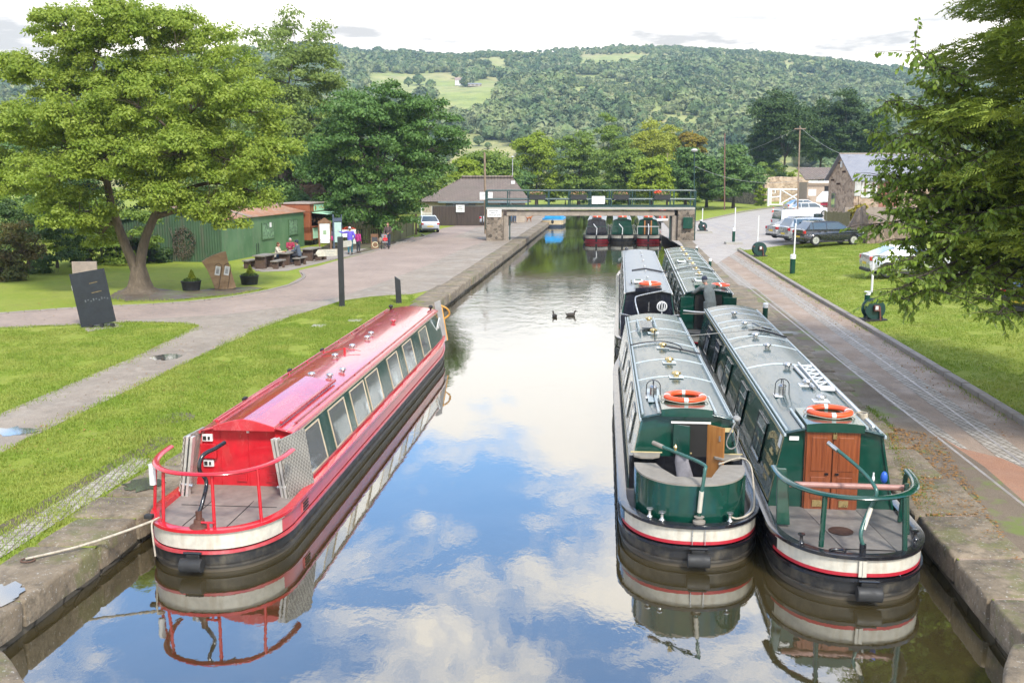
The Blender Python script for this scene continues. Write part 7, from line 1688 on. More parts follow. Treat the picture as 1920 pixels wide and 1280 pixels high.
t = MB(); t.box((0, 0, .12), (1.2, .7, .24)); t.build('plinth', m_whitep, kb)
bn_ = thing('picnic_bench', 'distant dark bench on the lawn by the old rubble wall', 'bench', at(1345, 381)); t = MB(); t.box((0, 0, .5), (1.6, .4, .08)); t.build('seat', m_brownleg, bn_)
for x in (-.6, .6): t = MB(); t.box((x, 0, .23), (.1, .35, .46)); t.build('leg', m_brownleg, bn_)
# ducks
for px, py, lb, rz_ in ((1040, 594, 'left one of two dark ducks swimming mid canal', .3), (1070, 592, 'right one of two dark ducks swimming mid canal', -1.4)):
    v = P(px, py, 0); o = thing('duck', lb, 'duck', (v.x, v.y, 0), rz_, 'ducks on the canal'); t = MB(); t.ell((0, 0, .05), (.09, .19, .075), 12, 8); t.tube([(0, .13, .08), (0, .17, .16)], [.04, .03], 8); t.ell((0, .19, .19), (.035, .05, .035), 8, 6); t.tube([(0, .23, .185), (0, .29, .175)], [.016, .010], 6, flat=.5); t.tube([(0, -.15, .08), (0, -.25, .11)], [.05, .015], 8, flat=.5)
    fuse(t, 'body', M_plain('dark_feathers', (.05, .04, .03), .7, .5, 30), o, .012)
# low stone houses far on the hill come with the hills
# ------------------------------------------------------------------ trees
m_bark = None
t = NT('bark'); n = t.noise(3, 7, .7, t.co((3, 3, .7))); m_bark = t.fin(t.ramp(n, [(.3, (.07, .055, .035)), (.55, (.13, .10, .07)), (.75, (.20, .165, .12))]), .9, t.bump(n, .9, .04))
t = NT('dark_bark'); n = t.noise(4, 7, .7, t.co((3, 3, .7))); m_barkd = t.fin(t.ramp(n, [(.3, (.035, .028, .02)), (.75, (.10, .08, .06))]), .9, t.bump(n, .9, .03))
LM = dict(
 ash=M_leaf('ash_leaf', (.26, .36, .045), (.40, .48, .08), (.17, .25, .03), .5, .5),
 syc=M_leaf('sycamore_leaf', (.075, .155, .03), (.13, .235, .045), (.045, .105, .02), .5, .3),
 mid=M_leaf('mid_leaf', (.16, .245, .035), (.24, .33, .05), (.095, .16, .022), .55, .35),
 yel=M_leaf('yellow_green_leaf', (.32, .36, .03), (.40, .42, .05), (.14, .18, .02), .55, .35),
 aut=M_leaf('turning_leaf', (.32, .22, .02), (.22, .24, .03), (.38, .26, .03), .55, .35),
 rus=M_leaf('russet_leaf', (.12, .10, .03), (.10, .14, .03), (.16, .08, .03), .55, .3),
 lime=M_leaf('lime_leaf', (.24, .33, .02), (.30, .38, .03), (.15, .22, .02), .55, .35),
 dark=M_leaf('dark_leaf', (.05, .095, .022), (.085, .145, .032), (.03, .06, .015), .55, .25),
 grn=M_leaf('blue_green_leaf', (.10, .19, .045), (.16, .26, .06), (.065, .13, .035), .55, .3),
 pale=M_leaf('pale_leaf', (.20, .28, .06), (.26, .33, .08), (.14, .20, .04), .55, .4),
 fir=M_leaf('conifer_needle', (.20, .27, .035), (.28, .34, .05), (.10, .15, .022), .6, .22, 1.6),
 cherry=M_leaf('cherry_leaf', (.17, .27, .035), (.28, .37, .055), (.10, .17, .03), .3, .4, 3))
def lobes_in(blobs, n, rg, shell=.45):
    """lobe centres spread over the union of ellipsoids, mostly near the surface"""
    vol = np.array([b[3] * b[4] * b[5] for b in blobs]) ** (2 / 3); vol /= vol.sum(); out = []
    while len(out) < n:
        b = blobs[rg.choice(len(blobs), p=vol)]; d = rg.normal(size=3); d /= np.linalg.norm(d); r = (shell + (1 - shell) * rg.random() ** .5)
        p = np.array(b[:3]) + d * r * np.array(b[3:6]); deep = False
        for q in blobs:
            if q is not b and np.sum(((p - q[:3]) / np.array(q[3:6])) ** 2) < .45: deep = True
        if not deep or rg.random() < .2: out.append(p)
    return np.array(out)
def tree(name, label, base, blobs, trunk_r=.25, mat='mid', n_lobes=60, lobe_r=.8, leaves=160, size=.12, seed=1, trunks=None, bark=None, group=None, cat='tree', fork=.35, branches=True, flatz=.7, limbs=None):
    rg = np.random.default_rng(seed); base = Vector(base); root = thing(name, label, cat, tuple(base), 0, group)
    blobs = [tuple(float(x) for x in b) for b in blobs]; L = lobes_in(blobs, n_lobes, rg)
    cen = np.mean([b[:3] for b in blobs], axis=0)
    # leaves: each lobe is a small dome of leaves, denser on its upper and outer side
    k = leaves; m = len(L); c = np.repeat(L, k, 0); d = rg.normal(size=(m * k, 3)); d /= np.linalg.norm(d, axis=1)[:, None]; d[:, 2] = np.where(d[:, 2] < -.2, -d[:, 2] * .6, d[:, 2])
    rr = lobe_r * np.repeat(rg.uniform(.6, 1.25, m), k) * (rg.random(m * k) ** .4); p = c + d * rr[:, None] * np.array((1, 1, flatz))
    leaves_at('crown', LM[mat] if isinstance(mat, str) else mat, root, p, d, size, rg, .6)
    if branches:
        t = MB(); trunks = trunks or [[(0, 0, 0), (0, 0, float(cen[2]) * .55)]]; ends = []
        for tr in trunks:
            sp = spline(tr, 4) if len(tr) > 2 else [Vector(q) for q in tr]; nn = len(sp); rr_ = [trunk_r * (1 - .55 * i / (nn - 1)) * (1.0 if len(trunks) == 1 else .72) for i in range(nn)]
            rr_[0] *= 1.35; t.tube(sp, rr_, 12); ends += [(sp[i], rr_[i]) for i in range(max(1, nn // 2), nn)]
        sub = []
        for b in blobs:
            c_ = Vector(b[:3]); e, er = min(ends, key=lambda q: (q[0] - c_).length + 2 * max(0, q[0].z - c_.z)); mid = e.lerp(c_, .5) + Vector((rg.normal() * .2, rg.normal() * .2, .12 * (c_ - e).length))
            sp = spline([e, mid, c_], 5); r0 = min(er * .7, trunk_r * .5); t.tube(sp, [r0 * (1 - .7 * i / (len(sp) - 1)) for i in range(len(sp))], 8); sub += [(q, r0 * (1 - .7 * i / (len(sp) - 1))) for i, q in enumerate(sp)][3:]
        for q in L:
            c_ = Vector(q); e, er = min(sub, key=lambda s_: (s_[0] - c_).length); mid = e.lerp(c_, .5) + Vector((rg.normal() * .12, rg.normal() * .12, .08)); t.tube([e, mid, c_], [er * .5, er * .35, .012], 5)
        t.build('trunk', bark or m_bark, root, smooth=60)
    return root
def fpx(px, py, Y, base):    # crown centre from where it stands in the view, as an offset from the tree's foot
    v = PY(px, py, Y); return (v.x - base[0], v.y - base[1], v.z - base[2])
def blob(px, py, Y, rx, rz_, base, dy=0, ry=None): c = fpx(px, py, Y + dy, base); return (c[0], c[1], c[2], rx, ry or rx, rz_)

# the big ash on the left
ab_ = at(262, 547); Ya = ab_[1]; S = 23.5 / 1024 * 1920 / 1  # px per metre there is about 42
bl_ = [blob(x, y, Ya, rx, rz_, ab_, dy) for x, y, rx, rz_, dy in [
  (120, 60, 1.3, 1.0, 0), (210, 50, 1.3, 1.1, -.5), (85, 150, 1.5, .9, .5), (200, 130, 1.6, 1.2, .5), (330, 90, 1.8, 1.5, 0), (410, 110, 1.3, 1.2, .8), (300, 60, 1.1, .8, 1),
  (60, 240, 1.7, 1.0, -.3), (20, 330, 1.5, 1.0, .4), (150, 230, 1.7, 1.0, -1.5), (260, 200, 1.7, 1.1, -1.6), (370, 200, 1.6, 1.2, -1.4), (470, 210, 1.4, 1.3, 0), (500, 290, 1.3, 1.1, .4),
  (100, 330, 1.8, .8, -1.8), (210, 300, 1.6, .8, -2.2), (330, 290, 1.7, 1.0, -2.1), (430, 300, 1.5, 1.1, -1.2), (480, 360, 1.0, .7, -.4), (140, 400, 1.6, .7, -1.0), (300, 370, 1.5, .7, -1.9),
  (395, 380, 1.1, .8, -1.6), (435, 410, .7, .5, -1.4), (30, 130, 1.0, .5, 1), (190, 440, 1.1, .6, 1.5), (230, 200, 1.8, 1.4, 2), (350, 280, 1.8, 1.4, 2.2), (110, 290, 1.7, 1.2, 2.2)]]
trk = [[(0, 0, -.1), (-.1, 0, .9), (-.55, 0, 2.2), (-.9, -.1, 3.6), (-1.1, -.2, 5.2), (-1.5, 0, 7.0)], [(.05, 0, -.1), (.1, 0, 1.2), (.35, .1, 2.3), (.75, .2, 3.2), (1.4, .1, 4.4), (2.2, 0, 6.4)]]
tree('ash_tree', 'big bright green ash tree with a forked trunk on the left lawn', ab_, bl_, .36, 'ash', 760, .62, 310, .074, 3, trk, flatz=.95)
t = MB(); t.lathe([(1.1, -.02), (.78, .06), (.56, .2), (.45, .5), (.38, .8), (.3, 1.1)], 18); o = t.build('root_flare', m_bark, bpy.data.objects['ash_tree'], smooth=60)
for v_ in o.data.vertices: a_n = math.atan2(v_.co.y, v_.co.x); k_ = 1 + .14 * math.sin(a_n * 5) + .08 * math.sin(a_n * 9 + 1); v_.co.x *= k_; v_.co.y *= k_

def simple_tree(name, label, px, pyb, Y, top, bot, wpx, mat, seed, n=84, lr=None, leaves=150, size=None, shape='round', group=None, trunk=.2, cat='tree', zb=GZ, branches=True, tpx=None):
    """crown spans from py=top to py=bot and wpx wide, at distance Y"""
    s = F / Y * .985; wpx *= 1.18; bot += (bot - top) * .12; b_ = PY(tpx or px, pyb, Y); base = (b_.x, Y, zb); W = wpx / s / 2; zt = PY(px, top, Y).z - zb; zl = PY(px, bot, Y).z - zb; H = (zt - zl) / 2; cx_ = PY(px, 300, Y).x - b_.x
    rg = random.Random(seed); bl = []
    if shape == 'round':
        bl = [(cx_, 0, zl + H * 1.0, W * .72, W * .7, H * .72)]
        for i in range(7): a = i * 2 * PI / 7 + rg.random(); q = rg.uniform(.35, .55); bl.append((cx_ + W * q * math.cos(a), W * q * math.sin(a), zl + H * (1 + rg.uniform(-.55, .55)), W * .45, W * .45, H * .38))
        bl.append((cx_ + W * rg.uniform(-.2, .2), 0, zt - H * .35, W * .4, W * .4, H * .35))
    elif shape == 'tall':
        for i in range(6): f_ = i / 5; ww_ = W * 1.1 * (1 - .55 * f_ ** 2); bl.append((cx_ + rg.uniform(-.15, .15) * W, rg.uniform(-.2, .2) * W, zl + 2 * H * (.08 + .82 * f_), ww_ * .8, ww_ * .8, H * .3))
    else:   # bush
        for i in range(6): bl.append((cx_ + W * rg.uniform(-.6, .6), W * .5 * rg.uniform(-.6, .6), zl + H * rg.uniform(.6, 1.3), W * .45, W * .4, H * .6))
    lr = lr or max(.35, W * .30); size = size or max(.10, 1.9 / s)
    return tree(name, label, base, bl, trunk, mat, n, lr, leaves, size, seed, None, m_barkd, group, cat, branches=branches)
simple_tree('sycamore_tree', 'dense dark green sycamore standing behind the paling fence', 708, 458, 76, 150, 425, 300, 'syc', 21, 300, 1.05, 240, .13, trunk=.4)
simple_tree('lime_tree', 'tall pale green tree behind the ash with a feathery top', 545, 420, 88, 45, 400, 250, 'pale', 22, 260, 1.3, 220, .14, 'tall', trunk=.35)
simple_tree('willow_tree', 'pale green broad tree between the tall tree and the sycamore', 600, 420, 96, 130, 400, 170, 'grn', 23, 90, 1.2, 170, .17)
simple_tree('background_tree', 'mid green tree filling the gap behind the ash crown', 440, 430, 100, 60, 420, 280, 'pale', 24, 190, 1.4, 150, .18)
simple_tree('background_tree', 'green tree behind the rusty roof of the shed', 330, 430, 92, 150, 420, 240, 'grn', 25, 90, 1.3, 150, .17)
simple_tree('background_tree', 'dark tree at the far left behind the bushes', 60, 470, 78, 190, 460, 260, 'grn', 26, 90, 1.2, 150, .15)
simple_tree('background_tree', 'dark tree behind the left end of the green shed', 215, 470, 74, 260, 480, 220, 'dark', 27, 90, 1.0, 160, .14)
simple_tree('shrub', 'dense dark shrub left of the ash trunk', 60, 545, 52, 330, 545, 170, 'dark', 28, 80, .6, 190, .085, 'bush', cat='shrub')
simple_tree('shrub', 'broad dark green shrub between the left edge and the ash trunk', 170, 530, 56, 350, 525, 190, 'mid', 29, 80, .6, 190, .085, 'bush', cat='shrub')
simple_tree('shrub', 'reddish brown tinged shrub at the far left edge', 0, 555, 48, 410, 552, 100, 'rus', 30, 60, .5, 170, .075, 'bush', cat='shrub')
simple_tree('shrub', 'dark shrub under the ash against the shed wall', 235, 515, 58, 400, 512, 130, 'dark', 31, 60, .5, 170, .085, 'bush', cat='shrub')
simple_tree('sapling', 'young yellow green tree with a thin bare stem at the left', 110, 528, 54, 400, 480, 90, 'lime', 32, 26, .5, 120, .08, 'round', trunk=.07)
simple_tree('sapling', 'thin stemmed sapling beside the grey panel', 205, 510, 58, 430, 490, 60, 'mid', 33, 18, .45, 110, .08, 'round', trunk=.06)
# middle distance
B = [('bushy green tree behind the tiled roof', 912, 378, 128, 292, 375, 100, 'mid', 'round'), ('round green tree right of the tiled roof', 1006, 378, 150, 265, 378, 80, 'lime', 'round'),
     ('green tree in the row behind the bridge, left of the tallest one', 1085, 378, 150, 262, 378, 92, 'mid', 'round'), ('tallest pointed green tree behind the bridge', 1143, 378, 155, 234, 370, 74, 'mid', 'tall'),
     ('round leafy tree with a yellow crown behind the bridge', 1215, 378, 165, 240, 345, 96, 'yel', 'round'), ('yellow crowned tree right of the round yellow one', 1255, 378, 175, 245, 350, 70, 'yel', 'round'), ('small orange tinged tree behind the lamp post', 1297, 378, 172, 255, 345, 52, 'aut', 'round'),
     ('brownish green tree low behind the bridge railing', 1180, 378, 140, 290, 378, 80, 'mid', 'round'), ('yellow green bushy tree behind the bridge troughs', 1222, 378, 132, 305, 378, 76, 'lime', 'round'),
     ('dark green rounded tree beside the lamp post', 1285, 378, 135, 285, 378, 66, 'grn', 'round'), ('small green tree in front of the old rubble wall', 1375, 380, 132, 292, 368, 90, 'grn', 'round'),
     ('low green tree right of the lamp post', 1325, 376, 140, 318, 376, 60, 'mid', 'round'), ('bushy tree at the left of the middle row, behind the sycamore', 872, 380, 120, 312, 380, 60, 'lime', 'round'), ('low hedge tree behind the left rail', 955, 380, 145, 330, 380, 70, 'grn', 'round')]
for i, (lb, px, pyb, Y, tp_, bt_, wd_, mt, sh_) in enumerate(B):
    simple_tree('background_tree', lb, px, pyb, Y, tp_ - 12, bt_, wd_ * 1.05, mt, 50 + i, 110, None, 150, .20, sh_, 'trees behind the footbridge', trunk=.22)
for i, (lb, px, tp_, bt_, wd_, Y) in enumerate([('big dark broadleaf tree left of the leaning pole', 1468, 172, 310, 110, 178), ('dark tree directly behind the leaning pole', 1535, 176, 300, 90, 185), ('dark tree right of the leaning pole, above the slate roof', 1590, 170, 300, 80, 182), ('dark tree at the right of the row above the slate roof', 1640, 200, 310, 70, 180), ('narrow dark tree at the left of the dark row', 1428, 215, 320, 50, 182)]):
    simple_tree('dark_tree', lb, px, 375, Y, tp_, bt_, wd_, 'dark', 80 + i, 150, None, 170, .21, 'round', 'dark trees behind the stone house', trunk=.35)
for i, (lb, px, tp_, bt_, wd_, Y, mt) in enumerate([('bright green shrub left of the pale stone wall', 1443, 297, 345, 50, 166, 'mid'), ('lime green shrub behind the white gate', 1490, 318, 350, 40, 168, 'lime'), ('tall yellow green hedge bush at the left gate post', 1427, 343, 392, 26, 141, 'lime'), ('green shrub between the gate and the low outbuilding', 1503, 330, 385, 36, 170, 'mid'), ('dark narrow shrub beside the bright green shrub', 1466, 305, 350, 16, 164, 'dark'),
      ('brownish ivy clump on top of the stone buttress', 1613, 384, 412, 26, 76, 'aut'), ('low hedge behind the far railings', 1300, 360, 380, 40, 150, 'mid')]):
    simple_tree('shrub', lb, px, 385, Y, tp_, bt_, wd_, mt, 90 + i, 30, None, 130, .14, 'bush', None, cat='shrub', trunk=.08)

for i, (lb, px, tp_, bt_, wd_, Y, mt) in enumerate([('green tree behind the kiosk roof', 500, 250, 400, 150, 80, 'grn'), ('dark green tree right behind the kiosk', 610, 290, 420, 120, 86, 'dark'), ('pale tree between the kiosk and the sycamore', 655, 300, 430, 110, 92, 'mid'), ('tree right of the sycamore beside the tiled roof', 800, 300, 400, 100, 112, 'mid'), ('tall tree behind the sycamore top', 760, 240, 400, 150, 125, 'grn')]):
    simple_tree('background_tree', lb, px, 420, Y, tp_, bt_, wd_, mt, 120 + i, 80, None, 170, .15, 'round', None, trunk=.25)
for i, (px, tp_, wd_, Y, mt) in enumerate([(-90, 230, 240, 66, 'mid'), (-260, 180, 300, 70, 'grn'), (-460, 200, 300, 64, 'dark'), (-150, 330, 260, 92, 'dark'), (2080, 170, 260, 84, 'mid'), (2300, 150, 300, 76, 'grn')]):
    simple_tree('background_tree', ('broad green tree at the far left behind the shrubs', 'large tree outside the left edge of the lawn', 'dark tree outside the left edge of the lawn', 'dark tree behind the shrubs at the far left', 'tree outside the right edge beyond the house', 'large tree at the far right outside the view')[i], px, 430, Y, tp_, 430, wd_, mt, 140 + i, 70, None, 150, .16, 'round', None, trunk=.3)
for i, px in enumerate((978, 1030, 1060, 1112, 1165, 1200, 1250, 1300, 1335)):
    simple_tree('shrub', 'low hedge bush at the far edge of the lawn behind the bridge', px, 378, 152 + (i % 3) * 4, 345 - (i % 2) * 8, 377, 58, ('grn', 'mid', 'lime')[i % 3], 160 + i, 26, None, 130, .19, 'bush', 'hedge bushes behind the footbridge', cat='shrub', trunk=.08)
# right foreground: cherry in front, dark conifer behind
cb = (14.6, 19.5, GZ + .42); rg = np.random.default_rng(77)
con = thing('conifer_tree', 'large feathery olive green conifer filling the right edge', 'tree', cb)
# sprays: flattened feathers of small needles along drooping branch ends
def sprays(n, centre, region, size=.42):
    V = []; 
    P0 = []; D0 = []
    while len(P0) < n:
        z = rg.uniform(2.9, 12.8); R_ = 8.2 * (1 - (z / 19.0)) ** .5 * (.72 + .28 * math.sin(z * 2.6 + 1) ** 2); R_ *= .80 + .2 * min(1, max(0, (z - 3.0) / 3.5))
        a = rg.uniform(PI * .5, PI * 1.62); r_ = R_ * (rg.uniform(.25, 1) ** .45); p = np.array((math.cos(a) * r_, math.sin(a) * r_, z - .02 * r_ ** 1.7 + .0))
        if p[1] < -4.6: continue
        
        h_ = noise.noise(Vector(p) * .55); h2 = noise.noise(Vector(p) * 1.5 + Vector((9, 2, 1)))
        h3 = noise.noise(Vector(p) * 1.1 + Vector((2, 5, 8)))
        if h3 + .35 * h_ + .3 * h2 < -.12: continue
        if math.cos(a) > .55 and rg.random() < .8: continue      # the far side of the frame is never seen
        P0.append(p); D0.append((math.cos(a + rg.normal() * .5), math.sin(a + rg.normal() * .5), rg.normal() * .22 - .12))
    return np.array(P0), np.array(D0)
P0, D0 = sprays(38000, cb, None)
def feathers(name, mat, parent, P0, D0, L=.34, m=13, nw=.016, nl=.085):
    n = len(P0); D0 = D0 / np.linalg.norm(D0, axis=1)[:, None]; up = rg.normal(size=(n, 3)) * .35; up[:, 2] += 1; S_ = np.cross(D0, up); S_ /= np.linalg.norm(S_, axis=1)[:, None]; N_ = np.cross(S_, D0); Ls = L * rg.uniform(.55, 1.35, n)
    out = []
    for k in range(m):
        f = (k + .5) / m; sd = 1 if k % 2 else -1; c = P0 + D0 * (Ls * (f - .3))[:, None] - N_ * (Ls * .12 * f * f)[:, None]; w = (Ls * (.34 * (1 - f * .75)))[:, None]
        tip = c + S_ * sd * w + D0 * w * .7 + N_ * rg.normal(size=(n, 1)) * .02; q = D0 * nw + N_ * .008
        out.append(np.stack([c - q, c + q, tip + q * .7, tip - q * .7], 1))
    v = np.concatenate(out, 0).reshape(-1, 3); return np_mesh(name, v, np.arange(len(v)).reshape(-1, 4), mat, parent)
feathers('foliage', LM['fir'], con, P0, D0)
t = MB(); t.tube([(0, 0, 0), (.1, 0, 4), (0, .1, 8), (0, 0, 13)], [.42, .32, .22, .06], 12)
for i in range(70):
    z = rg.uniform(2.7, 11.5); a = rg.uniform(PI * .4, PI * 1.6); R_ = 6.8 * (1 - (z / 15.5)) ** .55; t.tube([(0, 0, z), (math.cos(a) * R_ * .5, math.sin(a) * R_ * .5, z + .15), (math.cos(a) * R_, math.sin(a) * R_, z - .02 * R_ ** 1.7)], [.07, .04, .012], 6)
t.build('trunk', m_barkd, con, smooth=60)
ch = thing('cherry_tree', 'cherry tree branches with drooping long leaves reaching in front of the conifer', 'tree', (13.0, 22.5, GZ + .4))
def cherry():
    t = MB(); LP = []; LD = []; b0 = Vector((13.0, 22.5, GZ + .4))
    t.tube([(0, 0, 0), (-.2, 0, 1.6), (-.5, 0, 3.0)], [.22, .18, .14], 10)
    tips = [(1715, 92, 20), (1760, 130, 20), (1700, 250, 20.5), (1665, 300, 21), (1680, 330, 21), (1720, 300, 20), (1668, 395, 20.5), (1650, 330, 21), (1640, 420, 21), (1690, 450, 20), (1690, 490, 19.5), (1665, 505, 20), (1672, 545, 19.5), (1720, 520, 19), (1695, 560, 19.5), (1745, 545, 19),
            (1720, 200, 20.5), (1760, 230, 20), (1790, 200, 20), (1770, 300, 19.5), (1740, 370, 20), (1790, 360, 19.5), (1730, 430, 19.5), (1790, 440, 19), (1700, 400, 20.2), (1640, 250, 21.5), (1660, 190, 21.5), (1735, 160, 20.5), (1850, 560, 18.5), (1810, 530, 18.8), (1870, 590, 18), (1830, 300, 19), (1850, 400, 18.5), (1650, 370, 21), (1690, 350, 20.5), (1760, 480, 19.5)]
    for px, py, Y in tips:
        e = PY(px, py, Y) - b0; s0 = Vector((-.4 + rg.normal() * .1, 0, 2.2 + .28 * max(0, e.z - 1.5))); mid = s0.lerp(e, .55) + Vector((0, 0, .45)); sp = spline([s0, mid, e], 9); nn = len(sp); t.tube(sp, [.045 * (1 - .85 * i / (nn - 1)) + .004 for i in range(nn)], 5)
        for i in range(5, nn):
            for q in range(4):
                tw = Vector((rg.normal() * .35, rg.normal() * .35, rg.normal() * .2 - .08)); e2 = sp[i] + tw; t.tube([sp[i], sp[i].lerp(e2, .5) + Vector((0, 0, .03)), e2], [.008, .006, .003], 4)
                for w_ in range(15): f_ = (w_ + 1) / 15; LP.append(sp[i].lerp(e2, f_)); d_ = tw.normalized() * .5 + Vector((rg.normal() * .5, rg.normal() * .5, -.75 + rg.normal() * .3)); LD.append(d_.normalized())
    t.build('trunk', m_barkd, ch, smooth=60)
    p = np.array(LP); d = np.array(LD); n = len(p); s_ = np.cross(d, rg.normal(size=(n, 3))); s_ /= np.linalg.norm(s_, axis=1)[:, None]; L_ = rg.uniform(.09, .15, n)[:, None]; W_ = L_ * .26; nn_ = np.cross(d, s_)
    v = np.stack([p, p + d * L_ * .45 + s_ * W_ + nn_ * L_ * .06, p + d * L_ * .45 - s_ * W_ + nn_ * L_ * .06, p + d * L_], 1).reshape(-1, 3); i0 = np.arange(n)[:, None] * 4
    np_mesh('leaves', v, np.concatenate([i0 + np.array([[0, 1, 3]]), i0 + np.array([[0, 3, 2]])], 0), LM['cherry'], ch)
cherry()

# grass tufts on the nearer lawns and weeds along the edges -------------------
def tufts(name, poly_px, n, h, m, seed, avoid=None, k=3):
    rg = np.random.default_rng(seed); pl = [P(x, y)[:2] for x, y in poly_px]; xs = [p[0] for p in pl]; ysq = [p[1] for p in pl]; out = []
    pa = np.array(pl)
    def inside(x, y):
        c = np.zeros(len(x), bool); j = len(pa) - 1
        for i in range(len(pa)):
            xi, yi, xj, yj = *pa[i], *pa[j]; c ^= ((yi > y) != (yj > y)) & (x < (xj - xi) * (y - yi) / (yj - yi + 1e-9) + xi); j = i
        return c
    X_, Y_ = rg.uniform(min(xs), max(xs), n * 3), rg.uniform(min(ysq), max(ysq), n * 3); keep = inside(X_, Y_); X_, Y_ = X_[keep][:n], Y_[keep][:n]; N = len(X_)
    nz_ = np.array([noise.noise(Vector((a * .9, b * .6, 3))) + .5 * noise.noise(Vector((a * 3, b * 2, 8))) for a, b in zip(X_, Y_)]); kp = nz_ < .38 + .2 * rg.random(N); X_, Y_, nz_ = X_[kp], Y_[kp], nz_[kp]; N = len(X_)
    Zg = np.array([gz(a, b) for a, b in zip(X_, Y_)]); out = []
    for q in range(k):
        a = rg.uniform(0, 6.28, N); hh = h * rg.uniform(.5, 1.4, N) * (1 - .8 * nz_); lean = rg.uniform(.1, .9, N) * hh; w = .010; ox, oy = rg.normal(size=N) * .03, rg.normal(size=N) * .03
        p0 = np.stack([X_ + ox - np.sin(a) * w, Y_ + oy + np.cos(a) * w, Zg], 1); p1 = np.stack([X_ + ox + np.sin(a) * w, Y_ + oy - np.cos(a) * w, Zg], 1); p2 = np.stack([X_ + ox + np.cos(a) * lean, Y_ + oy + np.sin(a) * lean, Zg + hh], 1)
        out.append(np.stack([p0, p1, p2], 1))
    v = np.concatenate(out, 0).reshape(-1, 3); o = np_mesh(name, v, np.arange(len(v)).reshape(-1, 3), m, None); return tag(o, None, None, None, 'stuff')
gm = M_leaf('grass_blade', (.23, .32, .035), (.35, .38, .075), (.15, .24, .025), .6, .4, .9)
o = tufts('grass', [(0, 1055), (280, 885), (420, 850), (800, 585), (795, 566), (700, 556), (640, 565), (560, 590), (490, 615), (300, 706), (150, 778), (0, 853), (-250, 980), (-250, 1160)], 60000, .042, gm, 1); tag(o, 'short mown grass of the strip beside the red boat', 'grass')
o = tufts('grass', [(-300, 930), (0, 775), (150, 711), (250, 669), (330, 631), (368, 612), (335, 608), (240, 606), (150, 614), (0, 620), (-300, 650)], 34000, .042, gm, 2); tag(o, 'short mown grass left of the worn path', 'grass')
o = tufts('grass', [(1392, 470), (1430, 494), (1510, 541), (1610, 601), (1710, 661), (1820, 728), (1930, 796), (1990, 600), (1700, 470), (1480, 466)], 60000, .045, gm, 3); tag(o, 'mown grass of the right lawn', 'grass')
def edge_tufts(lines, n, seed, wd=.13, h=.05):
    rg = np.random.default_rng(seed); V = []
    for ln in lines:
        pts = [P(x, y) for x, y in ln]; L = [(b - a).length for a, b in zip(pts[:-1], pts[1:])]; T = sum(L)
        for q in range(int(n * T)):
            u = rg.uniform(0, T); i = 0
            while u > L[i]: u -= L[i]; i += 1
            c = pts[i].lerp(pts[i + 1], u / L[i]); k_ = noise.noise(Vector((c.x * 1.3, c.y * 1.3, 5)))
            x, y = c.x + rg.normal() * wd * (1 + 2 * k_), c.y + rg.normal() * wd * (1 + 2 * k_); z = gz(x, y); hh = h * rg.uniform(.4, 1.5); a = rg.uniform(0, 6.28); l_ = rg.uniform(.2, .9) * hh
            V += [(x - math.sin(a) * .011, y + math.cos(a) * .011, z), (x + math.sin(a) * .011, y - math.cos(a) * .011, z), (x + math.cos(a) * l_, y + math.sin(a) * l_, z + hh)]
    v = np.array(V); tag(np_mesh('edge_grass', v, np.arange(len(v)).reshape(-1, 3), gm, None), 'ragged grass along the path and kerb edges', 'grass', None, 'stuff')
edge_tufts([[(560, 590), (490, 615), (300, 704), (150, 775), (0, 850), (-200, 940)], [(-200, 850), (0, 776), (150, 712), (250, 670), (330, 632), (372, 611), (340, 606), (240, 604), (150, 609), (0, 616)], [(0, 1050), (280, 885), (330, 850)], [(640, 566), (700, 558), (765, 553), (800, 585)], [(1385, 466), (1420, 489), (1500, 538), (1600, 597), (1700, 657), (1810, 724), (1920, 792)], [(200, 560), (235, 566), (330, 563), (440, 553), (500, 541)]], 260, 12)
lf_m = M_leaf('fallen_leaf', (.30, .14, .04), (.36, .20, .06), (.20, .10, .03), .7, .2, 5)
def litter(name, lab, poly, n, seed, z=.03):
    rg = np.random.default_rng(seed); a, b, c, d = [np.array(P(x, y)) for x, y in poly]; u, v_ = rg.random((n, 1)), rg.random((n, 1)) ** 1.6; p = (a * (1 - u) + b * u) * (1 - v_) + (d * (1 - u) + c * u) * v_; p[:, 2] = [gz(q[0], q[1]) + z for q in p]
    tag(leaves_at(name, lf_m, None, p, np.tile((0, 0, 1.), (n, 1)), .028, rg, .25), lab, 'leaf litter', None, 'stuff')
litter('leaf_litter', 'brown leaf litter scattered over the right coping', [(1720, 960), (1660, 800), (1760, 820), (1920, 1060)], 2600, 5)
litter('leaf_litter', 'scattered leaves at the right kerb foot', [(1380, 480), (1920, 810), (1900, 835), (1390, 500)], 700, 6, .016)
litter('leaf_litter', 'few fallen leaves scattered over the left path and lawn', [(-60, 900), (300, 640), (560, 570), (250, 900)], 320, 7, .03)
litter('leaf_litter', 'few fallen leaves on the brick road under the ash', [(0, 575), (500, 535), (560, 580), (0, 612)], 260, 9, .02)
wm2 = M_leaf('weed_leaf', (.14, .21, .02), (.20, .26, .03), (.08, .13, .02))
o = tufts('weeds', [(1620, 760), (1660, 780), (1700, 850), (1760, 960), (1790, 1010), (1720, 960), (1670, 850)], 1700, .05, wm2, 8, k=4); tag(o, 'weeds growing along the right coping', 'weeds')

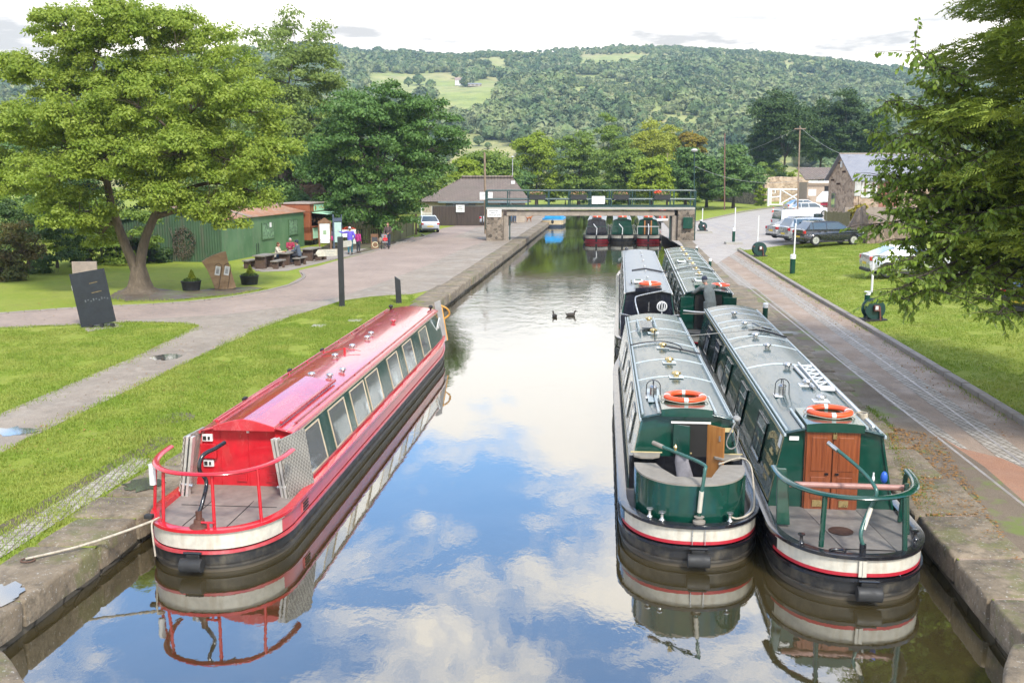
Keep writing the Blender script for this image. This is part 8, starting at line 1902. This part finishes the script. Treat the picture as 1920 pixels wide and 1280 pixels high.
# ------------------------------------------------------------------ hills
RD = [(-900, 150), (-300, 120), (0, 135), (300, 120), (580, 93), (640, 100), (700, 110), (850, 112), (1000, 106), (1150, 97), (1300, 101), (1450, 112), (1560, 121), (1640, 130), (1700, 139), (1850, 165), (2100, 215), (2700, 300)]
def ridge(px):
    for (a, ya), (b, yb) in zip(RD[:-1], RD[1:]):
        if a <= px <= b: f_ = (px - a) / (b - a); return ya + (yb - ya) * f_
    return RD[0][1] if px < RD[0][0] else RD[-1][1]
Y0h, Y1h = 330., 1150.
def hill_z(x, y):
    px = 960 + F * x / y; zr_ = (322 - ridge(px)) / F * Y1h + ZC; v = (y - Y0h) / (Y1h - Y0h)
    if v < 0: return -2 + 0 * v
    vv_ = min(v, 1); base = zr_ * (vv_ ** .92) * 1.0
    nz = noise.noise(Vector((x * .006, y * .004, 1.3))) * 14 * math.sin(PI * min(1, vv_)) + noise.noise(Vector((x * .02, y * .013, 7))) * 4 * math.sin(PI * min(1, vv_))
    if v > 1: base -= (v - 1) * 120
    return base + nz - 2
NX, NYh = 150, 62; hv = []; 
for j in range(NYh + 1):
    v = -.02 + 1.3 * (j / NYh) ; y = Y0h + v * (Y1h - Y0h)
    for i in range(NX + 1):
        px = -900 + 3600 * i / NX; x = (px - 960) / F * y; hv.append((x, y, hill_z(x, y)))
hf = [(j * (NX + 1) + i, j * (NX + 1) + i + 1, (j + 1) * (NX + 1) + i + 1, (j + 1) * (NX + 1) + i) for j in range(NYh) for i in range(NX)]
t = NT('hill_pasture'); k = t.mix(t.ramp(t.noise(.012, 4, .6), [(.4, 0.), (.6, 1.)]), (.27, .31, .08), (.38, .34, .14)); k = t.mix(t.ramp(t.noise(.08, 5, .7), [(.45, 0.), (.7, .7)]), k, (.11, .15, .05)); m_hill = t.fin(k, .9, t.bump(t.noise(.5, 4), .5, .5))
t = MB(); t.add(hv, hf); ho_ = t.build('hills', m_hill, smooth=180, recalc=False); ho_['kind'] = 'structure'
def hit(px, py):
    """the hill point seen at a photo point"""
    lo = None
    for q in range(400):
        y = Y0h + 1 + (Y1h * 1.02 - Y0h) * q / 400; v = PY(px, py, y)
        if v.z <= hill_z(v.x, y): return Vector((v.x, y, hill_z(v.x, y)))
    return None
def topx(p): # photo position of a world point
    dz = p[2] - ZC; d = p[1] * _c - dz * _s; u = p[1] * _s + dz * _c; return 960 + F * p[0] / d, 640 - F * u / d
def inpoly(x, y, pl):
    c = False; j = len(pl) - 1
    for i in range(len(pl)):
        if (pl[i][1] > y) != (pl[j][1] > y) and x < (pl[j][0] - pl[i][0]) * (y - pl[i][1]) / (pl[j][1] - pl[i][1]) + pl[i][0]: c = not c
        j = i
    return c
open_f = [[(690, 128), (760, 133), (850, 130), (880, 140), (868, 150), (850, 162), (800, 150), (760, 165), (680, 160)], [(815, 160), (860, 165), (895, 142), (950, 138), (935, 165), (905, 184), (850, 190), (808, 184)],
          [(840, 243), (905, 247), (985, 264), (970, 305), (930, 322), (880, 322), (845, 300)], [(1085, 99), (1160, 96), (1240, 98), (1235, 105), (1190, 109), (1085, 112)], [(1340, 102), (1450, 111), (1440, 117), (1345, 109)], [(1470, 112), (1560, 120), (1620, 128), (1560, 128), (1465, 120)], [(870, 108), (960, 104), (955, 116), (880, 116)], [(1020, 120), (1100, 118), (1150, 122), (1100, 128), (1030, 130)], [(1330, 285), (1380, 292), (1390, 302), (1330, 300)]]
scrub = [(1060, 150), (1110, 138), (1190, 150), (1290, 200), (1330, 230), (1250, 232), (1150, 200)]
rg = np.random.default_rng(99); cr = []
for q in range(100000):
    y = Y0h + 12 + (Y1h - Y0h) * 1.0 * rg.random() ** .75; px = rg.uniform(-700, 2500); 
    if rg.random() > (y / Y1h): continue
    x = (px - 960) / F * y; z = hill_z(x, y); a, b = topx((x, y, z + 3))
    if 0 < a < 560 and rg.random() < .75: continue
    a2, b2 = topx((x, y, z + 9)); op = any(inpoly(a, b, pl) or inpoly(a2, b2, pl) for pl in open_f)
    if op: continue
    if noise.noise(Vector((x * .011, y * .006, 4))) > .6 or noise.noise(Vector((x * .03, y * .02, 9))) > .56: continue
    sc_ = 1.0
    if inpoly(a, b, scrub): sc_ = .42
    if b < ridge(a) + 9: sc_ = .5 if a > 850 else .8; 
    if b < ridge(a) + 9 and rg.random() < .55: continue
    cr.append((x, y, z, sc_ * rg.uniform(.55, 1.35) * (1 + .5 * noise.noise(Vector((x * .02, y * .015, 2))))))
    if len(cr) > 21000: break
cr = np.array(cr)
bm = bmesh.new(); bmesh.ops.create_icosphere(bm, subdivisions=2, radius=1); iv = np.array([v.co[:] for v in bm.verts]); ifc = np.array([[v.index for v in f.verts] for f in bm.faces]); bm.free()
bm = bmesh.new(); bmesh.ops.create_icosphere(bm, subdivisions=1, radius=1); i1 = np.array([v.co[:] for v in bm.verts]); f1_ = np.array([[v.index for v in f.verts] for f in bm.faces]); bm.free()
nvv = len(iv)
def crowns(cr, R_, q, rg):
    """a dark core and q leaf clumps scattered over each crown, all as triangles"""
    n = len(cr); n1 = len(i1); c = cr[:, None, :3] + np.array((0, 0, .75)) * R_[:, None, None]; st = rg.uniform(.8, 1.25, (n, 1, 3))
    V = i1[None] * (.80 + rg.normal(size=(n, n1, 1)) * .10) * R_[:, None, None] * st + c; F0 = (f1_[None] + (np.arange(n) * n1)[:, None, None]).reshape(-1, 3)
    d = rg.normal(size=(n, q, 3)); d /= np.linalg.norm(d, axis=2)[:, :, None]; d[:, :, 2] = np.abs(d[:, :, 2]) * 1.1 - .25; ctr = d * R_[:, None, None] * st * rg.uniform(.78, 1.08, (n, q, 1)) + c
    nn = d + rg.normal(size=(n, q, 3)) * .55; a = np.cross(nn, rg.normal(size=(n, q, 3))); a /= np.linalg.norm(a, axis=2)[:, :, None]; b = np.cross(nn, a); b /= np.linalg.norm(b, axis=2)[:, :, None]; s_ = (R_[:, None] * rg.uniform(.18, .36, (n, q)))[:, :, None]
    T = np.stack([ctr - a * s_ - b * s_ * .6, ctr + a * s_ - b * s_ * .5, ctr + b * s_], 2).reshape(-1, 3); v = np.concatenate([V.reshape(-1, 3), T]); return v, np.concatenate([F0, n * n1 + np.arange(n * q * 3).reshape(-1, 3)])
vv_, FA = crowns(cr, 3.9 * cr[:, 3], 85, rg)
t = NT('woodland'); k = t.ramp(t.noise(.02, 4, .6), [(.32, (.06, .115, .05)), (.5, (.13, .20, .07)), (.66, (.24, .30, .11))]); k = t.mix(t.ramp(t.noise(.14, 2), [(.45, 0.), (.65, .8)]), k, (.34, .36, .17)); k = t.mix(t.ramp(t.noise(.11, 2, .5, t.co((1, 1, 1), (1, 2, 3))), [(.5, 0.), (.66, .7)]), k, (.03, .06, .025)); m_woods = t.fin(k, .9, t.bump(t.noise(1.1, 3, .7), 1., 1.2))
o = np_mesh('hillside_woodland', vv_, FA, m_woods, None, smooth=False); tag(o, 'dense woodland covering the far hillside', 'woodland', None, 'stuff')
# single trees one can tell apart on the ridge and the pastures
src = None; labs = [(709, 104, 10, 'round tree on the ridge above the upper pasture, leftmost of the skyline trees'), (737, 106, 7, 'small skyline tree left of the twin skyline trees'), (752, 106, 8, 'left one of the twin skyline trees'), (766, 106, 8, 'right one of the twin skyline trees'), (824, 108, 6, 'lone thin skyline tree above the white farmhouse'),
        (893, 106, 5, 'tiny skyline tree left of the low skyline clump'), (905, 105, 5, 'low skyline clump above the hill field'), (973, 104, 4, 'tiny skyline bush near the hill brow'), (856, 145, 7, 'round tree just above the white farmhouse'), (766, 160, 8, 'left tree of the clump below the upper pasture'), (785, 158, 10, 'tallest tree of the clump below the upper pasture'), (808, 165, 9, 'right tree of the clump below the upper pasture'), (898, 272, 9, 'bushy tree in the lowest pasture'), (915, 277, 6, 'smaller bush in the lowest pasture'), (1145, 100, 6, 'dark skyline tree at the edge of the top field')]
m_far = m_woods
for i, (px, py, s_, lb) in enumerate(labs):
    h_ = hit(px, py + 3)
    if h_ is None: y = Y1h; v = PY(px, py, y); h_ = Vector((v.x, y, hill_z(v.x, y)))
    k_ = s_ / F * h_.y; rr_ = np.random.default_rng(200 + i); v_, ff_ = crowns(np.array([[0, 0, k_ * .3, 1]]), np.array([k_]), 260, rr_)
    rt = thing('hill_tree', lb, 'tree', tuple(h_), 0, 'single trees on the far hill'); np_mesh('crown', v_, ff_, m_far, rt); t = MB(); t.tube([(0, 0, -1), (0, 0, k_)], k_ * .12, 6); t.build('trunk', m_barkd, rt)
def farhouse(px, py, wpx, hpx, lb, barn=False):
    h_ = hit(px, py)
    if h_ is None: return
    k_ = h_.y / F; w_, hh = wpx * k_, hpx * k_; rt = thing('farm_building', lb, 'building', tuple(h_), .1); t = MB(); t.box((0, 0, hh / 2), (w_, w_ * .5, hh)); t.build('wall', m_whitep if not barn else m_conc, rt)
    t = MB(); t.prism([(-w_ * .28, hh), (w_ * .28, hh), (0, hh * 1.6)], -w_ * .52, w_ * .52, 'YZ'); t.build('roof', m_slate2 if barn else M_plain('far_roof', (.30, .22, .19), .7), rt)
    t = MB()
    for q in (-.3, 0, .3): t.box((q * w_, -w_ * .255, hh * .55), (w_ * .1, .1, hh * .25))
    t.build('window', m_glass, rt)
farhouse(862, 161, 17, 9, 'white farmhouse among the fields on the far hill'); farhouse(890, 163, 24, 4, 'long grey barn beside the white farmhouse on the hill', True); farhouse(1058, 127, 22, 4, 'long white cottage high on the far hill')
v = PY(1410, 335, 160); rt = thing('white_cottage', 'white gabled cottage half hidden by the rubble wall and shrubs', 'building', (v.x, 160, GZ)); t = MB(); zz_ = PY(1410, 336, 160).z - GZ; t.prism([(-1.6, 0), (1.6, 0), (1.6, zz_ - .6), (0, zz_ + .7), (-1.6, zz_ - .6)], 0, 4); t.build('wall', m_whitep, rt); t = MB(); t.slab((-2.0, -.1, zz_ - .9), (-2.0, 4, zz_ - .9), (0, 4, zz_ + .85), (0, -.1, zz_ + .85), .12); t.slab((2.0, -.1, zz_ - .9), (0, -.1, zz_ + .85), (0, 4, zz_ + .85), (2.0, 4, zz_ - .9), .12); t.build('roof', m_tiles, rt)

# ------------------------------------------------------------------ haze
HZ = 0.00027
if HZ > 0:
    mt = bpy.data.materials.new('valley_haze'); mt.use_nodes = True; nt = mt.node_tree; nt.nodes.clear(); out = nt.nodes.new('ShaderNodeOutputMaterial'); pv = nt.nodes.new('ShaderNodeVolumePrincipled')
    pv.inputs['Color'].default_value = (.55, .78, 1, 1); pv.inputs['Density'].default_value = HZ; pv.inputs['Anisotropy'].default_value = .2; nt.links.new(pv.outputs[0], out.inputs['Volume'])
    t = MB(); t.box((250, 720, 122), (3600, 1560, 250)); o = t.build('haze', mt); o['kind'] = 'stuff'; o.display_type = 'WIRE'
